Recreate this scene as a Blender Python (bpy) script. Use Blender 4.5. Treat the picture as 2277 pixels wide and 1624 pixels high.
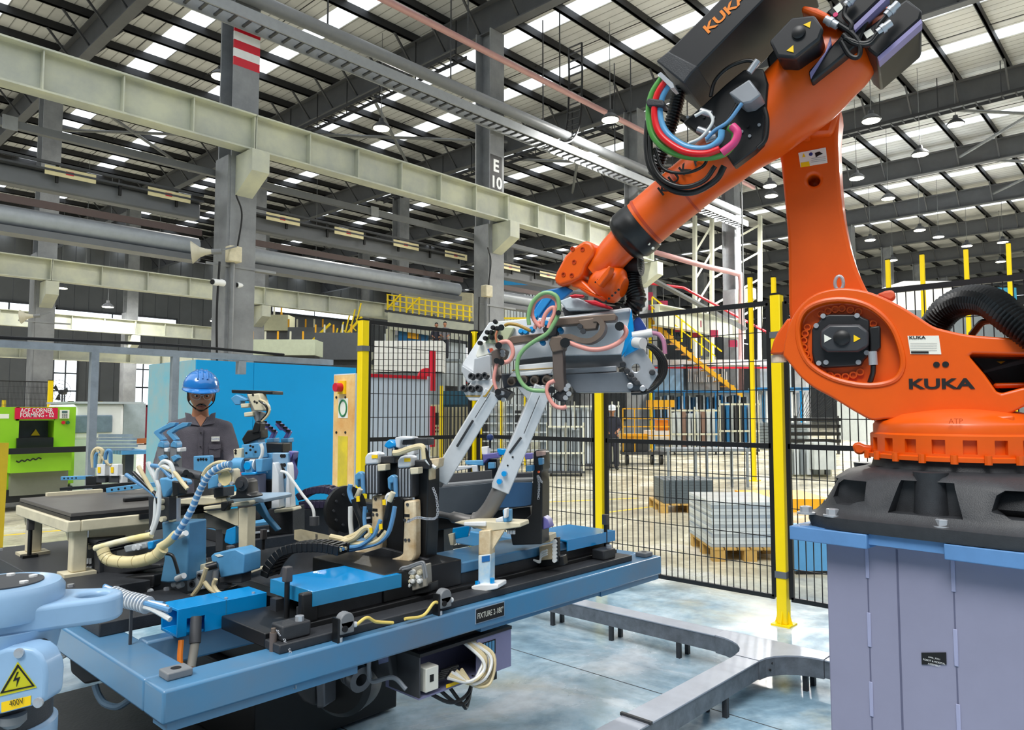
import bpy, bmesh, math, random
from mathutils import Vector, Matrix
random.seed(7)
S = bpy.context.scene
for _o in list(bpy.data.objects):
    bpy.data.objects.remove(_o)
COL = S.collection
# ---------------------------------------------------------------- camera, sky, exposure
FPX = 1627.0; CX = 1138.5; CY = 812.0; AZ = math.radians(42.9); PT = math.radians(3.62); CH = 1.45
cam = bpy.data.objects.new('camera', bpy.data.cameras.new('camera'))
COL.objects.link(cam)
cam.location = (0, 0, CH)
cam.rotation_euler = (math.pi/2 + PT, 0, AZ - math.pi/2)
cam.data.sensor_width = 36.0
cam.data.lens = 36.0*FPX/2277.0
cam.data.clip_start = 0.05; cam.data.clip_end = 400
S.camera = cam
w = bpy.data.worlds.new('sky'); S.world = w; w.use_nodes = True
w.node_tree.nodes['Background'].inputs[0].default_value = (0.92, 0.965, 1.0, 1)   # even overcast sky
w.node_tree.nodes['Background'].inputs[1].default_value = 1.15
sun = bpy.data.objects.new('sun', bpy.data.lights.new('sun', 'SUN')); COL.objects.link(sun)
sun.data.energy = 1.6; sun.data.angle = math.radians(25); sun.data.color = (1.0, 0.98, 0.94)
sun.rotation_euler = (math.radians(38), 0, math.radians(-75))
S.view_settings.view_transform = 'Standard'; S.view_settings.look = 'None'
S.view_settings.exposure = 0.55; S.view_settings.gamma = 1.0; S.view_settings.use_curve_mapping = False
try:
    S.cycles.max_bounces = 6; S.cycles.diffuse_bounces = 3; S.cycles.glossy_bounces = 3
    S.cycles.transmission_bounces = 4; S.cycles.transparent_max_bounces = 8
except Exception: pass
# ---------------------------------------------------------------- pixel -> place
FW = Vector((math.cos(AZ)*math.cos(PT), math.sin(AZ)*math.cos(PT), math.sin(PT)))
RT = Vector((math.sin(AZ), -math.cos(AZ), 0))
UP = RT.cross(FW)
FH = Vector((math.cos(AZ), math.sin(AZ), 0))
EYE = Vector((0, 0, CH)); ZZ = Vector((0, 0, 1)); XX = Vector((1, 0, 0)); YY = Vector((0, 1, 0))
def ray(px, py): return FW + RT*((px-CX)/FPX) - UP*((py-CY)/FPX)
def D(px, py, d): return EYE + ray(px, py)*d
def onZ(px, py, z): r = ray(px, py); return EYE + r*((z-CH)/r.z)
def onX(px, py, x): r = ray(px, py); return EYE + r*(x/r.x)
def onY(px, py, y): r = ray(px, py); return EYE + r*(y/r.y)
class Plane:
    """upright plane through a point; tilt = how far its left side turns away from the viewer"""
    def __init__(s, p, tilt):
        t = math.radians(tilt); s.p = p
        s.u = RT*math.cos(t) - FH*math.sin(t)          # to the right
        s.n = -RT*math.sin(t) - FH*math.cos(t)         # towards the viewer
    def __call__(s, px, py, off=0.0):
        r = ray(px, py); q = s.p + s.n*off
        return EYE + r*((q-EYE).dot(s.n)/r.dot(s.n))
def cr(ox, oy, sc):
    """points read off an enlarged crop back to photo pixels"""
    return lambda *pts: [(ox+x/sc, oy+y/sc) for x, y in pts]
# ---------------------------------------------------------------- materials
MATS = {}
def lin(c): return tuple(((v/255/12.92) if v <= 10.31 else ((v/255+0.055)/1.055)**2.4) for v in c)
def M(name, rgb, rough=0.5, metal=0.0, var=0.12, scale=6.0, bump=0.0, emit=0.0, rgb2=None, coat=0.0, alpha=1.0):
    if name in MATS: return MATS[name]
    m = bpy.data.materials.new(name); m.use_nodes = True
    nt = m.node_tree; b = nt.nodes['Principled BSDF']; L = nt.links.new
    c = lin(rgb); c2 = lin(rgb2) if rgb2 else tuple(v*(1-var) for v in c)
    b.inputs['Roughness'].default_value = rough; b.inputs['Metallic'].default_value = metal
    b.inputs['Coat Weight'].default_value = coat; b.inputs['Coat Roughness'].default_value = 0.12
    if emit:
        b.inputs['Base Color'].default_value = c+(1,)
        b.inputs['Emission Color'].default_value = c+(1,); b.inputs['Emission Strength'].default_value = emit
    else:
        tc = nt.nodes.new('ShaderNodeTexCoord'); nz = nt.nodes.new('ShaderNodeTexNoise')
        nz.inputs['Scale'].default_value = scale; nz.inputs['Detail'].default_value = 6; nz.inputs['Roughness'].default_value = 0.65
        L(tc.outputs['Object'], nz.inputs['Vector'])
        rp = nt.nodes.new('ShaderNodeValToRGB')
        rp.color_ramp.elements[0].position = 0.3; rp.color_ramp.elements[1].position = 0.68
        rp.color_ramp.elements[0].color = c2+(1,); rp.color_ramp.elements[1].color = c+(1,)
        L(nz.outputs['Fac'], rp.inputs['Fac']); L(rp.outputs['Color'], b.inputs['Base Color'])
        if bump:
            bp = nt.nodes.new('ShaderNodeBump'); bp.inputs['Strength'].default_value = bump; bp.inputs['Distance'].default_value = 0.01
            n2 = nt.nodes.new('ShaderNodeTexNoise'); n2.inputs['Scale'].default_value = scale*12; n2.inputs['Detail'].default_value = 3
            L(tc.outputs['Object'], n2.inputs['Vector']); L(n2.outputs['Fac'], bp.inputs['Height']); L(bp.outputs['Normal'], b.inputs['Normal'])
    if alpha < 1: b.inputs['Alpha'].default_value = alpha
    MATS[name] = m
    return m
# ---------------------------------------------------------------- mesh builder
ORG = {}
class MB:
    def __init__(s): s.v = []; s.f = []
    def add(s, vs, fs):
        n = len(s.v); s.v += [Vector(v) for v in vs]; s.f += [tuple(i+n for i in f) for f in fs]; return s
    def hexa(s, a, b):                                    # two quads (bottom, top), same order
        return s.add(list(a)+list(b), [(3,2,1,0),(4,5,6,7),(0,1,5,4),(1,2,6,5),(2,3,7,6),(3,0,4,7)])
    def box(s, x0, x1, y0, y1, z0, z1):
        x0, x1 = min(x0,x1), max(x0,x1); y0, y1 = min(y0,y1), max(y0,y1); z0, z1 = min(z0,z1), max(z0,z1)
        q = [(x0,y0),(x1,y0),(x1,y1),(x0,y1)]
        return s.hexa([(x,y,z0) for x,y in q], [(x,y,z1) for x,y in q])
    def obox(s, c, u, v, n, a, b, d):                     # centred box, half sizes a b d along u v n
        c = Vector(c); q = [(-1,-1),(1,-1),(1,1),(-1,1)]
        return s.hexa([c+u*a*i+v*b*j-n*d for i,j in q], [c+u*a*i+v*b*j+n*d for i,j in q])
    def bar(s, p, q, a, b=None, up=ZZ):                   # rectangular bar p->q, a wide, b deep
        p = Vector(p); q = Vector(q); b = b or a; d = (q-p).normalized()
        if abs(d.dot(up)) > 0.98: up = XX
        sd = d.cross(up).normalized(); u2 = sd.cross(d).normalized()
        return s.obox((p+q)/2, sd, u2, d, a/2, b/2, (q-p).length/2)
    def prism(s, pts, vec):                               # polygon pushed along vec
        pts = [Vector(p) for p in pts]; vec = Vector(vec); n = len(pts)
        nrm = Vector((0,0,0))
        for i in range(n): nrm += (pts[i]-pts[0]).cross(pts[(i+1)%n]-pts[0])
        if nrm.dot(vec) < 0: pts = pts[::-1]
        return s.add(pts+[p+vec for p in pts], [tuple(range(n-1,-1,-1)), tuple(range(n,2*n))]+[(i,(i+1)%n,n+(i+1)%n,n+i) for i in range(n)])
    def cyl(s, p, q, r, r2=None, n=14, caps=True):
        return s.tube([p, q], [r, r if r2 is None else r2], n, caps)
    def tube(s, path, r, n=8, caps=True, up=None):
        path = [Vector(p) for p in path]; k = len(path)
        rs = r if isinstance(r, (list, tuple)) else [r]*k
        base = len(s.v); prev = None
        for i in range(k):
            t = path[min(i+1,k-1)]-path[max(i-1,0)]
            if t.length < 1e-9: t = ZZ.copy()
            t.normalize()
            if prev is None:
                a = (up or (ZZ if abs(t.z) < 0.9 else XX)); prev = (a - t*a.dot(t)).normalized()
            else:
                prev = prev - t*prev.dot(t)
                prev = prev.normalized() if prev.length > 1e-6 else t.orthogonal().normalized()
            bb = t.cross(prev)
            for j in range(n):
                a = 2*math.pi*j/n
                s.v.append(path[i] + (prev*math.cos(a)+bb*math.sin(a))*rs[i])
        for i in range(k-1):
            for j in range(n):
                s.f.append((base+i*n+j, base+i*n+(j+1)%n, base+(i+1)*n+(j+1)%n, base+(i+1)*n+j))
        if caps:
            s.f.append(tuple(base+j for j in range(n-1,-1,-1))); s.f.append(tuple(base+(k-1)*n+j for j in range(n)))
        return s
    def lathe(s, o, axis, prof, n=28):                    # profile (radius, height) round axis
        o = Vector(o); axis = Vector(axis).normalized(); a = axis.orthogonal().normalized(); b = axis.cross(a); base = len(s.v)
        for r, h in prof:
            for j in range(n):
                t = 2*math.pi*j/n; s.v.append(o+axis*h+(a*math.cos(t)+b*math.sin(t))*r)
        k = len(prof)
        for i in range(k-1):
            for j in range(n):
                s.f.append((base+i*n+j, base+i*n+(j+1)%n, base+(i+1)*n+(j+1)%n, base+(i+1)*n+j))
        s.f.append(tuple(base+j for j in range(n-1,-1,-1))); s.f.append(tuple(base+(k-1)*n+j for j in range(n)))
        return s
    def rings(s, rings, caps=True):                       # loft closed rings of equal count
        n = len(rings[0]); base = len(s.v)
        for r in rings: s.v += [Vector(p) for p in r]
        for i in range(len(rings)-1):
            for j in range(n):
                s.f.append((base+i*n+j, base+i*n+(j+1)%n, base+(i+1)*n+(j+1)%n, base+(i+1)*n+j))
        if caps:
            s.f.append(tuple(base+j for j in range(n-1,-1,-1))); s.f.append(tuple(base+(len(rings)-1)*n+j for j in range(n)))
        return s
    def build(s, name, mat, parent=None, smooth=False, bevel=0.0, seg=2, sub=0, **kw):
        o0 = ORG.get(parent, Vector((0,0,0))) if parent else Vector((0,0,0))
        if parent is None:
            xs = [v.x for v in s.v]; ys = [v.y for v in s.v]; zs = [v.z for v in s.v]
            o0 = Vector(((min(xs)+max(xs))/2, (min(ys)+max(ys))/2, min(zs)))
        me = bpy.data.meshes.new(name)
        me.from_pydata([tuple(v-o0) for v in s.v], [], s.f)
        bm = bmesh.new(); bm.from_mesh(me); bmesh.ops.recalc_face_normals(bm, faces=bm.faces)
        if sub == 0 and not bevel:
            pass
        bm.to_mesh(me); bm.free()
        me.materials.append(mat)
        o = bpy.data.objects.new(name, me); COL.objects.link(o)
        if parent: o.parent = parent
        else: o.location = o0
        ORG[o] = o0
        if smooth:
            for p in me.polygons: p.use_smooth = True
            if not sub: me.set_sharp_from_angle(angle=math.radians(38))
        if bevel:
            md = o.modifiers.new('bevel', 'BEVEL'); md.width = bevel; md.segments = seg; md.limit_method = 'ANGLE'; md.angle_limit = math.radians(40)
            for p in me.polygons: p.use_smooth = True
            me.set_sharp_from_angle(angle=math.radians(75))
            md.harden_normals = False
        if sub:
            md = o.modifiers.new('sub', 'SUBSURF'); md.levels = sub; md.render_levels = sub
            for p in me.polygons: p.use_smooth = True
        for k_, v_ in kw.items(): o[k_] = v_
        return o
def thing(name, label, cat, loc=(0,0,0), group=None, kind=None):
    o = bpy.data.objects.new(name, None); COL.objects.link(o); o.location = loc; o.empty_display_size = 0.1
    o['label'] = label; o['category'] = cat; ORG[o] = Vector(loc)
    if group: o['group'] = group
    if kind: o['kind'] = kind
    return o
def tag(o, label, cat, group=None):
    o['label'] = label; o['category'] = cat
    if group: o['group'] = group
    return o
def dup(root, loc, label=None, rot=None):
    r = root.copy(); COL.objects.link(r); r.location = loc
    if rot: r.rotation_euler = rot
    if label: r['label'] = label
    for ch in root.children:
        c = ch.copy(); COL.objects.link(c); c.parent = r
        for g in ch.children:
            d = g.copy(); COL.objects.link(d); d.parent = c
    ORG[r] = Vector(loc)
    return r
def spline(pts, k=8):
    """smooth curve through the points"""
    P = [Vector(p) for p in pts]; P = [P[0]*2-P[1]]+P+[P[-1]*2-P[-2]]; out = []
    for i in range(1, len(P)-2):
        for j in range(k):
            t = j/k; a, b, c, d = P[i-1], P[i], P[i+1], P[i+2]
            out.append(0.5*((2*b)+(c-a)*t+(2*a-5*b+4*c-d)*t*t+(3*b-a-3*c+d)*t**3))
    out.append(P[-2]); return out
def text(body, p, u, v, h, mat, parent, name='lettering', width=None, bold=0.0, align='LEFT', th=0.0008):
    cu = bpy.data.curves.new('lettering', 'FONT'); cu.body = body; cu.size = 1.0; cu.offset = bold; cu.align_x = align; cu.resolution_u = 3
    ob = bpy.data.objects.new('lettering_tmp', cu); COL.objects.link(ob)
    dg = bpy.context.evaluated_depsgraph_get(); me = bpy.data.meshes.new_from_object(ob.evaluated_get(dg))
    bpy.data.objects.remove(ob)
    xs = [q.co.x for q in me.vertices]; ys = [q.co.y for q in me.vertices]
    x0, x1, y0, y1 = min(xs), max(xs), min(ys), max(ys)
    sy = h/(y1-y0); sx = (width/(x1-x0)) if width else sy
    u = Vector(u).normalized(); v = Vector(v).normalized(); n = u.cross(v).normalized()
    p = Vector(p); mb = MB()
    mb.add([p+u*((q.co.x-x0)*sx)+v*((q.co.y-y0)*sy)+n*th for q in me.vertices], [tuple(f.vertices) for f in me.polygons])
    o0 = ORG[parent]; m2 = bpy.data.meshes.new(name); m2.from_pydata([tuple(q-o0) for q in mb.v], [], mb.f); m2.materials.append(mat)
    bpy.data.meshes.remove(me)
    o = bpy.data.objects.new(name, m2); COL.objects.link(o); o.parent = parent; ORG[o] = o0
    return o
# ---------------------------------------------------------------- shared materials
m_orange = M('orange_paint', (232,92,4), 0.38, var=0.10, scale=5, coat=0.1)
m_black = M('black_plastic', (24,25,27), 0.42, var=0.25, scale=20)
m_dark = M('dark_casting', (52,54,58), 0.5, var=0.3, scale=25, bump=0.15)
m_steel = M('machined_steel', (196,200,206), 0.32, 0.45, var=0.2, scale=9)
m_alu = M('aluminium', (222,226,230), 0.38, 0.12, var=0.15, scale=12)
m_bronze = M('brown_bus_bar', (128,112,100), 0.45, 0.35, var=0.2, scale=10)
m_blue = M('blue_cover_paint', (6,150,222), 0.22, var=0.08, scale=3, coat=0.4)
m_frame = M('blue_frame_paint', (36,136,190), 0.3, var=0.22, scale=0.8, rgb2=(106,124,142), coat=0.25)
m_lblue = M('light_blue_paint', (92,160,206), 0.4, var=0.2, scale=8)
m_lav = M('lavender_grey_paint', (143,144,168), 0.5, var=0.1, scale=3)
m_cream = M('cream_paint', (226,216,186), 0.5, var=0.22, scale=9)
m_white = M('white_paint', (236,238,238), 0.45, var=0.08, scale=6)
m_yellow = M('yellow_paint', (255,222,0), 0.4, var=0.05)
m_grey = M('grey_paint', (128,131,134), 0.5, var=0.2)
m_dgrey = M('dark_grey_paint', (70,72,76), 0.5, var=0.25)
m_hose_c = M('cream_hose', (222,206,164), 0.45, var=0.18, scale=12)
m_hose_b = M('blue_hose', (96,150,196), 0.4, var=0.15)
m_hose_w = M('white_hose', (226,228,226), 0.4, var=0.12)
m_hose_p = M('pink_hose', (236,160,148), 0.35, var=0.12)
m_hose_g = M('green_hose', (132,178,120), 0.35, var=0.12)
m_rubber = M('black_rubber', (18,19,20), 0.38, var=0.2)
m_red = M('red_paint', (206,24,46), 0.4, var=0.06)
m_glow = M('lamp_glow', (255,250,225), 0.4, emit=7.0)
m_ink = M('black_ink', (10,10,12), 0.6, var=0.0)
m_sticker = M('white_sticker', (240,240,228), 0.5, var=0.04)
m_wy = M('warning_yellow', (255,210,0), 0.5, var=0.03)
# ================================================================ the hall
XC = [7.57+8*i for i in range(13)]                      # column / rafter lines
ROWS = [15.4, 29.8, 44.2]
def floor_mat():
    m = bpy.data.materials.new('floor_concrete'); m.use_nodes = True; nt = m.node_tree; L = nt.links.new; b = nt.nodes['Principled BSDF']
    ge = nt.nodes.new('ShaderNodeNewGeometry'); sp = nt.nodes.new('ShaderNodeSeparateXYZ'); L(ge.outputs['Position'], sp.inputs[0])
    def noise(sc, det=8, w=0.0, dis=0.0):
        n = nt.nodes.new('ShaderNodeTexNoise'); n.inputs['Scale'].default_value = sc; n.inputs['Detail'].default_value = det; n.inputs['Roughness'].default_value = 0.62; n.inputs['Distortion'].default_value = dis
        mp = nt.nodes.new('ShaderNodeMapping'); mp.inputs['Location'].default_value = (w, w*2, 0); L(ge.outputs['Position'], mp.inputs[0]); L(mp.outputs[0], n.inputs['Vector']); return n
    def ramp(src, stops):
        r = nt.nodes.new('ShaderNodeValToRGB'); e = r.color_ramp.elements
        while len(e) < len(stops): e.new(0.5)
        for i, (p, c) in enumerate(stops): e[i].position = p; e[i].color = (lin(c)+(1,)) if len(c) == 3 else c
        L(src, r.inputs[0]); return r
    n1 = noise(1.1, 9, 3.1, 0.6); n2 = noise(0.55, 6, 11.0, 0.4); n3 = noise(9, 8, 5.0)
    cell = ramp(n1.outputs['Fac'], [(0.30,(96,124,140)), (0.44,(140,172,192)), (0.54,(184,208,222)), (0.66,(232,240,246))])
    beige = ramp(n2.outputs['Fac'], [(0.56,(0,0,0,1)), (0.70,(0.75,0.75,0.75,1))])
    mx = nt.nodes.new('ShaderNodeMix'); mx.data_type = 'RGBA'; L(beige.outputs[0], mx.inputs[0]); L(cell.outputs[0], mx.inputs[6]); mx.inputs[7].default_value = lin((196,184,140))+(1,)
    hall = ramp(n1.outputs['Fac'], [(0.3,(176,170,150)), (0.55,(220,212,184)), (0.7,(232,230,220))])
    # the cell floor is sealed grey-blue, the hall floor beyond the fence is cream
    ax = nt.nodes.new('ShaderNodeMath'); ax.operation = 'ADD'; L(sp.outputs['X'], ax.inputs[0])
    sc = nt.nodes.new('ShaderNodeMath'); sc.operation = 'MULTIPLY'; L(n2.outputs['Fac'], sc.inputs[0]); sc.inputs[1].default_value = 2.2; L(sc.outputs[0], ax.inputs[1])
    mr = nt.nodes.new('ShaderNodeMapRange'); L(ax.outputs[0], mr.inputs[0]); mr.inputs[1].default_value = 6.3; mr.inputs[2].default_value = 7.2
    ay = nt.nodes.new('ShaderNodeMath'); ay.operation = 'ADD'; L(sp.outputs['Y'], ay.inputs[0]); L(sc.outputs[0], ay.inputs[1])
    mr2 = nt.nodes.new('ShaderNodeMapRange'); L(ay.outputs[0], mr2.inputs[0]); mr2.inputs[1].default_value = 6.4; mr2.inputs[2].default_value = 7.4
    mm = nt.nodes.new('ShaderNodeMath'); mm.operation = 'MAXIMUM'; L(mr.outputs[0], mm.inputs[0]); L(mr2.outputs[0], mm.inputs[1])
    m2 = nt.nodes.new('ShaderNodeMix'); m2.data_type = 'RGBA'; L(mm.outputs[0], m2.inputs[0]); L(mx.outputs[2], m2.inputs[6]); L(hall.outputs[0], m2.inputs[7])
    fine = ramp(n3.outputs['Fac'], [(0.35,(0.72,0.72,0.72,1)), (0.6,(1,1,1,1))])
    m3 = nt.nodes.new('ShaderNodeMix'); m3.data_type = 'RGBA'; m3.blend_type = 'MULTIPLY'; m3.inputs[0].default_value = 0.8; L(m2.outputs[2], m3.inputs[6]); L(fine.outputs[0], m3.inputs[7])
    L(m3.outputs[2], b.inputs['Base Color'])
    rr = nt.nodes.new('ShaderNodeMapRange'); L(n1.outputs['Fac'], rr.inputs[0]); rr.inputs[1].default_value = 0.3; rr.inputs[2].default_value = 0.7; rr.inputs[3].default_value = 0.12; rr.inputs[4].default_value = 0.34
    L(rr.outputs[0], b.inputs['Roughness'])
    return m
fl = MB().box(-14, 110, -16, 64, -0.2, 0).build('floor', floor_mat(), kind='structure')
# slab joints sawn into the cell floor
m_joint = M('floor_joint', (58,62,66), 0.8)
for p, q in (((2.0, 1.55), (2.0, 4.4)), ((3.35, -0.4), (3.35, 3.9)), ((0.4, 1.0), (4.6, 1.0)), ((4.35, -1.0), (4.35, 4.6))):
    MB().bar((p[0], p[1], 0.0005), (q[0], q[1], 0.0005), 0.006, 0.001).build('floor_joint', m_joint, fl)
# painted lane lines
m_lane = M('yellow_lane_paint', (238,205,60), 0.5, var=0.2)
for p, q in ((onZ(0,1192,0), onZ(470,1150,0)), (onZ(1150,1120,0), onZ(1420,1108,0)), (onZ(1350,1140,0), onZ(1600,1108,0))):
    MB().bar(p+ZZ*0.001, q+ZZ*0.001, 0.07, 0.002).build('lane_line', m_lane, fl)
# ---- roof
m_sheet = bpy.data.materials.new('roof_sheet'); m_sheet.use_nodes = True
def _sheet():
    nt = m_sheet.node_tree; b = nt.nodes['Principled BSDF']; L = nt.links.new
    ge = nt.nodes.new('ShaderNodeNewGeometry'); wv = nt.nodes.new('ShaderNodeTexWave'); wv.bands_direction = 'X'; wv.wave_profile = 'SAW'; wv.inputs['Scale'].default_value = 0.9
    wv.inputs['Distortion'].default_value = 0
    nz = nt.nodes.new('ShaderNodeTexNoise'); nz.inputs['Scale'].default_value = 0.8; nz.inputs['Detail'].default_value = 5
    L(ge.outputs['Position'], wv.inputs['Vector']); L(ge.outputs['Position'], nz.inputs['Vector'])
    rp = nt.nodes.new('ShaderNodeValToRGB'); e = rp.color_ramp.elements; e[0].position = 0.0; e[0].color = lin((96,98,100))+(1,); e[1].position = 0.14; e[1].color = lin((232,234,236))+(1,)
    L(wv.outputs['Fac'], rp.inputs[0])
    mx = nt.nodes.new('ShaderNodeMix'); mx.data_type = 'RGBA'; mx.blend_type = 'MULTIPLY'; mx.inputs[0].default_value = 0.5
    L(rp.outputs[0], mx.inputs[6]); L(nz.outputs['Fac'], mx.inputs[7]); L(mx.outputs[2], b.inputs['Base Color'])
    b.inputs['Roughness'].default_value = 0.55
_sheet()
ZR = 14.35; SW = 0.8
def ystart(x): return 9.0 if x < 10 else (-14.0 if x > 22 else 2.0)
roof = MB(); strips = []
for i, x in enumerate([-0.43]+XC[:-1]):
    ya = ystart(x+4)
    s1, s2 = x+2.1, x+5.2
    for a, b in ((x, s1), (s1+SW, s2), (s2+SW, x+8)):
        roof.box(a, b, ya, 63, ZR, ZR+0.06)
    for s_ in (s1, s2):
        for yb, ye in ((ya, 15.4), (15.4, 29.8), (29.8, 44.2), (44.2, 63)): strips.append((s_, yb, ye))
ceil = roof.build('ceiling', m_sheet, kind='structure')
m_sky = bpy.data.materials.new('translucent_sheet'); m_sky.use_nodes = True
_nt = m_sky.node_tree; _tr = _nt.nodes.new('ShaderNodeBsdfTranslucent'); _tr.inputs[0].default_value = (0.93, 0.97, 1.0, 1)
_nt.links.new(_tr.outputs[0], _nt.nodes['Material Output'].inputs[0])
for s_, yb, ye in strips:
    MB().add([(s_,yb,ZR+0.02),(s_+SW,yb,ZR+0.02),(s_+SW,ye,ZR+0.02),(s_,ye,ZR+0.02)], [(0,1,2,3)]).build('skylight_panel', m_sky, ceil)
m_purl = M('purlin_paint', (40,41,45), 0.6, var=0.2)
m_raft = M('rafter_paint', (92,94,98), 0.55, var=0.2, scale=1.5)
y = -13.4
while y < 62:
    x0 = 22.0 if y < 2 else (8.0 if y < 9 else -0.4)
    MB().box(x0, 103, y-0.035, y+0.035, ZR-0.28, ZR).box(x0, 103, y-0.035, y+0.06, ZR-0.28, ZR-0.25).build('purlin', m_purl, ceil)
    y += 1.62
for i, x in enumerate(XC):
    ya = ystart(x+2)
    b = MB().box(x-0.012, x+0.012, ya, 62.5, 13.1, 13.98).box(x-0.16, x+0.16, ya, 62.5, 13.05, 13.09).box(x-0.16, x+0.16, ya, 62.5, 13.98, 14.03)
    r = b.build('rafter', m_raft, ceil)
    br = MB(); y = -13.4
    while y < 62:
        if y > ya:
            for sg in (-1, 1): br.bar((x+sg*0.9, y, ZR-0.26), (x+sg*0.05, y, 13.12), 0.06, 0.06)
        y += 1.62
    br.build('fly_brace', M('brace_paint', (70,72,76), 0.6), r, kind='stuff')
# bracing rods and the sag rods between purlins
br = MB()
for x in [-0.43]+XC[:-1]:
    ya = ystart(x+4)
    for fx in (2.75, 5.35): br.bar((x+fx-1.0, ya, ZR-0.14), (x+fx-1.0, 62, ZR-0.14), 0.022)
br.build('sag_rod', m_purl, ceil, kind='stuff')
for (x, y0) in ((31.57, -6), (31.57, 1.0), (15.57, 22.0), (7.57, 29.8), (23.57, 18), (39.57, 1.0)):
    MB().cyl((x+0.2, y0, 13.5), (x+7.8, y0+6.6, 13.5), 0.07, n=8).cyl((x+7.8, y0, 13.5), (x+0.2, y0+6.6, 13.5), 0.07, n=8).build('wind_brace', m_grey, ceil)
# ---- columns
m_col = M('column_paint', (150,153,156), 0.5, var=0.25, scale=1.2, rgb2=(116,118,122))
m_gird = M('girder_paint', (206,208,184), 0.5, var=0.2, scale=0.8, rgb2=(168,172,166))
BZ = [7.02, 5.96, 5.71]
def column(x, y, i, j):
    bz = BZ[j]
    t = thing('steel_column', '', 'column', (x, y, 0), 'roof columns')
    MB().box(x-0.30, x+0.30, y-0.32, y-0.28, 0, 13.05).build('flange', m_col, t)
    MB().box(x-0.30, x+0.30, y+0.28, y+0.32, 0, 13.05).build('flange', m_col, t)
    MB().box(x-0.02, x+0.02, y-0.28, y+0.28, 0, 13.05).build('web', m_col, t)
    # lower box stem and crane bracket
    MB().box(x-0.36, x-0.30, y-0.30, y+0.30, 0, 7.02).build('stem_plate', m_col, t)
    MB().prism([(x-0.2, y-0.32, bz), (x-0.2, y-1.05, bz), (x-0.2, y-1.05, bz-0.47), (x-0.2, y-0.32, bz-0.87)], (0.4, 0, 0)).build('crane_bracket', m_gird, t)
    MB().box(x-0.8, x+0.8, y-0.34, y-0.30, 4.55, 4.6).build('splice_plate', m_col, t)
    return t
cols = {}
for j, y in enumerate(ROWS):
    for i, x in enumerate(XC[:10 if j == 0 else 7]):
        cols[i, j] = column(x, y, i, j)
cols[0,0]['label'] = 'grey steel column with red and white bands behind the blue cabinet'
cols[1,0]['label'] = 'grey steel column numbered E 10 beside the raised robot gripper'
cols[2,0]['label'] = 'grey steel column rising behind the robot forearm and cable carrier'
cols[3,0]['label'] = 'pale steel column between the robot forearm and its link arm'
for (i, j), t in cols.items():
    if not t['label']:
        t['label'] = ['distant steel column in line with the column numbered E 10', 'steel column in the second row, beyond the banded column', 'steel column in the farthest row, close to the end wall'][j]
        t['group'] = ['far columns of the first row', 'columns of the second row', 'columns of the third row'][j]
# red / white bands, number plate, horn speaker, boxes and conduit on the columns
t = cols[0,0]; x, y = XC[0], ROWS[0]
for k in range(5):
    MB().box(x-0.305, x+0.305, y-0.323, y-0.320, 9.05+k*0.19, 9.24+k*0.19).build('paint_band', m_red if k % 2 == 0 else m_white, t)
    MB().box(x-0.305, x-0.302, y-0.32, y-0.28, 9.05+k*0.19, 9.24+k*0.19).build('paint_band', m_red if k % 2 == 0 else m_white, t)
t = cols[1,0]; x, y = XC[1], ROWS[0]
MB().box(x-0.30, x+0.20, y-0.325, y-0.321, 8.05, 9.15).build('number_plate', m_ink, t)
text('E', (x-0.16, y-0.326, 8.65), XX, ZZ, 0.38, m_white, t, bold=0.03)
text('10', (x-0.20, y-0.326, 8.14), XX, ZZ, 0.38, m_white, t, bold=0.03)
for (i, px, py) in ((0, 520, 566), (1, 1083, 648)):
    p = onY(px, py, ROWS[0]-0.45); t = cols[i,0]
    MB().box(p.x-0.14, p.x+0.14, p.y-0.1, p.y+0.12, p.z-0.17, p.z+0.17).build('junction_box', m_cream, t, bevel=0.02)
    MB().cyl((p.x, p.y+0.05, 1.2), (p.x, p.y+0.05, p.z-0.17), 0.05, n=8).build('conduit', m_grey, t)
    MB().tube(spline([(p.x+0.1, p.y+0.05, p.z+0.17), (p.x+0.16, p.y, p.z+0.9), (p.x+0.02, p.y, p.z+1.3)]), 0.02, 6).build('cable', m_black, t)
    MB().tube(spline([(p.x-0.3, p.y+0.02, p.z-0.2), (p.x-0.34, p.y, p.z-1.4), (p.x-0.28, p.y, p.z-3.0)]), 0.025, 6).build('cable', m_black, t)
hs = thing('horn_speaker', 'pale horn loudspeaker fixed to the banded steel column', 'speaker', onY(470, 560, ROWS[0]-0.4))
p = ORG[hs]; ax = (-RT*0.92-ZZ*0.1-FH*0.3).normalized()
MB().lathe(p, ax, [(0.05,0),(0.07,0.12),(0.12,0.25),(0.2,0.36),(0.24,0.38),(0.22,0.36),(0.09,0.2),(0.02,0.15)], 20).build('horn', M('horn_paint', (205,200,180), 0.5), hs, smooth=True)
MB().cyl(p, p-ax*0.2, 0.06, n=10).bar(p-ax*0.1, p-ax*0.5+ZZ*0.1, 0.03).build('driver', m_grey, hs)
hs2 = dup(hs, onY(75, 703, ROWS[1]-1.2), 'small horn loudspeaker on the column of the second row')
# cameras on the columns
for (px, py, yy, lab) in ((497, 630, 15.0, 'white bullet camera on the flange side of the banded column'), (548, 637, 15.2, 'white bullet camera beside the conduit of the banded column')):
    c = thing('security_camera', lab, 'camera', onY(px, py, yy)); p = ORG[c]
    MB().cyl(p, p+Vector((-0.28,-0.1,-0.02)), 0.07, n=12).build('body', m_white, c, smooth=True)
    MB().cyl(p+Vector((-0.28,-0.1,-0.02)), p+Vector((-0.3,-0.107,-0.02)), 0.055, n=12).build('lens', m_ink, c)
    MB().bar(p, p+Vector((0.05,0.2,0.1)), 0.05).build('mount', m_white, c)
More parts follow.
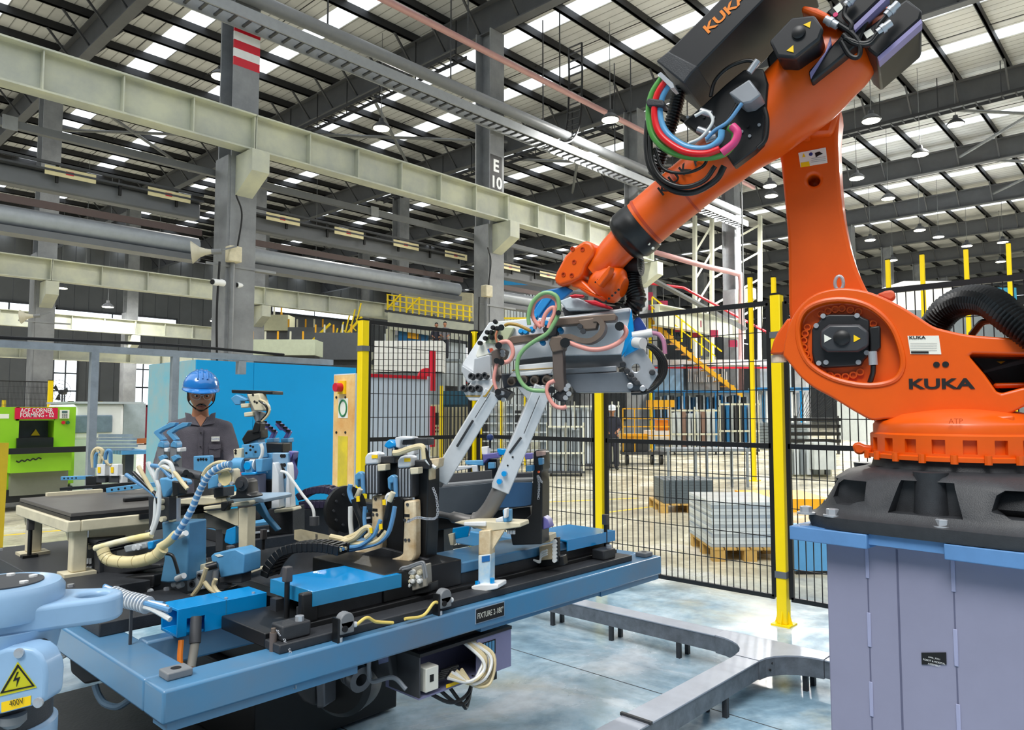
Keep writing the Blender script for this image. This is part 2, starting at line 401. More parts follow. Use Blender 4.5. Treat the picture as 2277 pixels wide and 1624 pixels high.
# ---- crane girders along every row
def girder(x0, x1, y, z0, z1, lab, mat=m_gird, step=1.33, grp='crane girders', fl=0.36, name='crane_girder'):
    t = thing(name, lab, 'girder', ((x0+x1)/2, y, z0), grp)
    MB().box(x0, x1, y-0.015, y+0.015, z0+0.03, z1-0.03).build('web', mat, t)
    MB().box(x0, x1, y-fl/2, y+fl/2, z0, z0+0.035).build('flange', mat, t)
    MB().box(x0, x1, y-fl/2-0.04, y+fl/2+0.04, z1-0.035, z1).build('flange', mat, t)
    n = int(round((x1-x0)/step))
    for k in range(n+1):
        x = min(max(x0+(x1-x0)*k/n, x0+0.012), x1-0.012)
        MB().box(x-0.012, x+0.012, y-fl/2, y-0.016, z0+0.035, z1-0.035).build('stiffener', mat, t)
    return t
xs = [-0.43]+XC
GL = ['cream crane girder with web stiffeners running up to the banded column', 'cream crane girder from the banded column to the column numbered E 10', 'cream crane girder running behind the robot wrist from column E 10']
for k in range(3):
    girder(xs[k]+0.01, xs[k+1]-0.01, ROWS[0]-0.62, 7.08, 7.86, GL[k], grp='crane girders of the first row')
for k in range(4):
    girder(xs[k]+0.01, xs[k+1]-0.01, ROWS[1]-0.72, 6.0, 6.75, 'cream crane girder of the second column row', grp='crane girders of the second row', step=1.6)
    girder(xs[k]+0.01, xs[k+1]-0.01, ROWS[2]-0.72, 5.75, 6.55, 'cream crane girder of the farthest column row', grp='crane girders of the third row', step=1.6)
    girder(xs[k]+0.01, xs[k+1]-0.01, ROWS[2]-4.6, 3.9, 4.5, 'low cream runway girder in front of the farthest column row', grp='low runway girders', step=1.6, name='runway_girder')
girder(23.9, 31.2, ROWS[0]-0.6, 4.7, 5.5, 'plain cream girder behind the yellow stair, under a pink pipe', grp=None, step=7.3, name='support_girder')
# crane bridge beams passing behind the first column row
m_bb = M('bridge_beam_paint', (112,115,120), 0.45, var=0.2, scale=1.0); m_bl = M('bridge_beam_light', (176,182,190), 0.4, var=0.15)
for k, (xa, xb) in enumerate(((-0.4, 7.1), (8.0, 15.1), (16.1, 23.1))):
    w_ = ['before the banded column', 'between the banded column and column E 10', 'beyond column E 10'][k]
    t = thing('crane_bridge_beam', 'upper dark crane bridge beam with rating plates '+w_, 'beam', ((xa+xb)/2, 16.3, 5.75), 'crane bridge beams')
    MB().box(xa, xb, 16.15, 16.45, 5.75, 6.1).build('box_section', m_bb, t, bevel=0.04)
    MB().box(xa, xb, 15.98, 16.62, 6.1, 6.14).build('walkway_plate', m_dgrey, t)
    MB().box(xa, xb, 16.0, 16.06, 6.24, 6.29).build('conductor_rail', m_dgrey, t)
    for q in range(4):
        x = xa+0.6+q*1.9
        MB().box(x, x+0.9, 15.99, 16.0, 6.02, 6.2).build('rating_plate', M('plate_cream', (240,228,180), 0.5), t)
        MB().box(x+0.36, x+0.5, 15.984, 15.99, 6.08, 6.15).build('plate_mark', m_red, t)
    for q in range(7): MB().box(xa+q*1.15, xa+q*1.15+0.05, 16.03, 16.08, 5.9, 6.3).build('hanger', m_ink, t)
    t = thing('crane_bridge_beam', 'lower pale round-edged crane bridge beam '+w_, 'beam', ((xa+xb)/2, 16.3, 4.8), 'crane bridge beams')
    MB().tube([(xa,16.3,5.15),(xb,16.3,5.15)], 0.2, 14).build('tube', m_bl, t, smooth=True)
    MB().box(xa, xb, 16.1, 16.5, 4.8, 4.93).build('bottom_flange', m_bb, t)
    MB().box(xa, xb, 16.05, 16.1, 5.36, 5.5).build('cable_rail', M('rail_brown', (92,76,74), 0.6), t)
    t = thing('tie_rod', 'thin horizontal steel tie under the crane girder '+w_, 'tie rod', ((xa+xb)/2, 15.9, 6.7), 'horizontal ties')
    MB().bar((xa,15.79,6.75),(xb+0.5,15.79,6.75), 0.13, 0.14).build('bar', m_bb, t)
    MB().box((xa+xb)/2-0.12, (xa+xb)/2+0.12, 15.70, 15.725, 6.62, 6.88).build('splice', m_col, t)
# end walls
m_wall = M('clad_wall', (120,123,126), 0.6, var=0.2, scale=0.5)
wb = MB()
for k in range(118): wb.box(-14+k*1.0, -14+k*1.0+0.96, 62.6+(k%2)*0.04, 62.9, 0, 14.3)
wb = wb.build('wall_back', m_wall, kind='structure')
wr = MB()
for k in range(80): wr.box(103.2+(k%2)*0.05, 103.5, -16+k*1.0, -16+k*1.0+0.96, 0, 14.3)
wr.build('wall_right', m_wall, kind='structure')
MB().box(-13.8, -13.5, -16, 64, 0, 14.3).build('unseen_wall_left', m_wall, kind='structure')  # unseen hall side, added to hold back low sky light
MB().box(-13.5, 103.2, -15.8, -15.5, 0, 14.3).build('unseen_wall_front', m_wall, kind='structure')  # likewise out of view, added to block low sky light
m_pane = M('window_pane', (232,242,250), 0.2, emit=1.6)
for n, (px, py, w_, h_) in enumerate(((318, 842, 2.2, 4.4), (145, 850, 1.6, 4.0), (20, 690, 6.0, 1.2), (250, 712, 10.0, 1.0), (700, 690, 9.0, 1.2), (1020, 790, 6, 2))):
    p = onY(px, py, 62.4)
    f = MB().box(p.x-w_/2-0.1, p.x+w_/2+0.1, 62.45, 62.6, p.z-h_/2-0.1, p.z+h_/2+0.1).build('window_%d' % (n+1), m_dgrey, kind='structure')
    for a in range(2):
        for b in range(3 if h_ > 2 else 1):
            MB().box(p.x-w_/2+a*w_/2+0.06, p.x-w_/2+(a+1)*w_/2-0.06, 62.42, 62.45, p.z-h_/2+b*h_/(3 if h_ > 2 else 1)+0.06, p.z-h_/2+(b+1)*h_/(3 if h_ > 2 else 1)-0.06).build('pane', m_pane, f)

# long pipes and cable ladder under the roof, along the first row
for (zz, yy, r, c, lab) in ((11.6, 14.2, 0.09, (196,150,148), 'pink sprinkler pipe along the first column row'), (10.6, 14.9, 0.16, (140,143,147), 'thick grey pipe running above the cable ladder')):
    t = thing('roof_pipe', lab, 'pipe', (20, yy, zz))
    MB().cyl((-0.4, yy, zz), (31.4, yy, zz), r, n=12).build('pipe', M('pipe_%d' % c[0], c, 0.4), t, smooth=True)
    for k in range(8): MB().bar((1.5+4*k, yy, zz), (1.5+4*k, yy, 14.1), 0.03).build('hanger', m_dgrey, t)
t = thing('cable_ladder', 'long steel cable ladder hung beside the column numbered E 10', 'cable ladder', (16, 14.75, 9.9))
for yy in (14.5, 15.0): MB().box(-0.4, 31.4, yy-0.02, yy+0.02, 9.85, 10.1).build('side_rail', M('galvanised', (158,162,166), 0.45, 0.3), t)
for k in range(100): MB().box(-0.3+k*0.32, -0.24+k*0.32, 14.5, 15.0, 9.9, 9.94).build('rung', m_dgrey, t)
MB().tube(spline([(0,14.7,9.97),(8,14.66,9.98),(16,14.72,9.97),(31,14.7,9.98)]), 0.05, 6).build('cable', m_black, t)
t = thing('cable_ladder', 'cable ladder rising to the roof from the ladder run near column E 10', 'cable ladder', (18.5, 15.2, 10))
pth = spline([(16.9,14.9,10.15),(18.3,14.9,10.18),(19.0,14.9,10.9),(19.2,14.9,12.4),(19.2,14.9,13.9)], 6)
for sg in (-0.28, 0.28): MB().tube([p+YY*sg for p in pth], 0.035, 6).build('side_rail', m_black, t)
for p in pth[2:]: MB().bar(p-YY*0.28, p+YY*0.28, 0.04).build('rung', m_dgrey, t)
# cable trays hung below the rafters
for (x, y0, y1) in ((15.1, 16.2, 31), (23.1, 15.8, 31), (30.1, -4, 11)):
    t = thing('cable_tray', {15.1:'dark cable tray hung below the rafter over column E 10', 23.1:'dark cable tray hung below the rafter behind the robot forearm', 30.1:'dark cable tray hung under the roof above the robot'}[x], 'cable tray', (x, (y0+y1)/2, 12.5))
    for sg in (-0.25, 0.25): MB().box(x+sg-0.015, x+sg+0.015, y0, y1, 12.45, 12.57).build('side_rail', m_purl, t)
    n = int((y1-y0)/0.4)
    for k in range(n): MB().box(x-0.25, x+0.25, y0+k*0.4, y0+k*0.4+0.05, 12.46, 12.49).build('rung', m_purl, t)
    for k in range(n//5): MB().bar((x+0.25, y0+k*2+0.5, 12.5), (x+0.25, y0+k*2+0.5, 13.9), 0.03).build('hanger', m_purl, t)
# high-bay lamps
lamp = None; LAMP_W = 520.0
LP = [(848,287,11.0,'high-bay lamp shining above the crane girder near column E 10'), (1357,268,11.0,'high-bay lamp hanging to the left of the robot cable carrier'), (1937,270,11.0,'high-bay lamp hanging just right of the link arm top'), (2046,345,11.0,'high-bay lamp on a long cord right of the link arm'),
      (490,172,12.2,'high-bay lamp glowing beside the red and white column bands'), (2125,278,12.2,''), (1905,398,11,''), (1712,415,11,''), (1715,437,11,''), (1975,443,11,''), (2045,513,11,''), (1935,535,11,''), (2087,528,11,''), (2230,540,11,''), (1985,580,11,''), (2225,583,11,''), (2150,548,11,''), (95,532,9.5,''), (190,628,8,''), (137,642,8,''), (352,645,8,''), (240,684,7.0,''), (702,612,8.5,''), (480,715,6,'')]
for px, py, z, lab in LP:
    p = onZ(px, py, z)
    if p.length > 120 or p.y > 60: p = D(px, py, 60)
    lab = lab or ('far high-bay lamp under the roof beyond the robot' if px > 1500 else 'far high-bay lamp in the bays behind the banded column')
    g = 'far lamps right' if px > 1500 else 'far lamps left'
    if lamp is None:
        lamp = thing('high_bay_lamp', lab, 'lamp', p)
        MB().lathe(p+ZZ*0.02, ZZ, [(0.30,0),(0.31,0.03),(0.20,0.16),(0.10,0.22),(0.08,0.34),(0.03,0.36)], 16).build('housing', m_dgrey, lamp, smooth=True)
        MB().lathe(p, ZZ, [(0.27,0.0),(0.27,0.02)], 16).build('diffuser', m_glow, lamp)
        MB().cyl(p+ZZ*0.38, Vector((p.x, p.y, ZR)), 0.012, n=6).build('cord', m_grey, lamp)
        lo = lamp
    else:
        lo = dup(lamp, p, lab)
        for ch in list(lo.children):
            if ch.name.startswith(('cord', 'lamp_light')): bpy.data.objects.remove(ch)
        ORG[lo] = p; MB().cyl(p+ZZ*0.38, Vector((p.x, p.y, ZR)), 0.012, n=6).build('cord', m_grey, lo)
    if 'far ' in lab: lo['group'] = g
    ll = bpy.data.lights.new('lamp_light', 'AREA'); ll.shape = 'DISK'; ll.size = 0.5; ll.energy = LAMP_W*(0.3 if px < 800 else (0.55 if px < 1500 else 1.0)); ll.color = (1.0, 0.98, 0.93)
    lb = bpy.data.objects.new('lamp_light', ll); COL.objects.link(lb); lb.parent = lo; lb.location = (0, 0, -0.03)
# ================================================================ safety fence
FX, FY = 4.976, 5.126
m_fence = M('black_fence', (20,21,24), 0.45, var=0.1)
posts = {}
def post(x, y, top, lab, along, foot=0.13):
    t = thing('fence_post', lab, 'post', (x, y, 0), 'yellow fence posts')
    MB().box(x-0.035, x+0.035, y-0.035, y+0.035, 0.012, top).build('tube', m_yellow, t, bevel=0.004)
    MB().box(x-foot/2, x+foot/2, y-foot/2, y+foot/2, 0, 0.012).build('base_plate', m_yellow, t)
    for sx, sy in ((1,0),(-1,0),(0,1),(0,-1)):
        MB().prism([(x+sx*0.035, y+sy*0.035, 0.012), (x+sx*0.062, y+sy*0.062, 0.012), (x+sx*0.035, y+sy*0.035, 0.1)], (0.006*sy, 0.006*sx, 0)).build('gusset', m_yellow, t)
    MB().box(x-0.037, x+0.037, y-0.037, y+0.037, top, top+0.012).build('cap', m_black, t)
    for z in (0.34, 1.98):
        MB().box(x-0.04, x+0.04, y-0.04, y+0.04, z-0.022, z+0.022).build('clamp_band', M('band_grey', (120,124,130), 0.4, 0.4), t)
    return t
post(FX, 2.10, 2.26, 'yellow fence post standing left of the robot arm hub', 'y')
post(FX, 3.62, 2.24, 'yellow fence post seen below the gripper body', 'y')
post(FX, FY, 2.23, 'yellow corner post where the fence turns toward the blue cabinet', 'y')
post(3.665, FY, 2.22, 'yellow fence post next to the rotary switch cabinet', 'x')
post(FX, -0.15, 2.26, 'yellow fence post hidden behind the robot column', 'y')
def fence_panel(a, b, lab):
    a = Vector(a); b = Vector(b); d = (b-a).normalized(); a = a+d*0.06; b = b-d*0.06; Ln = (b-a).length
    t = thing('mesh_fence', lab, 'fence', (a+b)/2, 'black mesh fence panels')
    z0, zm, z1 = 0.18, 1.21, 2.21
    MB().bar(a+ZZ*z0, b+ZZ*z0, 0.025, 0.03).build('rail', m_fence, t)
    MB().bar(a+ZZ*zm, b+ZZ*zm, 0.025, 0.035).build('rail', m_fence, t)
    MB().bar(a+ZZ*z1, b+ZZ*z1, 0.025, 0.035).build('rail', m_fence, t)
    for q in (a, b): MB().bar(q+ZZ*z0, q+ZZ*z1, 0.03, 0.025).build('stile', m_fence, t)
    wv = MB(); n = int(Ln/0.05)
    for k in range(1, n):
        p = a+d*(Ln*k/n); wv.bar(p+ZZ*z0, p+ZZ*z1, 0.0055)
    nn = d.cross(ZZ)*0.005
    for k in range(1, 10):
        z = z0+(z1-z0)*k/10
        if abs(z-zm) > 0.05: wv.bar(a+ZZ*z+nn, b+ZZ*z+nn, 0.0055)
    wv.build('wire_mesh', m_fence, t, kind='stuff')
    return t
fence_panel((3.665, FY, 0), (FX, FY, 0), 'black wire fence panel before the white cabinet door')
fence_panel((FX, FY, 0), (FX, 3.62, 0), 'black wire fence panel behind the gripper rails')
fence_panel((FX, 3.62, 0), (FX, 2.10, 0), 'black wire fence panel between gripper and robot hub')
fence_panel((FX, 2.10, 0), (FX, -0.15, 0), 'black wire fence panel passing behind the robot pedestal')
fence_panel((FX, -0.15, 0), (FX, -2.4, 0), 'black wire fence panel farthest right behind the hose')
# ================================================================ cable trunking on the floor
m_trunk = M('galvanised_trunking', (128,134,142), 0.42, 0.35, var=0.45, scale=14)
m_lid = M('trunking_lid', (182,188,200), 0.36, 0.3, var=0.2, scale=5)
def trunk(a, b, lab, wd=0.13, z0=0.09, z1=0.18, legs=2):
    a = Vector(a); b = Vector(b); d = (b-a).normalized(); s_ = d.cross(ZZ); Ln = (b-a).length
    t = thing('cable_trunking', lab, 'trunking', ((a+b)/2).to_tuple(), 'floor cable trunking')
    MB().bar(a+ZZ*(z0+z1-0.006)/2, b+ZZ*(z0+z1-0.006)/2, wd-0.008, z1-z0-0.006).build('channel', m_trunk, t)
    n = max(1, round(Ln/1.0))
    for k in range(n):
        p = a+d*(Ln*k/n+0.002); q = a+d*(Ln*(k+1)/n-0.002)
        MB().bar(p+ZZ*(z1-0.002), q+ZZ*(z1-0.002), wd, 0.008).build('lid', m_lid, t, bevel=0.002)
        if k: MB().bar(p-s_*(wd/2+0.01)+ZZ*(z1+0.006), p+s_*(wd/2+0.01)+ZZ*(z1+0.006), 0.015, 0.012).build('lid_clip', m_dark, t)
    for k in range(legs):
        p = a+d*(Ln*(k+0.5)/legs)
        for sg in (-1, 1): MB().box(p.x+s_.x*sg*0.05-0.012, p.x+s_.x*sg*0.05+0.012, p.y+s_.y*sg*0.05-0.012, p.y+s_.y*sg*0.05+0.012, 0, z0).build('leg', m_dark, t)
    return t
tj = onZ(1716, 1434, 0.18)                               # junction
TX, TY = tj.x, tj.y
trunk((TX, TY+0.302, 0), (TX, TY+1.75, 0), 'galvanised trunking run in front of the mesh fence', legs=3)
trunk((TX, TY-0.302, 0), (TX, TY-1.9, 0), 'galvanised trunking run passing behind the robot pedestal', legs=2)
trunk((TX-0.302, TY, 0), (TX-2.35, TY, 0), 'galvanised trunking run crossing the cell floor from the junction', legs=3)
t = thing('trunking_junction', 'galvanised trunking tee with rounded inner corners', 'trunking', (TX, TY, 0))
pr = [(TX+0.065, TY-0.3), (TX+0.065, TY+0.3), (TX-0.065, TY+0.3)]
for k in range(7):
    a = math.pi/2*k/6; pr.append((TX-0.3+0.235*math.cos(a), TY+0.30-0.235*math.sin(a)))
pr.append((TX-0.3, TY+0.065)); pr.append((TX-0.3, TY-0.065))
for k in range(7):
    a = math.pi/2*k/6; pr.append((TX-0.3+0.235*math.sin(a), TY-0.30+0.235*math.cos(a)))
pr.append((TX-0.065, TY-0.3))
MB().prism([(x, y, 0.085) for x, y in pr], (0,0,0.09)).build('body', m_trunk, t)
MB().prism([(x, y, 0.176) for x, y in pr], (0,0,0.008)).build('lid', m_lid, t)
for sx, sy in ((0.05,0.2),(-0.05,0.2),(0.05,-0.2),(-0.05,-0.2)): MB().box(TX+sx-0.012, TX+sx+0.012, TY+sy-0.012, TY+sy+0.012, 0, 0.086).build('leg', m_dark, t)
for k in range(4): MB().cyl((TX-0.22+k*0.02, TY-0.083-0.03*(k>9), 0.12+0.03*(k%2)), (TX-0.22+k*0.02, TY-0.09, 0.12+0.03*(k%2)), 0.006, n=8).build('bolt_hole', m_ink, t)
# second trunking under the fixture at the front edge
trunk((1.66, 1.40, 0), (2.3, 1.40, 0), 'short dark trunking run under the fixture frame edge', wd=0.16, legs=1)
# ================================================================ blue cabinet, switch cabinet, steel goal frame
m_bcab = M('bright_blue_panel', (0,168,232), 0.45, var=0.07, scale=1.6)
YB = 6.7
c0 = onY(437, 800, YB); c1 = onY(792, 815, YB); zt = c0.z
t = thing('blue_cabinet', 'large bright blue sheet-metal enclosure behind the worker', 'enclosure', ((c0.x+c1.x)/2, YB+0.5, 0))
xm = onY(565, 806, YB).x
MB().box(c0.x, xm-0.002, YB, YB+1.1, 0.05, zt).build('front_panel', m_bcab, t)
MB().box(xm+0.002, c1.x, YB, YB+1.1, 0.05, zt).build('front_panel', m_bcab, t)
MB().box(c0.x-0.003, c0.x, YB+0.01, YB+1.1, 0.05, zt-0.002).build('side_panel', M('faded_blue_panel', (112,178,196), 0.5, var=0.2, rgb2=(150,176,180)), t)
MB().box(c0.x+0.05, c1.x-0.05, YB+0.06, YB+1.0, 0, 0.05).build('plinth', m_black, t)
YS = 5.5
a0 = onY(790, 830, YS); xs0 = a0.x
t = thing('switch_cabinet', 'cabinet with scorched cream side, rotary switch and white door', 'cabinet', (xs0+0.7, YS+0.4, 0))
xe = onY(957, 835, YS).x; zc = a0.z; YE = onX(741, 900, xs0).y
MB().box(xs0+0.004, xe, YS, YE, 0.06, zc).build('body', M('white_door', (216,226,236), 0.4, var=0.16, scale=1.5), t)
m_scorch = M('scorched_cream', (246,216,150), 0.5, rgb2=(222,160,84), scale=3.2)
MB().box(xs0, xs0+0.004, YS+0.005, YE-0.005, 0.06, zc-0.01).build('side_panel', m_scorch, t)
MB().box(xs0+0.02, xe-0.02, YS+0.02, YE-0.02, 0, 0.06).build('plinth', m_dgrey, t)
def sx(px, py): return onX(px, py, xs0-0.002)
def side_rect(p0, p1, z0, z1, th, nm, mt): 
    return MB().box(xs0-th, xs0, p0, p1, z0, z1).build(nm, mt, t)
q0 = sx(752, 970); q1 = sx(773, 970); qb = sx(760, 1095)
side_rect(q0.y, q1.y, max(0.3, qb.z), q0.z, 0.003, 'yellow_strip', M('worn_yellow', (236,210,40), 0.5, rgb2=(190,170,60), scale=4))
q = sx(762, 862)
side_rect(q.y-0.055, q.y+0.055, q.z-0.06, q.z+0.06, 0.02, 'switch_plate', m_wy)
MB().cyl((xs0-0.02, q.y, q.z), (xs0-0.085, q.y, q.z), 0.04, n=16).build('rotary_switch', m_red, t)
q = sx(763, 908)
side_rect(q.y-0.075, q.y+0.075, q.z-0.09, q.z+0.09, 0.003, 'round_sticker', m_sticker)
MB().tube([(xs0-0.004, q.y+0.058*math.cos(k*math.pi/14), q.z+0.072*math.sin(k*math.pi/14)) for k in range(29)], 0.009, 6).build('sticker_ring', M('green_print', (40,130,80), 0.5), t)
for py in (884, 962):
    for px in (748, 768):
        q = sx(px, py); MB().cyl((xs0, q.y, q.z), (xs0-0.006, q.y, q.z), 0.012, n=8).build('screw', m_ink, t)
MB().box(xs0+0.1, xe-0.05, YS-0.01, YS, zc-0.03, zc).build('top_edge', m_red, t)
for k in range(3): MB().box(xe, xe+0.05, YS-0.02, YS+0.02, 0.55+k*0.55, 0.95+k*0.55).build('red_edge_strip', m_red, t)
MB().lathe((xs0+1.25, YS+0.5, zc), (0,-1,0), [(0.12,0),(0.12,0.02)], 20).build('red_disc', m_red, t)
# galvanised goal frame carrying the light curtain in front of the machines
YG = 5.95
m_galv = M('galvanised_frame', (170,180,188), 0.4, 0.3, var=0.3, scale=10)
ga = onY(0, 772, YG); gz = onY(385, 788, YG).z
gt = thing('light_curtain_gate', 'galvanised steel guard frame with posts beside the blue cabinet', 'frame', (2.2, YG, 0))
MB().box(-0.2, onY(738,796,YG).x, YG-0.026, YG+0.026, gz-0.02, gz+0.03).build('top_beam', m_galv, gt)
for px in (206, 386):
    q = onY(px, 900, YG); MB().box(q.x-0.026, q.x+0.026, YG-0.026, YG+0.026, 0, gz-0.02).build('post', m_galv, gt)
q = onY(536, 800, YG); MB().box(q.x-0.03, q.x+0.03, YG-0.035, YG+0.035, gz-0.14, gz-0.03).build('clip', m_galv, gt)
MB().tube(spline([(0.2,YG,gz+0.06),(1.2,YG,gz+0.05),(2.4,YG-0.01,gz+0.07),(3.4,YG,gz+0.05)]), 0.012, 6).build('cable', m_black, gt)
# ================================================================ left machines
t = thing('forming_machine', 'lime green corner forming press with red name board', 'machine', (0,0,0))
m_lime = M('lime_paint', (146,206,30), 0.45, var=0.1, scale=2)
YM = 12.6
def gm(px, py, y=YM): return onY(px, py, y)
L0 = gm(-60,905); R0 = gm(163,905); T = gm(80,905).z
def mbox(px0, px1, py0, py1, y0, y1, nm, mt, par, **k):
    a = onY(px0, py0, y0); b = onY(px1, py1, y0); return MB().box(a.x, b.x, y0, y1, b.z, a.z).build(nm, mt, par, **k)
mbox(-60, 36, 905, 1095, YM, YM+1.4, 'left_upright', m_lime, t)
mbox(122, 163, 905, 1075, YM, YM+1.4, 'right_upright', m_lime, t)
mbox(36, 122, 905, 935, YM, YM+1.3, 'crown', m_lime, t)
mbox(36, 122, 935, 1000, YM+0.3, YM+1.3, 'ram', m_dgrey, t)
mbox(38, 118, 975, 1000, YM-0.05, YM+0.25, 'tooling', m_black, t)
mbox(24, 158, 1005, 1046, YM-0.25, YM+0.2, 'apron', m_lime, t)
mbox(24, 150, 1046, 1095, YM-0.1, YM+0.2, 'lower_panel', M('olive_grey', (120,122,108), 0.6), t)
mbox(-40, 160, 1094, 1108, YM-0.05, YM+1.3, 'base', m_black, t)
nb = mbox(34, 128, 907, 932, YM-0.02, YM, 'name_board', M('sign_red', (214,16,66), 0.4, var=0.03), t)
a = onY(45, 918, YM-0.021); text('ACF CORNER', a, XX, ZZ, 0.066, m_white, t, bold=0.012, width=onY(117,918,YM).x-a.x)
a = onY(45, 928.5, YM-0.021); text('FORMING - 02', a, XX, ZZ, 0.066, m_white, t, bold=0.012, width=onY(119,928,YM).x-a.x)
mbox(134, 154, 912, 931, YM-0.03, YM, 'control_panel', m_sticker, t)
mbox(138, 150, 914, 919, YM-0.035, YM-0.03, 'display', M('lcd', (80,110,110), 0.3), t)
for i in range(3):
    for j in range(3): mbox(138+i*4.4, 141+i*4.4, 921+j*3.2, 923+j*3.2, YM-0.035, YM-0.03, 'key', m_grey, t)
for px, mt in ((140, m_red), (150, M('green_button', (30,110,60), 0.4))):
    p = onY(px, 940, YM); MB().cyl(p, p-YY*0.03, 0.025, n=12).build('button', mt, t)
p = onY(79, 963, YM+0.28); MB().prism([p+XX*-0.06-ZZ*0.04, p+XX*0.06-ZZ*0.04, p+ZZ*0.06], (0,-0.004,0)).build('warning_triangle', m_wy, t)
MB().tube(spline([onY(36+k*6.2, 1027-k*0.9+(2.2 if k%2 else -1.2), YM-0.252) for k in range(10)], 4), 0.010, 5).build('black_mark', m_ink, t)
mbox(0, 20, 921, 931, YM-0.004, YM, 'label_plate', m_sticker, t)
mbox(20, 215, 998, 1004, YM-0.35, YM-0.28, 'feed_bar', m_black, t)
# white machine
t = thing('white_machine', 'cream white enclosed machine with a rounded window beside the green press', 'machine', (0,0,0))
mbox(164, 275, 897, 978, YM+0.6, YM+2.0, 'hood', m_white, t, bevel=0.06)
mbox(160, 300, 978, 1100, YM+0.6, YM+2.0, 'cabinet', M('pale_green_grey', (206,222,206), 0.5), t)
mbox(164, 250, 924, 962, YM+0.57, YM+0.6, 'window', M('smoked_glass', (120,140,155), 0.15, var=0.3), t, bevel=0.05)
mbox(168, 320, 893, 899, YM+0.55, YM+2.1, 'plastic_film', M('clear_film', (205,214,220), 0.15, var=0.3, scale=2), t)
mbox(276, 322, 897, 975, YM+1.4, YM+2.0, 'film_curtain', M('clear_film2', (186,200,206), 0.15, var=0.35, scale=3), t)
# yellow sheet at the very edge
t = MB().prism([onY(-30,985,9.0), onY(20,985,9.0), onY(6,1225,9.0), onY(-30,1225,9.0)], (0,0.02,0)).build('yellow_board', M('ochre_board', (206,176,30), 0.5, var=0.15))
tag(t, 'ochre yellow sheet board leaning before the green press', 'board')
t['kind'] = ''; del t['kind']
# bundle of bars on a blue stand
t = thing('bar_stand', 'blue topped stand carrying a bundle of grey steel bars', 'stand', onZ(275, 1085, 0))
st_y = 9.6
a = onY(258, 1002, st_y); b = onY(318, 1008, st_y); MB().box(a.x, b.x, st_y-0.2, st_y+0.4, b.z, a.z).build('top', m_lblue, t)
MB().box((a.x+b.x)/2-0.05, (a.x+b.x)/2+0.05, st_y, st_y+0.1, 0, b.z).build('leg', m_dgrey, t)
MB().box((a.x+b.x)/2-0.3, (a.x+b.x)/2+0.3, st_y-0.25, st_y+0.35, 0, 0.03).build('foot', m_dgrey, t)
for k in range(26):
    r_ = k//6; c_ = k % 6
    a = onY(214+random.uniform(-3,8), 999-r_*7.5, st_y-0.15+c_*0.1); b = onY(296+random.uniform(-6,10), 999-r_*7.5, st_y-0.15+c_*0.1)
    o = MB().bar(a, b, 0.032).build('steel_bar', m_galv); tag(o, 'square grey steel bar lying in the bundle on the blue stand', 'bar', 'steel bars on the blue stand')
# red and yellow trolley beyond
t = thing('tool_trolley', 'maroon framed trolley with orange bins behind the worker shoulder', 'trolley', onZ(350, 1060, 0))
y_ = ORG[t].y
for px in (327, 372): mbox(px-2, px+2, 902, 1055, y_, y_+0.05, 'upright', M('maroon', (140,40,60), 0.5), t)
mbox(325, 374, 900, 906, y_, y_+0.6, 'top_rail', M('maroon', (140,40,60), 0.5), t)
mbox(333, 358, 915, 935, y_+0.05, y_+0.5, 'bin', M('orange_bin', (230,150,30), 0.5), t)
mbox(360, 376, 912, 945, y_+0.05, y_+0.5, 'bin', M('orange_bin', (230,150,30), 0.5), t)
mbox(333, 358, 938, 958, y_+0.05, y_+0.5, 'drawer_block', m_dgrey, t)
mbox(300, 370, 975, 985, y_-0.1, y_+0.4, 'shelf', M('rust', (190,110,60), 0.6), t)
mbox(300, 370, 990, 998, y_-0.1, y_+0.4, 'shelf', m_white, t)
# industrial fans and far mesh guard at left
for px, lab in ((84, 'round cage fan beside the far second-row column'), (131, 'large round cage fan left of the guard frame post')):
    f = thing('cage_fan', lab, 'fan', onZ(px, 994 if px < 100 else 1007, 0)); p = D(px, 872, (ORG[f]-EYE).dot(FW)); R_ = 0.42
    n = -FH
    for r_ in (R_, R_*0.7, R_*0.4): MB().tube([p+RT*(r_*math.cos(k*math.pi/10))+ZZ*(r_*math.sin(k*math.pi/10)) for k in range(21)], 0.008, 5).build('guard_ring', m_dgrey, f)
    for k in range(16): MB().bar(p, p+RT*(R_*math.cos(k*math.pi/8))+ZZ*(R_*math.sin(k*math.pi/8)), 0.006).build('guard_wire', m_dgrey, f)
    for k in range(3):
        a = k*2.1; MB().prism([p-n*0.05, p-n*0.05+RT*math.cos(a)*0.3+ZZ*math.sin(a)*0.3, p-n*0.08+RT*math.cos(a+0.6)*0.3+ZZ*math.sin(a+0.6)*0.3], n*0.01).build('blade', m_dark, f)
    MB().cyl(p-n*0.1, p-n*0.35, 0.09, n=12).build('motor', m_dgrey, f)
    MB().cyl(Vector((p.x,p.y,0))-n*0.2, p-n*0.2, 0.03, n=8).build('pole', m_dgrey, f)
    MB().lathe(Vector((p.x,p.y,0))-n*0.2, ZZ, [(0.25,0),(0.25,0.04),(0.05,0.06)], 16).build('base', m_dgrey, f)
t = thing('far_mesh_fence', 'pale mesh guard panel far behind the green press', 'fence', onZ(50, 1010, 0)); y_ = ORG[t].y
a = onY(-10, 846, y_); b = onY(105, 905, y_)
MB().box(a.x, b.x, y_-0.02, y_+0.02, a.z-0.03, a.z).build('rail', m_black, t)
g = MB()
for k in range(40): x = a.x+(b.x-a.x)*k/39; g.box(x-0.006, x+0.006, y_-0.006, y_+0.006, 0, a.z)
for k in range(12): g.box(a.x, b.x, y_-0.006, y_+0.006, a.z*k/12, a.z*k/12+0.012)
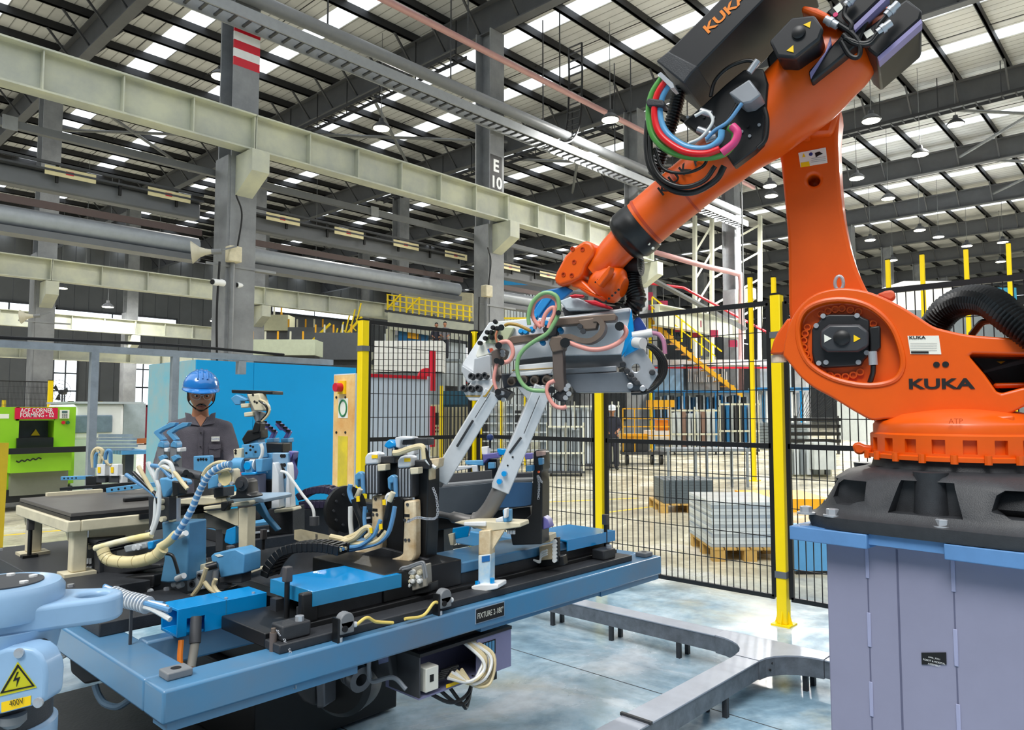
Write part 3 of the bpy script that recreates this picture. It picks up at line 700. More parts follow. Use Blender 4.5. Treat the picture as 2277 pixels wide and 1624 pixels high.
g.build('wire_mesh', m_dgrey, t, kind='stuff')
for px, y0, y1, lab in ((106, 846, 1018, 'yellow post at the end of the far mesh guard'), (4, 890, 1000, 'short yellow post before the far mesh guard'), (152, 893, 1022, 'yellow post behind the white machine film'), (220, 893, 1000, 'yellow post between the white machine and the guard frame')):
    p = onZ(px, y1, 0); z = D(px, y0, (p-EYE).dot(FW)).z
    o = thing('guard_post', lab, 'post', p); MB().box(p.x-0.06, p.x+0.06, p.y-0.06, p.y+0.06, 0.02, z).build('tube', m_yellow, o); MB().box(p.x-0.12, p.x+0.12, p.y-0.12, p.y+0.12, 0, 0.02).build('base_plate', m_yellow, o)
    MB().box(p.x-0.07, p.x+0.07, p.y-0.07, p.y+0.07, z, z+0.02).build('cap', m_black, o)
# ================================================================ robot on its pedestal
def cut(o, mb):
    """take a shape out of a part"""
    me = bpy.data.meshes.new('cutter'); o0 = ORG[o.parent] if o.parent else ORG[o]
    me.from_pydata([tuple(v-o0) for v in mb.v], [], mb.f)
    bm = bmesh.new(); bm.from_mesh(me); bmesh.ops.recalc_face_normals(bm, faces=bm.faces); bm.to_mesh(me); bm.free()
    c = bpy.data.objects.new('cutter', me); COL.objects.link(c)
    if o.parent: c.parent = o.parent
    else: c.location = o.location
    keep = [(m.width, m.segments) for m in o.modifiers if m.type == 'BEVEL']
    o.modifiers.clear()
    md = o.modifiers.new('cut', 'BOOLEAN'); md.object = c; md.operation = 'DIFFERENCE'; md.solver = 'EXACT'
    dg = bpy.context.evaluated_depsgraph_get(); dg.update()
    nm = bpy.data.meshes.new_from_object(o.evaluated_get(dg)); mt = o.data.materials[0]
    o.modifiers.clear(); o.data = nm
    if not nm.materials: nm.materials.append(mt)
    bpy.data.objects.remove(c)
    for p in nm.polygons: p.use_smooth = True
    nm.set_sharp_from_angle(angle=math.radians(45))
    for w_, s_ in keep:
        md = o.modifiers.new('bevel', 'BEVEL'); md.width = w_; md.segments = s_; md.limit_method = 'ANGLE'; md.angle_limit = math.radians(45)
    return o
RP = Plane(D(1876, 755, 2.7), 29)
def PR(pix, off): return [RP(x, y, off) for x, y in pix]
def slab(pix, off, th, pl=None):
    pl = pl or RP; return MB().prism([pl(x, y, off) for x, y in pix], -pl.n*th)
def smooth_px(pts, k=4, closed=True):
    n = len(pts); out = []
    rng = range(n) if closed else range(n-1)
    for i in rng:
        a, b, c, d = (Vector((*pts[(i+j) % n], 0)) if closed else Vector((*pts[min(max(i+j, 0), n-1)], 0)) for j in (-1, 0, 1, 2))
        for j in range(k):
            t = j/k; q = 0.5*((2*b)+(c-a)*t+(2*a-5*b+4*c-d)*t*t+(3*b-a-3*c+d)*t**3); out.append((q.x, q.y))
    if not closed: out.append(pts[-1])
    return out
A_ = cr(1400, 0, 2.5964); B_ = cr(1600, 580, 3.1226); C_ = cr(1680, 1000, 2.603)
J2 = RP.p; J1 = J2 + RP.u*0.35
# ---- pedestal
ped = thing('robot_pedestal', 'tall lavender grey steel pedestal carrying the orange robot', 'pedestal', (J1.x, J1.y, 0))
hw = 0.325; pa = math.radians(-3.5); pu = Vector((math.cos(pa), math.sin(pa), 0)); pv = Vector((-math.sin(pa), math.cos(pa), 0))
PC = Vector((J1.x, J1.y, 0))
def pbox(u0, u1, v0, v1, z0, z1):
    q = [(u0,v0),(u1,v0),(u1,v1),(u0,v1)]
    return MB().hexa([PC+pu*a+pv*b+ZZ*z0 for a,b in q], [PC+pu*a+pv*b+ZZ*z1 for a,b in q])
pbox(-hw, hw, -hw, hw, 0.03, 1.02).build('column', m_lav, ped, bevel=0.006)
pbox(-0.5, 0.5, -0.5, 0.5, 0, 0.03).build('foot_plate', m_lav, ped)
m_plate = M('blue_grey_plate', (98,146,200), 0.4, var=0.2)
pbox(-0.385, 0.385, -0.385, 0.385, 1.025, 1.06).build('top_plate', m_plate, ped)
for v0, v1 in ((0.16, 0.415), (-0.415, -0.06)):
    pbox(-0.405, 0.405, v0, v1, 1.012, 1.058).build('corner_block', m_plate, ped, bevel=0.003)
m_weld = M('weld_bead', (160,164,196), 0.45, var=0.1); m_seam = M('seam_line', (96,98,124), 0.6)
for v in (0.19, -0.06):
    pbox(-hw-0.001, -hw, v-0.002, v+0.002, 0.03, 1.02).build('seam', m_seam, ped)
    for k in range(4):
        z = 0.96-k*0.22; pbox(-hw-0.004, -hw, v-0.006, v+0.006, z-0.055, z+0.055).build('weld_bead', m_weld, ped, bevel=0.003)
pbox(-hw-0.001, -hw, 0.095, 0.101, 0.03, 1.01).build('seam', m_seam, ped)
q = Plane(PC-pu*(hw+0.0015), 0); q.n = -pu; q.u = -pv
a0 = q(2050, 1478); a1 = q(2105, 1478); wv = (a1-a0).length; hh = wv*0.5
MB().prism([a0, a1, a1+ZZ*hh, a0+ZZ*hh], -pu*0.002).build('name_plate', m_ink, ped)
for k, s_ in enumerate(('AM6_P221', 'ROBOT & PEDESTAL', 'ASSEMBLY')):
    wd = wv*(0.46, 0.86, 0.5)[k]; text(s_, a0-pv*((wv-wd)/2)+ZZ*(hh*(0.70-0.28*k))-pu*0.002, -pv, ZZ, hh*0.15, m_white, ped, width=wd)
# ---- robot
rob = thing('industrial_robot', 'large orange six-axis industrial robot with black cable carrier', 'robot', (J1.x, J1.y, 1.06))
# base casting: square foot rising to a round neck
def sq(h, z, n=48, p=5.0):
    out = []
    for k in range(n):
        a = 2*math.pi*k/n; c, s_ = math.cos(a), math.sin(a)
        r = h/((abs(c)**p+abs(s_)**p)**(1/p)); out.append(PC+pu*(r*c)+pv*(r*s_)+ZZ*z)
    return out
bc = MB().rings([sq(0.40,1.06,48,6), sq(0.405,1.075,48,6), sq(0.405,1.10,48,6), sq(0.385,1.108,48,6), sq(0.372,1.13,48,5), sq(0.345,1.22,48,4), sq(0.325,1.245,48,3), sq(0.27,1.262,48,2), sq(0.26,1.30,48,2)]).build('base_casting', m_dark, rob, smooth=True)
ct = MB()
for i, (u_, v_) in enumerate(((-1,0),(0,1),(0,-1),(1,0))):
    dn = pu*u_+pv*v_; sd = dn.cross(ZZ)
    for sg in (-1, 1):
        c = PC+dn*0.36+sd*(sg*0.235)
        ct.prism([c+sd*a+ZZ*z for a, z in ((-0.055,1.14),(0.04,1.14),(0.06,1.16),(0.05,1.205),(0.03,1.22),(-0.055,1.22))], -dn*0.2)
cut(bc, ct)
ct = MB()
for (u_, v_) in ((-1,0),(0,1)):
    dn = pu*u_+pv*v_; sd = dn.cross(ZZ); c = PC+dn*0.42
    ct.prism([c+sd*a+ZZ*z for a, z in ((-0.105,1.13),(0.105,1.13),(0.075,1.232),(-0.075,1.232))], -dn*0.115)
cut(bc, ct)
for (u_, v_) in ((-1,0),(0,1)):
    dn = pu*u_+pv*v_; MB().lathe(PC+dn*0.30+ZZ*1.13, ZZ, [(0.05,0),(0.045,0.1),(0.05,0.13)], 16).build('core_boss', m_dark, rob, smooth=True)
for a, b in ((-0.37,0.37),(-0.37,-0.05),(-0.37,0.28),(0.0,0.37)):
    c = PC+pu*a+pv*b
    MB().lathe(c+ZZ*1.1, ZZ, [(0.030,0),(0.030,0.006)], 18).build('washer', m_steel, rob)
    MB().lathe(c+ZZ*1.106, ZZ, [(0.020,0),(0.020,0.018),(0.016,0.020)], 6).build('foot_bolt', m_steel, rob)
# turning ring with bolt pockets
o = MB().lathe(Vector((J1.x,J1.y,0)), ZZ, [(0.268,1.29),(0.285,1.292),(0.285,1.305),(0.272,1.308),(0.272,1.372),(0.262,1.378),(0.262,1.405),(0.255,1.415),(0.21,1.44),(0.12,1.46)], 56).build('turning_ring', m_orange, rob, smooth=True)
ct = MB()
for k in range(20):
    a = 2*math.pi*k/20; dn = Vector((math.cos(a), math.sin(a), 0)); ct.obox(Vector((J1.x,J1.y,1.338))+dn*0.275, dn.cross(ZZ), ZZ, dn, 0.019, 0.022, 0.022)
cut(o, ct)
for k in range(20):
    a = 2*math.pi*(k+0.5)/20; dn = Vector((math.cos(a), math.sin(a), 0)); c = Vector((J1.x,J1.y,1.298))+dn*0.286
    MB().cyl(c-ZZ*0.012, c+ZZ*0.016, 0.011, n=8).build('ring_bolt', m_orange, rob)
p = RP(1925, 998, 0.0); MB().prism([RP(x,y,0.06) for x,y in B_((920,1290),(935,1265),(970,1262),(1010,1280),(1065,1285),(1065,1330),(1010,1335),(980,1350),(940,1340))], -RP.n*0.05).build('stop_lug', m_orange, rob, bevel=0.008)
# rotating column
hub_px = B_((440,660),(452,560),(480,450),(530,350),(610,262),(710,210),(850,188),(1000,205),(1130,250),(1270,320),(1390,395),(1480,452),(1560,478),(1720,512),(1900,528),(2200,545),(2400,560),(2400,1010),(2120,1010),(2000,1075),(1900,1120),(1500,1130),(1290,1118),(1170,1100),(1060,1108),(960,1060),(860,1000),(760,940),(650,880),(560,805),(490,720))
hub_px = smooth_px(hub_px[:17], 4, False)+hub_px[17:22]+smooth_px(hub_px[22:]+hub_px[:1], 4, False)[:-1]
hub = slab(hub_px, 0.13, 0.40).build('rotating_column', m_orange, rob, bevel=0.03, seg=4)
mc = RP(1870, 760, 0.14)
rec = [(1790,690),(1815,675),(1850,667),(1890,668),(1930,680),(1962,702),(1985,730),(2000,765),(2008,800),(2005,825),(1990,845),(1960,855),(1920,857),(1870,848),(1830,832),(1798,808),(1780,775),(1774,740),(1777,712)]
rec = smooth_px(rec, 3)
cut(hub, MB().prism([RP(x,y,0.16) for x,y in rec], -RP.n*0.075))
tri = B_((1735,655),(1760,640),(2350,655),(2350,860),(2110,880),(1965,920),(1930,905),(1850,790))
cut(hub, MB().prism([RP(x,y,0.16) for x,y in tri], -RP.n*0.30))
slab(B_((1745,660),(2330,665),(2330,850),(1960,900)), -0.10, 0.05).build('rear_motor_cover', m_black, rob)
slab(B_((2080,690),(2330,620),(2330,660),(1840,780),(1830,765)), 0.02, 0.02).build('cable_strap', m_black, rob)
slab(B_((1925,700),(1985,698),(1955,716)), -0.095, 0.004).build('warning_triangle', m_wy, rob)
slab(B_((1900,850),(2330,840),(2330,880),(1910,885)), 0.05, 0.06).build('lower_rib', m_orange, rob, bevel=0.01)
slab(B_((1885,1080),(2050,1070),(2050,1160),(1925,1165),(1890,1140)), 0.2, 0.1).build('lifting_pocket', m_orange, rob, bevel=0.015)
# rim of the recess, bolts, motor of axis two
MB().tube([RP(x,y,0.128) for x,y in rec]+[RP(*rec[0],0.128)], 0.010, 8).build('recess_rim', m_orange, rob, smooth=True)
bolts = B_((706,372),(755,352),(805,340),(852,335),(910,345),(965,357),(613,464),(597,508),(587,555),(588,604),(600,650),(623,692),(720,780),(770,797),(820,808),(876,806),(930,795),(978,774),(1068,440))
for x, y in bolts:
    c = RP(x, y, 0.085); MB().lathe(c, RP.n, [(0.013,0),(0.013,0.012),(0.008,0.012),(0.008,0.003)], 16).build('hub_bolt', m_orange, rob)
slab(B_((655,450),(690,420),(710,385),(760,372),(960,372),(1000,395),(1040,410),(1042,520),(1040,650),(1000,690),(980,730),(720,745),(655,715),(640,640),(640,480)), 0.12, 0.07).build('axis_two_motor_flange', M('motor_black', (38,39,42), 0.4, var=0.2), rob, bevel=0.006)
slab(B_((698,485),(760,440),(970,440),(1035,490),(1035,590),(960,632),(745,632),(698,600)), 0.165, 0.05).build('axis_two_motor', M('motor_grey', (64,66,70), 0.35, var=0.2), rob, bevel=0.01)
MB().lathe(RP(1872,752,0.163), RP.n, [(0.027,0),(0.027,0.010),(0.02,0.016),(0.005,0.017)], 20).build('motor_cap', m_black, rob, smooth=True)
slab(B_((726,512),(778,540),(728,568)), 0.167, 0.002).build('white_triangle', m_sticker, rob)
slab(B_((931,514),(978,541),(931,566)), 0.167, 0.002).build('warning_triangle', m_wy, rob)
for x, y in B_((672,452),(720,385),(955,382),(690,712),(740,706),(965,706),(1022,640)): MB().lathe(RP(x,y,0.12), RP.n, [(0.009,0),(0.009,0.006)], 10).build('motor_screw', m_steel, rob)
slab(B_((1040,460),(1115,450),(1118,600),(1080,640),(1045,630)), 0.135, 0.06).build('connector_block', m_black, rob, bevel=0.005)
MB().cyl(RP(1940,782,0.15), RP(1942,812,0.15), 0.014, n=14).build('cable_connector', m_steel, rob)
MB().tube(spline([RP(1942,812,0.15), RP(1941,830,0.14), RP(1934,852,0.12)]), 0.009, 8).build('motor_cable', m_rubber, rob)
# eye bolts, lugs
c = RP(1866, 630, 0.06); MB().tube([c+RP.u*(0.014*math.cos(k*math.pi/8))+ZZ*(0.026*math.sin(k*math.pi/8)+0.0) for k in range(17)], 0.006, 8).cyl(RP(1866,650,0.06), RP(1866,642,0.06), 0.018, n=12).build('eye_bolt', m_steel, rob, smooth=True)
slab(B_((1090,232),(1150,208),(1195,200),(1222,225),(1222,255),(1190,280),(1140,262)), -0.05, 0.05).build('lifting_lug', M('faded_orange', (214,104,72), 0.45), rob, bevel=0.01)
slab(B_((348,650),(372,560),(400,500),(470,400),(500,400),(470,620),(440,650)), 0.02, 0.12).build('stop_buffer_housing', m_orange, rob, bevel=0.02)
MB().cyl(RP(1731,790,-0.02), RP(1732,806,-0.02), 0.028, n=16).build('stop_buffer', M('cream_rubber', (232,214,190), 0.5), rob)
# name plate and letters on the column
pl = slab(B_((1305,522),(1522,520),(1540,650),(1325,648)), 0.1325, 0.003).build('rating_plate', m_sticker, rob)
a, b = RP(*B_((1318,546))[0], 0.134), RP(*B_((1432,544))[0], 0.134); text('KUKA', a, b-a, ZZ, 0.011, m_ink, rob, bold=0.03, width=(b-a).length)
a, b = RP(*B_((1330,644))[0], 0.134), RP(*B_((1452,644))[0], 0.134); MB().prism([a, b, b+ZZ*0.007, a+ZZ*0.007], RP.n*0.0005).build('bar_code', m_ink, rob)
for k in range(4):
    a, b = RP(1600+1325/3.1226, 580+(575+k*16)/3.1226, 0.134), RP(1600+1510/3.1226, 580+(575+k*16)/3.1226, 0.134); MB().prism([a, b, b+ZZ*0.0008, a+ZZ*0.0008], RP.n*0.0004).build('print_line', m_grey, rob)
a, b = RP(*B_((1316,893))[0], 0.1315), RP(*B_((1776,892))[0], 0.1315); text('KUKA', a, b-a, ZZ, 0.036, m_ink, rob, bold=0.035, width=(b-a).length)
for x, y in B_((1506,722),(1569,720)): MB().lathe(RP(x,y,0.13), RP.n, [(0.010,0),(0.010,0.003),(0.006,0.003)], 12).build('screw', m_black, rob)
a, b = RP(*B_((1590,1132))[0], 0.275), RP(*B_((1690,1132))[0], 0.275); text('ATP', a, b-a, ZZ, 0.016, M('relief_orange', (206,74,4), 0.45), rob, width=(b-a).length, th=0.001)
# link arm
la = slab(smooth_px([(1728,300),(1736,360),(1744,440),(1752,540),(1753,640),(1758,720),(1790,800),(1880,830),(1950,780),(1950,690),(1925,640),(1903,590),(1886,530),(1873,460),(1866,380),(1863,300),(1866,230),(1830,225),(1780,280)], 3), -0.04, 0.17).build('link_arm', m_orange, rob, bevel=0.02, seg=3)
hole = [(1806+14*math.cos(k*math.pi/8), 394+13*math.sin(k*math.pi/8)) for k in range(16)]
cut(la, MB().prism([RP(x,y,0.0) for x,y in hole], -RP.n*0.13))
slab([(1775,340),(1836,328),(1840,362),(1780,372)], -0.037, 0.003).build('safety_label', m_sticker, rob)
slab([(1780,362),(1799,359),(1801,369),(1781,372)], -0.036, 0.003).build('yellow_label_corner', m_wy, rob)
MB().prism([RP(x,y,-0.036) for x,y in ((1784,350),(1787,341),(1791,349))], RP.n*0.001).build('label_triangle', m_wy, rob)
MB().lathe(RP(1803,343,-0.037), RP.n, [(0.007,0),(0.007,0.001)], 14).build('label_circle', M('print_blue', (40,60,130), 0.5), rob)
slab([(1812,340),(1822,337),(1830,342),(1822,345),(1814,350)], -0.036, 0.003).build('label_pictogram', m_ink, rob)
for k in range(3): 
    a, b = RP(1804, 353+k*4, -0.036), RP(1836, 349+k*4, -0.036); MB().prism([a,b,b+ZZ*0.001,a+ZZ*0.001], RP.n*0.0004).build('print_line', m_grey, rob)
# forearm: a casting that narrows to a round tube
off = 0.12
def tube_px(pts, off, name, mat, n=28, k=5, **kw):
    P_ = [RP(x,y,off) for x,y,_ in pts]; rs = [r*((p-EYE).dot(FW))/FPX for p, (_,_,r) in zip(P_, pts)]
    sp = spline(P_, k); rr = []
    for i in range(len(rs)-1):
        for j in range(k): t_ = j/k; t_ = t_*t_*(3-2*t_); rr.append(rs[i]*(1-t_)+rs[i+1]*t_)
    rr.append(rs[-1])
    return MB().tube(sp, rr, n).build(name, mat, rob, smooth=True, **kw)
tube_px([(1412,516,56),(1470,466,57),(1545,404,59),(1625,338,68),(1705,272,82),(1790,198,92),(1860,135,86),(1930,70,62),(1975,30,30)], off, 'forearm', m_orange)
tube_px([(1436,494,57.6),(1441,490,57.6)], off, 'forearm_ring', M('ring_dark_orange', (190,62,10), 0.4), k=2)
tube_px([(1520,424,60),(1524,421,60)], off, 'forearm_ring', M('ring_dark_orange', (190,62,10), 0.4), k=2)
slab([(1790,270),(1850,215),(1866,235),(1858,270),(1848,298),(1815,300),(1788,300)], 0.0, 0.05).build('elbow_ear', m_orange, rob, bevel=0.015)
MB().lathe(RP(1823,277,0.0), RP.n, [(0.013,0),(0.013,0.004),(0.010,0.006)], 16).build('ear_cap', m_orange, rob)
MB().cyl(RP(1795,298,-0.02), RP(1793,312,-0.02), 0.014, n=12).build('grease_fitting', m_orange, rob)
# rubber boot, wrist
tube_px([(1432,500,59),(1418,512,61),(1402,525,60),(1390,537,50),(1383,543,36)], off, 'rubber_boot', m_rubber, k=4)
for k in range(9):
    a = RP(1379+k*9.2, 474+k*9.8, off+0.085-abs(k-4)*0.012); MB().lathe(a, RP.n, [(0.006,0),(0.006,0.004)], 8).build('boot_screw', m_sticker, rob)
G_ = cr(960, 480, 3.3833)
tube_px([(1392,536,40),(1372,556,38),(1345,588,36),(1325,608,30)], off, 'wrist_neck', m_orange, k=5)
tube_px([(1316,612,10),(1330,622,34),(1352,630,42),(1374,636,40),(1388,640,22)], off, 'wrist_barrel', m_orange, k=4)
slab(G_((920,470),(935,420),(1000,300),(1060,240),(1150,182),(1200,200),(1226,250),(1215,300),(1160,370),(1140,430),(1110,470),(1050,500),(960,530),(925,505)), off+0.07, 0.15).build('wrist_side_cover', m_orange, rob, bevel=0.025, seg=4)
for x, y in G_((1135,252),(1072,348),(992,442),(1054,448),(1060,250)): MB().lathe(RP(x,y,off+0.07), RP.n, [(0.010,0),(0.010,0.003),(0.006,0.003),(0.006,-0.002)], 12).build('cover_screw', M('ring_dark_orange', (190,62,10), 0.4), rob)
slab(G_((1040,500),(1110,462),(1240,585),(1300,600),(1310,640),(1180,600),(1100,545),(1050,530)), off+0.05, 0.10).build('wrist_flange', m_orange, rob, bevel=0.02, seg=3)
slab(G_((1230,500),(1330,375),(1345,380),(1330,440),(1260,535)), off+0.12, 0.05).build('wrist_rib', m_orange, rob, bevel=0.012)
for k in range(5):
    x, y = G_((1232+k*19, 500-k*16))[0]; MB().cyl(RP(x,y,off+0.10), RP(x,y,off+0.108), 0.004, n=8).build('wrist_bolt', m_black, rob)
for k in range(5):
    x, y = G_((1310+k*24, 645-k*22))[0]; MB().cyl(RP(x,y,off+0.08), RP(x,y,off+0.095), 0.005, n=8).build('wrist_bolt', m_black, rob)
# corrugated black conduit behind the wrist
def bellows(path, r, name, parent, mat=m_rubber, pitch=0.012, amp=0.1, n=14):
    sp = [Vector(p) for p in path]; seg = [0]
    for a, b in zip(sp, sp[1:]): seg.append(seg[-1]+(b-a).length)
    L = seg[-1]; m_ = max(4, int(L/pitch)*2); pts = []; rr = []
    for k in range(m_+1):
        s_ = L*k/m_; i = 0
        while i < len(seg)-2 and seg[i+1] < s_: i += 1
        f = (s_-seg[i])/max(1e-6, seg[i+1]-seg[i]); pts.append(sp[i].lerp(sp[i+1], f)); rr.append(r*(1+(amp if k % 2 else -amp)))
    return MB().tube(pts, rr, n).build(name, mat, parent, smooth=False)
bellows(spline([RP(1412,575,0.02), RP(1405,610,0.03), RP(1408,640,0.04), RP(1416,670,0.05), RP(1400,690,0.05)]), 0.038, 'dress_conduit', rob)
MB().cyl(RP(1390,592,0.03), RP(1425,588,0.03), 0.05, n=14).build('conduit_clamp', m_rubber, rob, smooth=True)
bellows(spline([RP(2075,730,-0.12), RP(2105,690,-0.08), RP(2150,668,-0.02), RP(2200,672,0.05), RP(2245,705,0.12), RP(2320,765,0.16), RP(2350,830,0.10), RP(2345,880,-0.02)]), 0.048, 'supply_conduit', rob, pitch=0.013)
MB().tube(spline([RP(2160,745,-0.1), RP(2190,715,-0.05), RP(2240,722,0.0), RP(2300,750,0.05)]), 0.012, 8).build('supply_cable', m_rubber, rob)
bellows(spline([RP(1512,195,0.2), RP(1497,260,0.2), RP(1478,320,0.18), RP(1455,390,0.14)]), 0.027, 'carrier_conduit', rob, pitch=0.011)
# axis three motor
slab(A_((805,235),(935,98),(1065,85),(1118,160),(1095,225),(955,335),(850,325)), 0.42, 0.03).build('axis_three_motor_cover', M('motor_black', (38,39,42), 0.4, var=0.2), rob, bevel=0.008)
slab(A_((815,240),(938,108),(1058,95),(1106,162),(1085,225),(950,325),(855,315)), 0.39, 0.32).build('axis_three_motor', m_black, rob, bevel=0.008)
slab(A_((790,330),(920,180),(1110,190),(1120,250),(985,530),(960,520),(805,400)), 0.20, 0.12).build('motor_flange', m_black, rob, bevel=0.008)
MB().lathe(RP(1776,73,0.42), RP.n, [(0.022,0),(0.022,0.008),(0.016,0.012)], 18).build('motor_cap', m_black, rob, smooth=True)
slab(A_((1003,142),(1047,122),(1040,160)), 0.4225, 0.002).build('warning_triangle', m_wy, rob)
slab(A_((906,292),(945,260),(947,303)), 0.4225, 0.002).build('warning_triangle', m_wy, rob)
slab(A_((862,408),(890,430),(872,425)), 0.205, 0.002).build('warning_triangle', m_wy, rob)
slab(A_((985,60),(1000,25),(1080,40),(1160,80),(1200,150),(1110,110)), 0.30, 0.1).build('elbow_casting', m_orange, rob, bevel=0.02)
# black cable carrier box
slab([(1458,135),(1486,113),(1700,-100),(1795,-100),(1537,163),(1520,186)], 0.40, 0.36).build('cable_carrier', M('carrier_black', (34,35,38), 0.4, var=0.2), rob, bevel=0.006)
a, b = RP(*A_((455,196))[0], 0.402), RP(*A_((690,-20))[0], 0.402); uu = (b-a).normalized(); vv = (ZZ-uu*uu.z).normalized()
text('KUKA', a, uu, RP.n.cross(uu), 0.036, M('orange_print', (250,140,30), 0.5), rob, bold=0.03, width=(b-a).length)
slab([(1458,135),(1486,113),(1552,147),(1537,163),(1520,186)], 0.404, 0.38).build('carrier_end_cap', m_dark, rob, bevel=0.006)
# boxes of the upper dress pack
for pts_, of, th in ((A_((1130,70),(1240,-20),(1480,-40),(1380,60),(1250,170)), 0.30, 0.30), (A_((1330,190),(1600,-10),(1690,60),(1680,110),(1430,330),(1380,290)), 0.28, 0.3), (A_((1030,410),(1240,180),(1400,60),(1330,240),(1050,480)), 0.29, 0.1)):
    slab(pts_, of, th).build('dress_pack_box', m_black, rob, bevel=0.008)
m_vio = M('violet_grey_panel', (150,142,190), 0.45)
slab(A_((1290,150),(1480,-30),(1500,-20),(1300,175)), 0.31, 0.05).build('dress_pack_panel', m_vio, rob)
slab(A_((1430,330),(1682,110),(1690,130),(1440,355)), 0.285, 0.05).build('dress_pack_panel', m_vio, rob)
slab(A_((1040,420),(1130,300),(1160,210),(1165,250),(1130,310),(1045,450)), 0.30, 0.02).build('dress_pack_panel', m_vio, rob)
for (x0,y0,x1,y1) in ((1130,110,1200,150),(1480,90,1550,20),(1430,190,1510,130),(1250,30,1300,-20)):
    (a,), (b,) = A_((x0,y0)), A_((x1,y1)); MB().cyl(RP(*a,0.33), RP(*b,0.33), 0.013, n=14).cyl(RP(*a,0.33).lerp(RP(*b,0.33),0.3), RP(*a,0.33).lerp(RP(*b,0.33),0.55), 0.016, n=14).build('cable_connector', m_steel, rob, smooth=True)
for pts_ in (((1205,140),(1290,200),(1330,270),(1320,330),(1270,320),(1220,240)), ((1245,40),(1240,90),(1280,140),(1270,180)), ((1430,190),(1390,240),(1330,250),(1240,220)), ((1510,130),(1440,200),(1380,260),(1290,250),(1230,200)), ((1480,95),(1430,160),(1440,200))):
    MB().tube(spline([RP(*q,0.33) for q in A_(*pts_)], 6), 0.008, 8).build('cable', m_rubber, rob, smooth=True)
slab(A_((1175,45),(1215,15),(1235,45),(1200,75)), 0.303, 0.002).build('cable_label', m_sticker, rob)
slab(A_((1350,190),(1390,165),(1412,195),(1370,222)), 0.283, 0.002).build('cable_label', m_sticker, rob)
MB().lathe(RP(1858,33,0.30), RP.n, [(0.008,0),(0.008,0.003)], 12).build('pink_cap', M('pink_cap', (230,60,120), 0.5), rob)
# valve plate with fittings on the forearm
slab(A_((305,705),(420,610),(560,480),(660,400),(770,395),(800,480),(790,620),(770,820),(720,870),(600,960),(560,900),(470,790),(380,760)), 0.27, 0.05).build('valve_plate', m_black, rob, bevel=0.006)
o = slab(A_((570,535),(690,455),(760,545),(700,590),(650,600)), 0.36, 0.09).build('connector_box', M('grey_alu_box', (150,154,160), 0.4, 0.2), rob, bevel=0.006)
slab(A_((425,745),(470,700),(520,750),(500,800),(440,790)), 0.31, 0.04).build('valve_block', m_dark, rob, bevel=0.004)
for (x0,y0,x1,y1) in ((410,640,470,660),(395,745,470,775),(440,810,500,790),(690,420,740,350),(640,600,660,570)):
    (a,), (b,) = A_((x0,y0)), A_((x1,y1)); MB().cyl(RP(*a,0.33), RP(*b,0.33), 0.012, n=12).build('hose_fitting', m_steel, rob, smooth=True)
random.seed(3)
for k in range(14):
    (q,) = A_((330+random.random()*420, 720-random.random()*80+k*8)); MB().lathe(RP(*q,0.272), RP.n, [(0.006,0),(0.006,0.004)], 8).build('plate_screw', m_steel if k % 2 else m_black, rob)
def hose(pts, off, r, mat, name='hose', pl=RP, par=rob, n=10):
    return MB().tube(spline([pl(p[0], p[1], off if len(p) < 3 else p[2]) for p in pts], 8), r, n).build(name, mat, par, smooth=True)
m_hg = M('green_air_hose', (84,156,72), 0.3); m_hr = M('red_air_hose', (222,24,32), 0.3); m_hb = M('blue_air_hose', (92,160,206), 0.3)
hose([(1474,172),(1450,210),(1443,255),(1452,300),(1480,330),(1520,346),(1570,350),(1608,342),(1630,320),(1635,296),(1622,283)], 0.37, 0.0135, m_hg)
hose([(1483,176),(1461,212),(1455,254),(1464,292),(1488,318),(1525,338),(1568,342),(1600,332)], 0.39, 0.0125, m_hr)
hose([(1491,182),(1472,216),(1467,252),(1475,284),(1495,308),(1530,328),(1572,330),(1600,312),(1605,290)], 0.38, 0.0125, m_hb)
hose([(1605,340),(1632,318),(1640,295),(1628,280)], 0.385, 0.0145, M('magenta_hose', (220,70,130), 0.35))
hose([(1472,300),(1520,322),(1560,332),(1598,310),(1612,280),(1640,232)], 0.36, 0.008, m_rubber, 'cable')
hose([(1440,270),(1438,330),(1450,380),(1490,420),(1540,428),(1590,402),(1610,370)], 0.33, 0.012, m_rubber, 'cable')
hose([(1446,300),(1450,360),(1475,400),(1520,416),(1565,402),(1590,370)], 0.35, 0.009, m_rubber, 'cable')
hose([(1455,330),(1475,375),(1520,385),(1560,372),(1575,350)], 0.34, 0.006, m_rubber, 'cable')
hose([(1580,215),(1590,180),(1620,150),(1660,135),(1685,140)], 0.32, 0.007, m_rubber, 'cable')
hose([(1545,258),(1570,248),(1585,270),(1560,305),(1530,320)], 0.36, 0.006, m_hose_w)
hose([(1700,240),(1706,270),(1702,310),(1685,330)], 0.33, 0.008, m_rubber, 'cable')
hose([(1650,230),(1620,270),(1590,290),(1570,310)], 0.37, 0.007, m_hose_b)
slab(A_((92,590),(105,565),(190,575),(205,600),(195,615),(100,612)), 0.405, 0.05).build('hose_strap', m_dark, rob, bevel=0.006)
slab(A_((160,430),(180,415),(250,480),(258,505),(240,510)), 0.41, 0.06).build('hose_clamp', m_steel, rob)
# letters round the forearm tube
nn = RP.n
for ch, (x, y) in zip('KUKA', ((1474,436),(1497,412),(1521,391),(1546,371))):
    p0 = RP(x, y, off+0.118); u_ = (RP(1560,360,off)-RP(1475,432,off)).normalized()
    text(ch, p0, u_, nn.cross(u_), 0.040, m_ink, rob, bold=0.03, width=0.036)
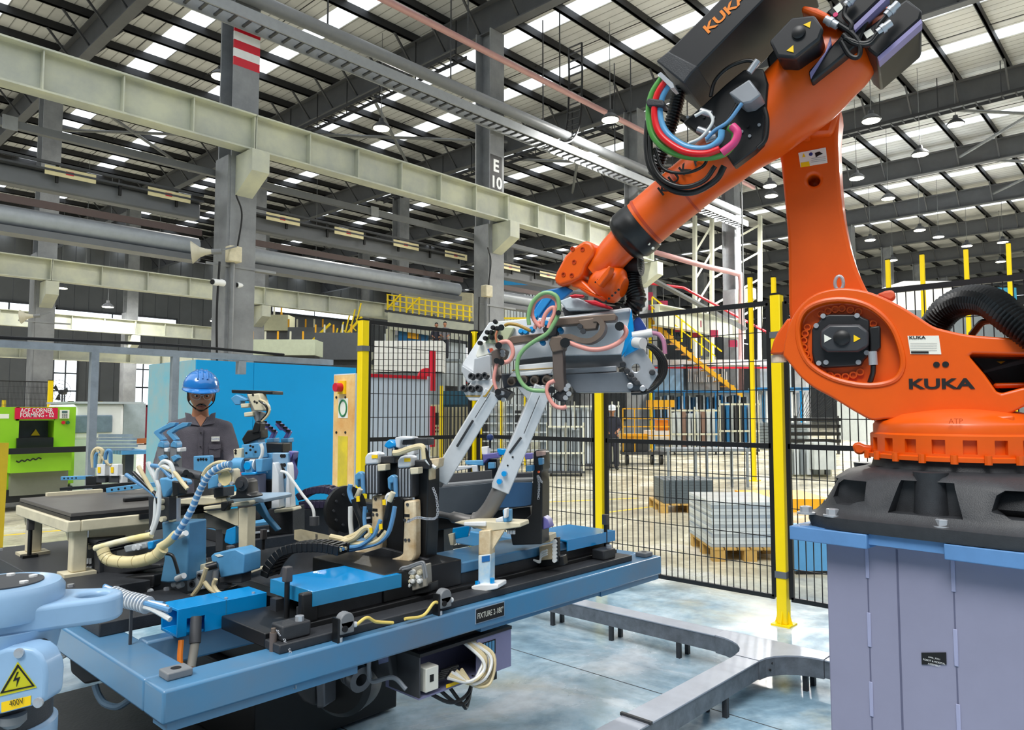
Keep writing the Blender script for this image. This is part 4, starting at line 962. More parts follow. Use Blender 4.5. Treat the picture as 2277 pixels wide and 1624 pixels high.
# ================================================================ gripper tool
GP = Plane(D(1250, 790, 3.05), 15)
gr = thing('gripper_tool', 'heavy aluminium welding gripper with two angled rails and hoses', 'gripper', D(1250, 790, 3.05))
def gs(pts, off, th, name, mat, bevel=0.004, **k): return MB().prism([GP(x,y,off) for x,y in pts], -GP.n*th).build(name, mat, gr, bevel=bevel, **k)
K_ = cr(740, 940, 4.06); H_ = cr(1020, 640, 6.7667)
m_plate2 = M('bright_plate', (236,239,242), 0.35, 0.0, var=0.12, scale=8)
gs(G_((430,802),(700,775),(980,758),(1485,690),(1500,700),(1518,850),(1425,1045),(1000,1052),(840,1062),(500,1100),(310,1180),(225,1122)), 0.0, 0.04, 'main_plate', m_plate2)
gs(G_((980,770),(1485,692),(1488,720),(985,800)), 0.03, 0.03, 'upper_plate_edge', m_alu)
gs(G_((660,1070),(1000,1050),(1430,1040),(1475,1110),(1400,1150),(985,1165),(640,1190)), -0.03, 0.07, 'recessed_web', m_grey)
gs(G_((985,1150),(1390,1128),(1392,1172),(985,1198)), 0.03, 0.08, 'slide_rail', m_steel)
gs(G_((985,1195),(1440,1175),(1635,1318),(1630,1325),(1085,1330)), 0.05, 0.14, 'lower_beam', M('beam_grey', (128,134,142), 0.38, 0.15, var=0.2))
e_ = gs(G_((1425,1065),(1560,968),(1600,1010),(1705,1190),(1625,1318),(1470,1180)), 0.06, 0.015, 'end_plate', m_steel)
cut(e_, MB().lathe(GP(*G_((1540,1148))[0], 0.03), GP.n, [(0.016,0),(0.016,0.06)], 16))
gs(G_((1470,850),(1500,700),(1518,830),(1520,900),(1480,1000),(1425,1070),(1430,1040)), 0.02, 0.03, 'blue_edge_bracket', m_blue)
gs(G_((1500,910),(1540,925),(1590,950),(1560,1000),(1440,1065)), 0.07, 0.03, 'blue_end_bracket', m_blue)
gs(G_((1515,790),(1540,760),(1570,765),(1620,850),(1600,950),(1530,930)), -0.06, 0.05, 'navy_bracket', M('navy_paint', (36,72,150), 0.4), bevel=0.006)
for x, y in G_((1440,1120),(1470,1170),(1500,1200),(1525,1235),(1495,1280),(1545,1260),(1590,1300),(1660,1180),(1495,1215)): MB().lathe(GP(x,y,0.06), GP.n, [(0.012,0),(0.012,0.018),(0.008,0.020)], 10).build('cap_screw', m_steel if random.random() < 0.6 else m_dark, gr)
# black cables looping round the end
for k in range(4):
    hose([G_((1560+k*6,965-k*3))[0], G_((1640+k*12,990))[0], G_((1710+k*14,1080))[0], G_((1715+k*14,1180))[0], G_((1680+k*10,1260))[0], G_((1620,1310+k*5))[0], G_((1500,1330+k*2))[0]], 0.0+0.02*k, 0.008, m_rubber, 'loop_cable', GP, gr)
MB().cyl(GP(*G_((1510,905))[0],0.03), GP(*G_((1660,880))[0],0.03), 0.017, n=14).build('sleeve', m_hose_w, gr, smooth=True)
hose([G_((1650,880))[0], G_((1710,895))[0], G_((1745,950))[0], G_((1755,1040))[0]], 0.03, 0.009, M('purple_hose', (190,130,160), 0.35), 'hose', GP, gr)
MB().cyl(GP(*G_((1530,955))[0],0.06), GP(*G_((1590,960))[0],0.09), 0.022, n=14).build('cable_gland', m_hose_w, gr, smooth=True)
# left block with cap screws
gs(G_((225,1122),(310,1180),(318,1075),(430,1045),(440,1060),(455,1230),(300,1245),(270,1260),(220,1170)), 0.05, 0.07, 'corner_block', M('cast_alu', (190,194,198), 0.45, 0.1))
gs(G_((240,1330),(300,1243),(470,1228),(480,1250),(415,1395),(280,1390)), 0.08, 0.08, 'clamp_block', m_plate2)
gs(G_((255,1352),(400,1352),(460,1270),(470,1262),(408,1362),(258,1362)), 0.084, 0.03, 'gold_shim', M('gold_shim', (200,160,60), 0.4, 0.4), bevel=0)
for x, y in G_((314,1215),(367,1215),(415,1210),(257,1305),(310,1308),(363,1305)): MB().lathe(GP(x,y,0.08), GP.n+RT*-0.25+ZZ*0.2, [(0.014,0),(0.014,0.022),(0.009,0.022),(0.009,0.012)], 14).build('cap_screw', m_dark, gr, smooth=True)
gs(G_((360,960),(395,945),(520,975),(470,1030),(340,1070),(330,1050)), 0.02, 0.02, 'label_plate', m_sticker)
gs(G_((430,1000),(455,995),(470,1020),(440,1030)), 0.022, 0.002, 'label_red', M('label_orange', (216,90,60), 0.5), bevel=0)
gs(G_((418,1005),(430,1000),(440,1028),(428,1030)), 0.022, 0.002, 'label_blue', M('label_blue', (50,110,190), 0.5), bevel=0)
gs(G_((510,830),(620,840),(560,960),(400,960),(420,900)), 0.03, 0.03, 'green_plate', M('pale_green_plate', (196,204,168), 0.45))
for x, y in G_((485,800),(468,845),(425,880),(410,925),(370,960),(460,920),(520,915),(455,880),(500,850)): MB().lathe(GP(x,y,0.03), GP.n, [(0.010,0),(0.010,0.02),(0.007,0.024)], 10).build('knob', m_black, gr, smooth=True)
# middle plates
gs(G_((640,1125),(915,1098),(915,1160),(605,1185)), 0.05, 0.08, 'insulated_plate', m_plate2)
gs(G_((605,1160),(915,1143),(915,1148),(603,1166)), 0.054, 0.08, 'gold_shim', M('gold_shim', (200,160,60), 0.4, 0.4), bevel=0)
gs(G_((600,1185),(915,1150),(900,1190),(580,1215)), 0.055, 0.08, 'lower_plate', m_plate2)
gs(G_((520,1190),(640,1190),(910,1195),(890,1290),(640,1285),(540,1300)), 0.0, 0.06, 'under_block', M('under_grey', (96,100,108), 0.4, 0.3))
for x, y in G_((610,1235),(700,1225),(782,1228),(872,1225)): MB().lathe(GP(x,y,0.03), GP.n-ZZ*0.3, [(0.018,0),(0.018,0.03),(0.012,0.03),(0.012,0.016)], 14).build('cap_screw', m_bronze, gr, smooth=True)
gs(G_((640,1290),(900,1270),(880,1340),(790,1420),(740,1410)), 0.04, 0.05, 'rail_root', m_alu)
# bus bars and flexible shunt
gs(G_((560,935),(600,905),(860,880),(855,930),(590,970)), 0.10, 0.06, 'bus_bar', m_bronze)
gs(G_((930,770),(1000,765),(1375,735),(1390,750),(1385,790),(930,830)), 0.09, 0.06, 'bus_bar', m_bronze)
gs(G_((1100,785),(1245,765),(1250,790),(1235,850),(1130,860)), 0.14, 0.06, 'shunt_clamp', m_bronze)
for x, y in G_((1118,835),(1140,870)): MB().lathe(GP(x,y,0.14), GP.n, [(0.012,0),(0.012,0.012)], 6).build('hex_nut', m_dark, gr)
rb = spline([GP(*q,0.11) for q in G_((960,925),(1050,915),(1120,940),(1200,945),(1270,900),(1295,840),(1265,790),(1225,785))], 8)
v = MB(); th_ = 0.010
rg = []
for i, p in enumerate(rb):
    t_ = (rb[min(i+1,len(rb)-1)]-rb[max(i-1,0)]).normalized(); s_ = t_.cross(GP.n).normalized()
    rg.append([p+s_*th_+GP.n*0.035, p+s_*th_-GP.n*0.035, p-s_*th_-GP.n*0.035, p-s_*th_+GP.n*0.035])
v.rings(rg).build('flexible_shunt', m_bronze, gr, smooth=True)
gs(G_((880,960),(900,910),(975,905),(1005,950),(990,1010),(905,1030)), 0.15, 0.07, 'bracket_head', m_bronze)
gs(G_((905,1020),(985,1000),(990,1180),(1000,1305),(960,1330),(918,1300)), 0.14, 0.06, 'bracket_bar', M('bronze_dark', (112,100,94), 0.45, 0.35))
gs(G_((900,1360),(960,1310),(1030,1320),(1045,1350),(1010,1400),(950,1395)), 0.13, 0.08, 'bracket_foot', m_dark)
for x, y in G_((1015,1305),(1035,1340),(1010,1370),(1030,1280)): MB().lathe(GP(x,y,0.13), GP.n, [(0.010,0),(0.010,0.012)], 10).build('cap_screw', m_steel, gr)
gs(G_((445,1020),(510,990),(555,1010),(540,1060),(480,1130),(495,1200),(470,1250),(455,1120)), 0.11, 0.07, 'left_bracket', M('bronze_dark', (112,100,94), 0.45, 0.35))
gs(G_((470,1350),(520,1290),(600,1330),(560,1390),(500,1390)), 0.09, 0.07, 'left_bracket_foot', m_dark)
for x, y in G_((490,1325),(535,1335),(545,1385),(538,1025),(540,1050)): MB().lathe(GP(x,y,0.11), GP.n, [(0.009,0),(0.009,0.016)], 10).build('cap_screw', m_steel, gr)
# blue bracket and wrist adapter
gs(G_((825,565),(1005,530),(1065,560),(960,650),(905,720),(800,880),(650,890),(645,870),(720,760)), -0.02, 0.05, 'blue_bracket', M('deep_blue_paint', (24,110,178), 0.35, var=0.15), bevel=0.008)
gs(G_((850,590),(935,575),(780,790),(720,790)), -0.012, 0.02, 'blue_rib', M('deep_blue_light', (50,150,220), 0.35), bevel=0.004)
gs(G_((960,640),(1060,600),(1150,640),(1180,660),(1350,690),(1340,710),(1010,705)), 0.02, 0.08, 'wrapped_sleeve', M('film_wrap', (210,224,232), 0.25, var=0.3, scale=18), bevel=0.03, seg=3)
gs(G_((1030,600),(1080,588),(1145,595),(1140,612),(1050,615)), 0.06, 0.03, 'red_hose_guard', m_red, bevel=0.008)
gs(G_((1140,635),(1230,635),(1360,690),(1340,700),(1200,665)), 0.06, 0.04, 'red_hose_guard', m_red, bevel=0.01)
gs(G_((980,690),(1100,670),(1420,680),(1400,720),(1000,760)), -0.04, 0.10, 'adapter_plate', m_dgrey)
for x, y in G_((680,880),(715,885),(760,865),(785,770),(870,820),(840,960),(975,870)): MB().lathe(GP(x,y,0.03), GP.n+ZZ*0.2, [(0.012,0),(0.012,0.022),(0.009,0.026)], 12).build('hose_socket', m_blue, gr, smooth=True)
gs(G_((830,850),(900,780),(950,790),(940,900),(860,920)), 0.05, 0.05, 'fitting_cluster', m_dark)
# hoses of the tool
H = lambda pts, r, m, o=0.13: hose(pts, o, r, m, 'hose', GP, gr)
H(H_((1060,560),(1050,430),(1100,240),(1220,110),(1350,75),(1470,130),(1510,260),(1490,420),(1420,560),(1330,690),(1150,800),(1010,900),(910,1030),(880,1180),(900,1340),(980,1470),(1100,1540),(1300,1555)), 0.0085, m_hose_g, 0.16)
H(H_((1240,600),(1150,510),(1105,390),(1140,230),(1250,140),(1370,130),(1470,200),(1480,330)), 0.0085, m_hose_p, 0.14)
H(H_((1250,590),(1290,430),(1360,330),(1430,300),(1440,390),(1380,520),(1350,610)), 0.0085, m_hose_p, 0.15)
H(H_((1140,620),(1170,560),(1240,510)), 0.008, m_hose_p, 0.13)
H(H_((590,860),(650,820),(740,815),(800,890),(815,1000),(760,1100),(660,1130)), 0.009, m_hose_p, 0.15)
H(H_((575,1140),(545,1270),(530,1390),(560,1510),(590,1560)), 0.007, m_hose_p, 0.16)
H(H_((580,650),(560,720),(570,800),(600,870)), 0.005, M('copper_hose', (206,130,96), 0.35), 0.12)
H(H_((690,570),(760,545),(880,560),(1000,610),(1080,650)), 0.007, M('ochre_hose', (176,140,60), 0.35), 0.12)
H(H_((1670,830),(1800,880),(1960,925),(2100,930),(2250,900),(2400,830),(2490,740),(2520,660),(2490,600),(2440,580)), 0.0095, m_hose_p, 0.14)
H(H_((1440,1400),(1350,1450),(1330,1560),(1370,1680),(1450,1780),(1560,1810),(1620,1790)), 0.0085, m_hose_p, 0.17)
for q, r in (((600,870),0.014),((1600,830),0.02),((2420,580),0.018),((570,1100),0.012),((640,1120),0.013),((590,1570),0.013),((1400,1540),0.014),((1500,380),0.011),((640,600),0.013)):
    (x,) = H_(q); MB().cyl(GP(*x,0.12), GP(*x,0.175), r, n=12).build('hose_fitting', m_black, gr, smooth=True)
# angled rails reaching into the fixture
def rail(a, b, wd, dp, off, name, mat, roll=0.0):
    p, q2 = GP(*a, off), GP(*b, off); d = (q2-p).normalized(); nn_ = (GP.n*math.cos(roll)+GP.n.cross(d)*math.sin(roll))
    return MB().bar(p, q2, wd, dp, up=nn_).build(name, mat, gr, bevel=0.004)
rail((1097,870), (978,1066), 0.074, 0.075, 0.04, 'angled_rail', m_alu, 0.30)
rail((1208,860), (1112,1088), 0.076, 0.075, 0.04, 'angled_rail', m_alu, 0.30)
rail((1052,935), (1016,994), 0.010, 0.003, 0.086, 'rail_slot', m_dark, 0.30)
rail((1159,973), (1133,1008), 0.010, 0.003, 0.086, 'rail_slot', m_dark, 0.30)
rail((1056,930), (1090,875), 0.003, 0.003, 0.086, 'rail_groove', m_dark, 0.30)
rail((1165,965), (1200,880), 0.003, 0.003, 0.086, 'rail_groove', m_dark, 0.30)
for x, y in K_((1555,460),(1512,530)): MB().lathe(GP(x,y,0.075), GP.n, [(0.011,0),(0.011,0.018)], 12).build('rail_screw', m_blue, gr)
for x, y in K_((1048,258),(1000,325),(1625,312),(1580,388)): MB().lathe(GP(x,y,0.078), GP.n, [(0.004,0),(0.004,0.003)], 8).build('rail_hole', m_ink, gr)
MB().cyl(GP(984,1056,0.03), GP(970,1076,0.03), 0.028, n=16).build('electrode_stub', M('tube_grey', (120,118,116), 0.4, 0.3), gr, smooth=True)
pth = spline([GP(1117,1080,0.04), GP(1103,1106,0.04), GP(1088,1132,0.04), GP(1068,1154,0.04), GP(1045,1158,0.04), GP(1015,1152,0.04), GP(965,1141,0.03)], 6)
nr = len(pth); MB().tube(pth, [0.034 if i < nr*0.62 else (0.024 if i < nr*0.84 else 0.013) for i in range(nr)], 16).build('bent_electrode_arm', M('tube_grey', (120,118,116), 0.4, 0.3), gr, smooth=True)
# ================================================================ fixture frame on its positioner
L_ = cr(0, 960, 4.389); M_ = cr(400, 960, 4.389); N_ = cr(320, 780, 4.06); Q_ = cr(500, 1200, 3.45); E_ = cr(0, 1230, 4.121); V_ = cr(900, 1360, 3.85)
X0, X1, Y0, Y1, ZT = 0.815, 3.265, 2.0, 4.64, 0.72
fr = thing('turning_fixture', 'blue welded beam frame of the turning fixture marked FIXTURE 2-180', 'frame', ((X0+X1)/2, (Y0+Y1)/2, 0.60))
BW = 0.13
for nm, bx in (('front_beam', (X0, X1, Y0, Y0+BW)), ('rear_beam', (X0, X1, Y1-BW, Y1)), ('side_beam', (X0, X0+BW, Y0+BW, Y1-BW)), ('side_beam', (X1-BW, X1, Y0+BW, Y1-BW)), ('cross_beam', (X0+BW, X1-BW, 2.46, 2.53)), ('cross_beam', (X0+BW, X1-BW, 3.5, 3.6)), ('cross_beam', (2.2, 2.3, Y0+BW, Y1-BW))):
    MB().box(bx[0]+0.0005, bx[1]-0.0005, bx[2]+0.0005, bx[3]-0.0005, 0.63, ZT).build(nm, m_frame, fr, bevel=0.008)
MB().box(X0+0.02, X0+0.62, Y0+0.015, Y0+0.11, 0.605, 0.63).build('under_pad', m_frame, fr)
MB().box(X1-0.5, X1-0.01, Y0+0.015, Y0+0.11, 0.605, 0.63).build('under_pad', m_frame, fr)
MB().box(2.0, 2.9, Y0+0.02, Y0+0.11, 0.612, 0.63).build('under_pad', m_frame, fr)
for x, y in ((X0+0.07, Y0+0.09), (X1-0.07, Y0+0.06)):
    b_ = MB().box(x-0.035, x+0.035, y-0.03, y+0.03, ZT, ZT+0.022).build('lug', m_grey, fr, bevel=0.004)
    MB().lathe((x, y, ZT+0.022), ZZ, [(0.014,0),(0.014,0.0008)], 16).build('lug_hole', m_ink, fr)
FZ = Plane(Vector((2, Y0-0.0005, 0.7)), 0); FZ.n = -YY; FZ.u = XX
a, b = FZ(1058, 1382), FZ(1120, 1368); z0 = a.z-0.004
MB().box(a.x, b.x, Y0-0.003, Y0, ZT-0.062, ZT-0.012).build('name_plate', m_ink, fr)
MB().box(a.x-0.003, b.x+0.003, Y0-0.002, Y0, ZT-0.065, ZT-0.009).build('name_plate_edge', M('plate_edge', (150,170,190), 0.4), fr)
text('FIXTURE 2-180°', (a.x+0.006, Y0-0.0035, ZT-0.047), XX, ZZ, 0.022, m_sticker, fr, width=b.x-a.x-0.012)
# tie the positioner to the floor
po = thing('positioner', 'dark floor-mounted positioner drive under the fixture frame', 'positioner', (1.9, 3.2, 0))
m_floor_shade = M('floor_shade_dark', (46,48,50), 0.6, var=0.45, scale=5, bump=0.2)  # dark tone stands in for the shade under the frame
MB().box(0.1, 1.62, 1.56, 4.3, 0.001, 0.012).build('floor_shade_sheet', m_floor_shade, po)  # thin sheet over the concrete, added as painted shade
MB().box(1.55, 2.3, 2.9, 3.8, 0.012, 0.34).build('pedestal_block', m_black, po, bevel=0.01)
MB().box(1.6, 2.25, 2.75, 3.75, 0.34, 0.628).build('head_block', m_black, po, bevel=0.01)
DP = Plane(D(700, 1500, 2.72), 20)
def dp(pts, off, th, nm, mt, **k): return MB().prism([DP(x,y,off) for x,y in pts], -DP.n*th).build(nm, mt, po, **k)
dp(Q_((460,1075),(690,1000),(690,1290),(600,1250),(480,1110)), 0.05, 0.25, 'gearbox', m_dgrey, bevel=0.01)
dp(Q_((690,990),(760,965),(760,1295),(700,1300)), 0.055, 0.26, 'gearbox_flange', M('flange_grey', (120,122,128), 0.4, 0.3), bevel=0.008)
c = DP(*Q_((850,1080))[0], -0.02); MB().lathe(c-DP.n*0.12, DP.n, [(0.13,0),(0.14,0.02),(0.14,0.10),(0.12,0.12)], 36).build('drive_disc', m_black, po, smooth=True)
ax = (DP.n*0.6+RT*0.75-ZZ*0.12).normalized(); c = DP(*Q_((945,1000))[0], 0.02)
MB().lathe(c, ax, [(0.036,0),(0.036,0.02),(0.045,0.02),(0.045,0.03),(0.040,0.03),(0.040,0.04),(0.045,0.04),(0.045,0.05),(0.040,0.05),(0.045,0.06),(0.045,0.09),(0.022,0.09),(0.022,0.02)], 28).build('ribbed_shaft', M('shaft_grey', (120,122,126), 0.35, 0.4), po, smooth=True)
dp(Q_((1110,880),(1250,850),(1290,1080),(1180,1090),(1110,1000)), 0.0, 0.2, 'motor_box', m_dgrey, bevel=0.01)
dp(Q_((1175,905),(1250,885),(1252,940),(1180,960)), 0.003, 0.004, 'motor_label', M('pale_label', (130,140,180), 0.5))
MB().tube(spline([DP(*q,0.05) for q in Q_((1110,900),(1105,1000),(1130,1090),(1290,1060),(1390,1150))], 6), 0.008, 8).build('drive_cable', M('grey_cable', (150,156,164), 0.4), po, smooth=True)
dp(Q_((1250,845),(1330,840),(1340,1010),(1270,1040)), -0.1, 0.2, 'support_leg', m_frame, bevel=0.01)
MB().cyl(DP(*Q_((1420,970))[0],-0.1), DP(*Q_((1395,1165))[0],-0.1), 0.012, n=10).build('stay', m_grey, po)
dp(E_((620,880),(690,850),(780,900),(1000,1000),(990,1160),(770,1210),(640,1100)), -0.1, 0.2, 'rear_drive_box', m_dgrey, bevel=0.012)
dp(E_((680,850),(750,920),(748,970),(678,900)), -0.09, 0.004, 'drive_label', m_sticker)
MB().tube(spline([DP(*q,-0.05) for q in E_((870,1210),(900,1300),(960,1380),(1080,1410),(1200,1340))], 6), 0.014, 8).build('hanging_cable', M('blue_grey_cable', (120,150,176), 0.4), po, smooth=True)
for k in range(7): MB().tube(spline([DP(*q,-0.12) for q in E_((515+k*6,720+k*20),(560+k*4,760+k*22),(600,800+k*24),(520-k*6,880+k*16))], 5), 0.008, 6).build('cable_bunch', m_hose_w, po, smooth=True)
# valve box slung under the front beam
vb = thing('valve_box', 'lavender steel valve box slung under the front beam with cream hoses', 'box', (2.1, 2.1, 0.35))
YV = Y0+0.03
va = onY(*V_((88,262))[0], YV); vc = onY(*V_((910,145))[0], YV); vd = onY(*V_((910,440))[0], YV)
zt_, zb_ = 0.585, 0.445
xa_, xb_ = va.x+0.02, vc.x
m_vb = M('valve_box_paint', (138,140,178), 0.4, var=0.2, scale=3)
MB().box(xa_, xb_, YV+0.17, YV+0.19, zb_, zt_).build('rear_wall', m_vb, vb)
MB().box(xa_, xb_, YV, YV+0.19, zb_-0.006, zb_).build('floor_pan', m_vb, vb)
MB().box(xa_, xa_+0.006, YV, YV+0.17, zb_, zt_).build('side_wall', m_dgrey, vb)
MB().box(xb_-0.006, xb_, YV, YV+0.17, zb_, zt_).build('side_wall', m_vb, vb)
xm_ = xa_+(xb_-xa_)*0.60; xs_ = xa_+(xb_-xa_)*0.12
f_ = MB().box(xm_, xb_-0.006, YV, YV+0.006, zb_, zt_).build('front_panel', m_vb, vb)
MB().box(xm_+0.01, xm_+0.10, YV-0.001, YV+0.003, zt_-0.075, zt_-0.02).build('vent_recess', m_ink, vb)
for k in range(5): MB().box(xm_+0.012+k*0.017, xm_+0.024+k*0.017, YV-0.003, YV, zt_-0.072, zt_-0.024).build('vent_slat', m_lblue, vb)
MB().box(xa_, xb_, YV-0.004, YV+0.19, zt_, zt_+0.012).build('lid', m_black, vb)
MB().box(xa_+0.02, xb_-0.12, YV+0.03, YV+0.09, zt_+0.012, 0.612).build('hanger_block', m_black, vb)
MB().box(xs_-0.03, xs_+0.03, YV-0.005, YV+0.05, zb_+0.012, zb_+0.095).build('bus_module', m_sticker, vb, bevel=0.003)
MB().box(xs_-0.012, xs_+0.006, YV-0.006, YV-0.005, zb_+0.045, zb_+0.07).build('module_slot', m_ink, vb)
MB().box(xs_+0.07, xs_+0.14, YV-0.003, YV, zb_+0.002, zb_+0.014).build('yellow_label', m_wy, vb)
random.seed(5)
for k in range(10):
    x = xs_+0.04+k*0.008; MB().cyl((x, YV+0.03, zb_+0.03+0.006*(k%5)), (x+0.03, YV+0.01, zb_+0.036+0.006*(k%5)), 0.007, n=8).build('hose_plug', m_black, vb)
for k in range(12):
    x = xs_+0.06+k*0.006; t0 = Vector((xm_-0.05+k*0.004, YV+0.02, zt_-0.004)); 
    MB().tube(spline([t0, Vector((xm_-0.02+k*0.006+random.uniform(-.01,.01), YV-0.03-0.02*random.random(), zt_-0.06)), Vector((xm_-0.03+k*0.005+random.uniform(-.015,.01), YV-0.03-0.03*random.random(), zb_+0.035-0.003*k+random.uniform(-.012,.012))), Vector((xm_-0.08+k*0.003, YV-0.035, zb_+0.012-0.002*k)), Vector((xs_+0.07+0.006*k, YV-0.01, zb_+0.04+0.005*(k%4)))], 6), 0.0062, 7).build('cream_hose', m_hose_c if k % 3 else m_hose_w, vb, smooth=True)
for k in range(3): MB().tube(spline([(xa_+0.06+0.05*k, YV+0.03, zb_), (xa_+0.14+0.03*k, YV-0.01, zb_-0.05-0.012*k), (xm_-0.05, YV, zb_-0.05-0.02*k), (xm_+0.0, YV+0.02, zb_-0.0)], 6), 0.007, 7).build('black_hose', m_rubber, vb, smooth=True)
MB().box(xb_-0.08, xb_-0.05, YV+0.03, YV+0.08, zb_-0.05, zb_-0.006).build('foot', m_black, vb)
# ---- black slide base along the front, blue covers
sb = thing('slide_base', 'black linear slide base running along the front beam', 'slide', (2.1, 2.25, ZT))
MB().box(1.17, 3.06, 2.04, 2.13, ZT, ZT+0.028).build('sole_plate', m_dark, sb, bevel=0.004)
MB().box(1.17, 3.06, 2.13, 2.42, ZT, ZT+0.045).build('bed', m_black, sb, bevel=0.004)
MB().box(1.32, 3.0, 2.16, 2.20, ZT+0.045, ZT+0.085).build('guide_rail', m_dark, sb)
MB().box(1.32, 3.0, 2.33, 2.37, ZT+0.045, ZT+0.085).build('guide_rail', m_dark, sb)
for x in (1.24, 2.9): MB().box(x-0.05, x+0.05, 2.06, 2.13, ZT+0.028, ZT+0.075).build('end_stop', m_dark, sb, bevel=0.006); MB().cyl((x+0.02,2.08,ZT+0.075),(x+0.02,2.08,ZT+0.09),0.014,n=8).build('stop_bolt', m_steel, sb)
MB().box(1.30, 1.36, 2.13, 2.16, ZT+0.045, ZT+0.14).build('end_bracket', m_black, sb, bevel=0.006)
MB().box(1.95, 2.72, 2.155, 2.385, ZT+0.086, ZT+0.13).build('carriage_rail', m_frame, sb, bevel=0.006)
cv = thing('cover_plate', 'glossy bright blue cover box at the front of the slide', 'cover', (1.5, 2.26, 0.80))
MB().box(1.34, 1.70, 2.13, 2.40, 0.854, 0.862).build('top', m_blue, cv, bevel=0.003)
MB().box(1.34, 1.70, 2.126, 2.13, 0.815, 0.862).build('skirt', M('blue_skirt', (40,140,190), 0.3, coat=0.3), cv)
MB().box(1.336, 1.34, 2.126, 2.40, 0.815, 0.862).build('skirt', M('blue_skirt', (40,140,190), 0.3, coat=0.3), cv)
MB().box(1.40, 1.66, 2.16, 2.37, 0.806, 0.854).build('inner_block', m_black, cv)
cv = thing('cover_plate', 'glossy bright blue cover box right of the clamp tower', 'cover', (2.9, 2.3, 0.80))
MB().box(2.66, 3.04, 2.13, 2.42, 0.85, 0.86).build('top', m_blue, cv, bevel=0.003)
MB().box(2.66, 3.04, 2.126, 2.13, 0.81, 0.86).build('skirt', m_blue, cv)
MB().box(2.70, 3.0, 2.16, 2.38, 0.806, 0.85).build('inner_block', m_black, cv)
bb = thing('cable_duct_beam', 'blue box beam with a square cut-out at its open end', 'duct', (1.25, 2.5, ZT))
o = MB().box(1.03, 1.34, 2.43, 2.56, ZT, 0.81).build('box', m_blue, bb, bevel=0.003)
cut(o, MB().box(1.00, 1.335, 2.438, 2.552, ZT+0.008, 0.802)); cut(o, MB().box(1.06, 1.12, 2.40, 2.44, ZT-0.02, 0.775))
MB().box(1.19, 1.193, 2.4295, 2.5605, ZT, 0.811).build('joint', M('blue_skirt', (40,140,190), 0.3, coat=0.3), bb)
for x in (1.2, 1.3): MB().cyl((x,2.45,0.81),(x,2.45,0.815),0.006,n=8).build('screw', m_steel, bb)
MB().cyl((1.09,2.43,0.775),(1.075,2.40,0.70),0.018,n=12).build('hose_elbow', m_dgrey, bb, smooth=True)
MB().cyl((1.075,2.40,0.70),(1.055,2.38,0.635),0.014,n=12).build('hose_sleeve', M('sleeve_grey', (150,146,136), 0.5), bb, smooth=True)
MB().tube(spline([(1.03,2.40,0.72),(1.02,2.38,0.66),(1.035,2.37,0.60),(1.06,2.38,0.635)],6),0.009,8).build('orange_cable', M('orange_cable', (236,130,40), 0.4), bb, smooth=True)
# locating rods
rod0 = None
for (px, py, zb, top_px, lab) in ((637,1385,0.748,1262,'black locating rod with square grip before the bright blue cover'), (510,1325,0.72,1215,'black locating rod beside the blue sensor box'), (585,1240,0.72,1178,'black locating rod in front of the curved cable chain'), (65,1240,0.80,1155,'black locating rod left of the work table'), (1347,1235,0.748,1145,'black locating rod at the right end of the slide')):
    p = onZ(px, py, zb); d_ = (p-EYE).dot(FW); zt2 = D(px, top_px, d_).z
    t = thing('locating_rod', lab, 'rod', p)
    MB().cyl(p, Vector((p.x,p.y,zt2-0.05)), 0.009, n=10).build('shaft', m_black, t, smooth=True)
    MB().box(p.x-0.013, p.x+0.013, p.y-0.013, p.y+0.013, zt2-0.05, zt2).build('grip', M('rod_grip', (84,80,80), 0.5), t, bevel=0.003)
    MB().box(p.x-0.03, p.x+0.03, p.y-0.02, p.y+0.02, p.z, p.z+0.012).build('base', m_black, t)
# cam switches with yellow cables
for (sx0, cab, lab) in ((onY(772,1370,Y0+0.02).x, ((1040,560),(1090,600),(1160,632),(1290,640)), 'grey cam switch with yellow cable at the front beam'), (onY(990,1325,Y0+0.02).x, ((1640,430),(1600,490),(1520,585),(1380,610)), 'grey cam switch with yellow cable near the white support leg')):
    t = thing('cam_switch', lab, 'switch', (sx0, Y0+0.02, ZT))
    MB().box(sx0-0.045, sx0-0.038, Y0+0.005, Y0+0.035, ZT, ZT+0.075).build('bracket', m_black, t)
    MB().box(sx0-0.036, sx0+0.018, Y0+0.004, Y0+0.036, ZT+0.022, ZT+0.062).lathe((sx0-0.009, Y0+0.02, ZT+0.062), YY, [(0.027,-0.016),(0.027,0.016)], 16).build('body', m_grey, t, bevel=0.004)
    MB().cyl((sx0-0.02,Y0+0.004,ZT+0.04),(sx0-0.02,Y0-0.001,ZT+0.04),0.010,n=12).build('roller', m_ink, t)
    MB().cyl((sx0+0.018,Y0+0.02,ZT+0.042),(sx0+0.034,Y0+0.02,ZT+0.040),0.009,n=10).build('gland', m_white, t)
    P_ = [onY(*q, Y0+0.012) for q in Q_(*cab)]
    if 'white support' in lab: P_[0] = Vector((sx0-0.04, Y0+0.012, ZT+0.045))
    else: P_[0] = Vector((sx0+0.034, Y0+0.016, ZT+0.04))
    for q in P_: q.z = max(q.z, ZT+0.004)
    MB().tube(spline(P_, 6), 0.0055, 8).build('cable', M('yellow_cable', (232,206,110), 0.4), t, smooth=True)
    for y_ in (Y0+0.012, Y0+0.028): MB().cyl((sx0-0.03, y_, ZT), (sx0-0.03, y_, ZT+0.014), 0.007, n=8).build('screw', m_steel, t)
pn = thing('index_pin', 'brown cylindrical index pin standing on the front beam', 'pin', onZ(607, 1448, ZT))
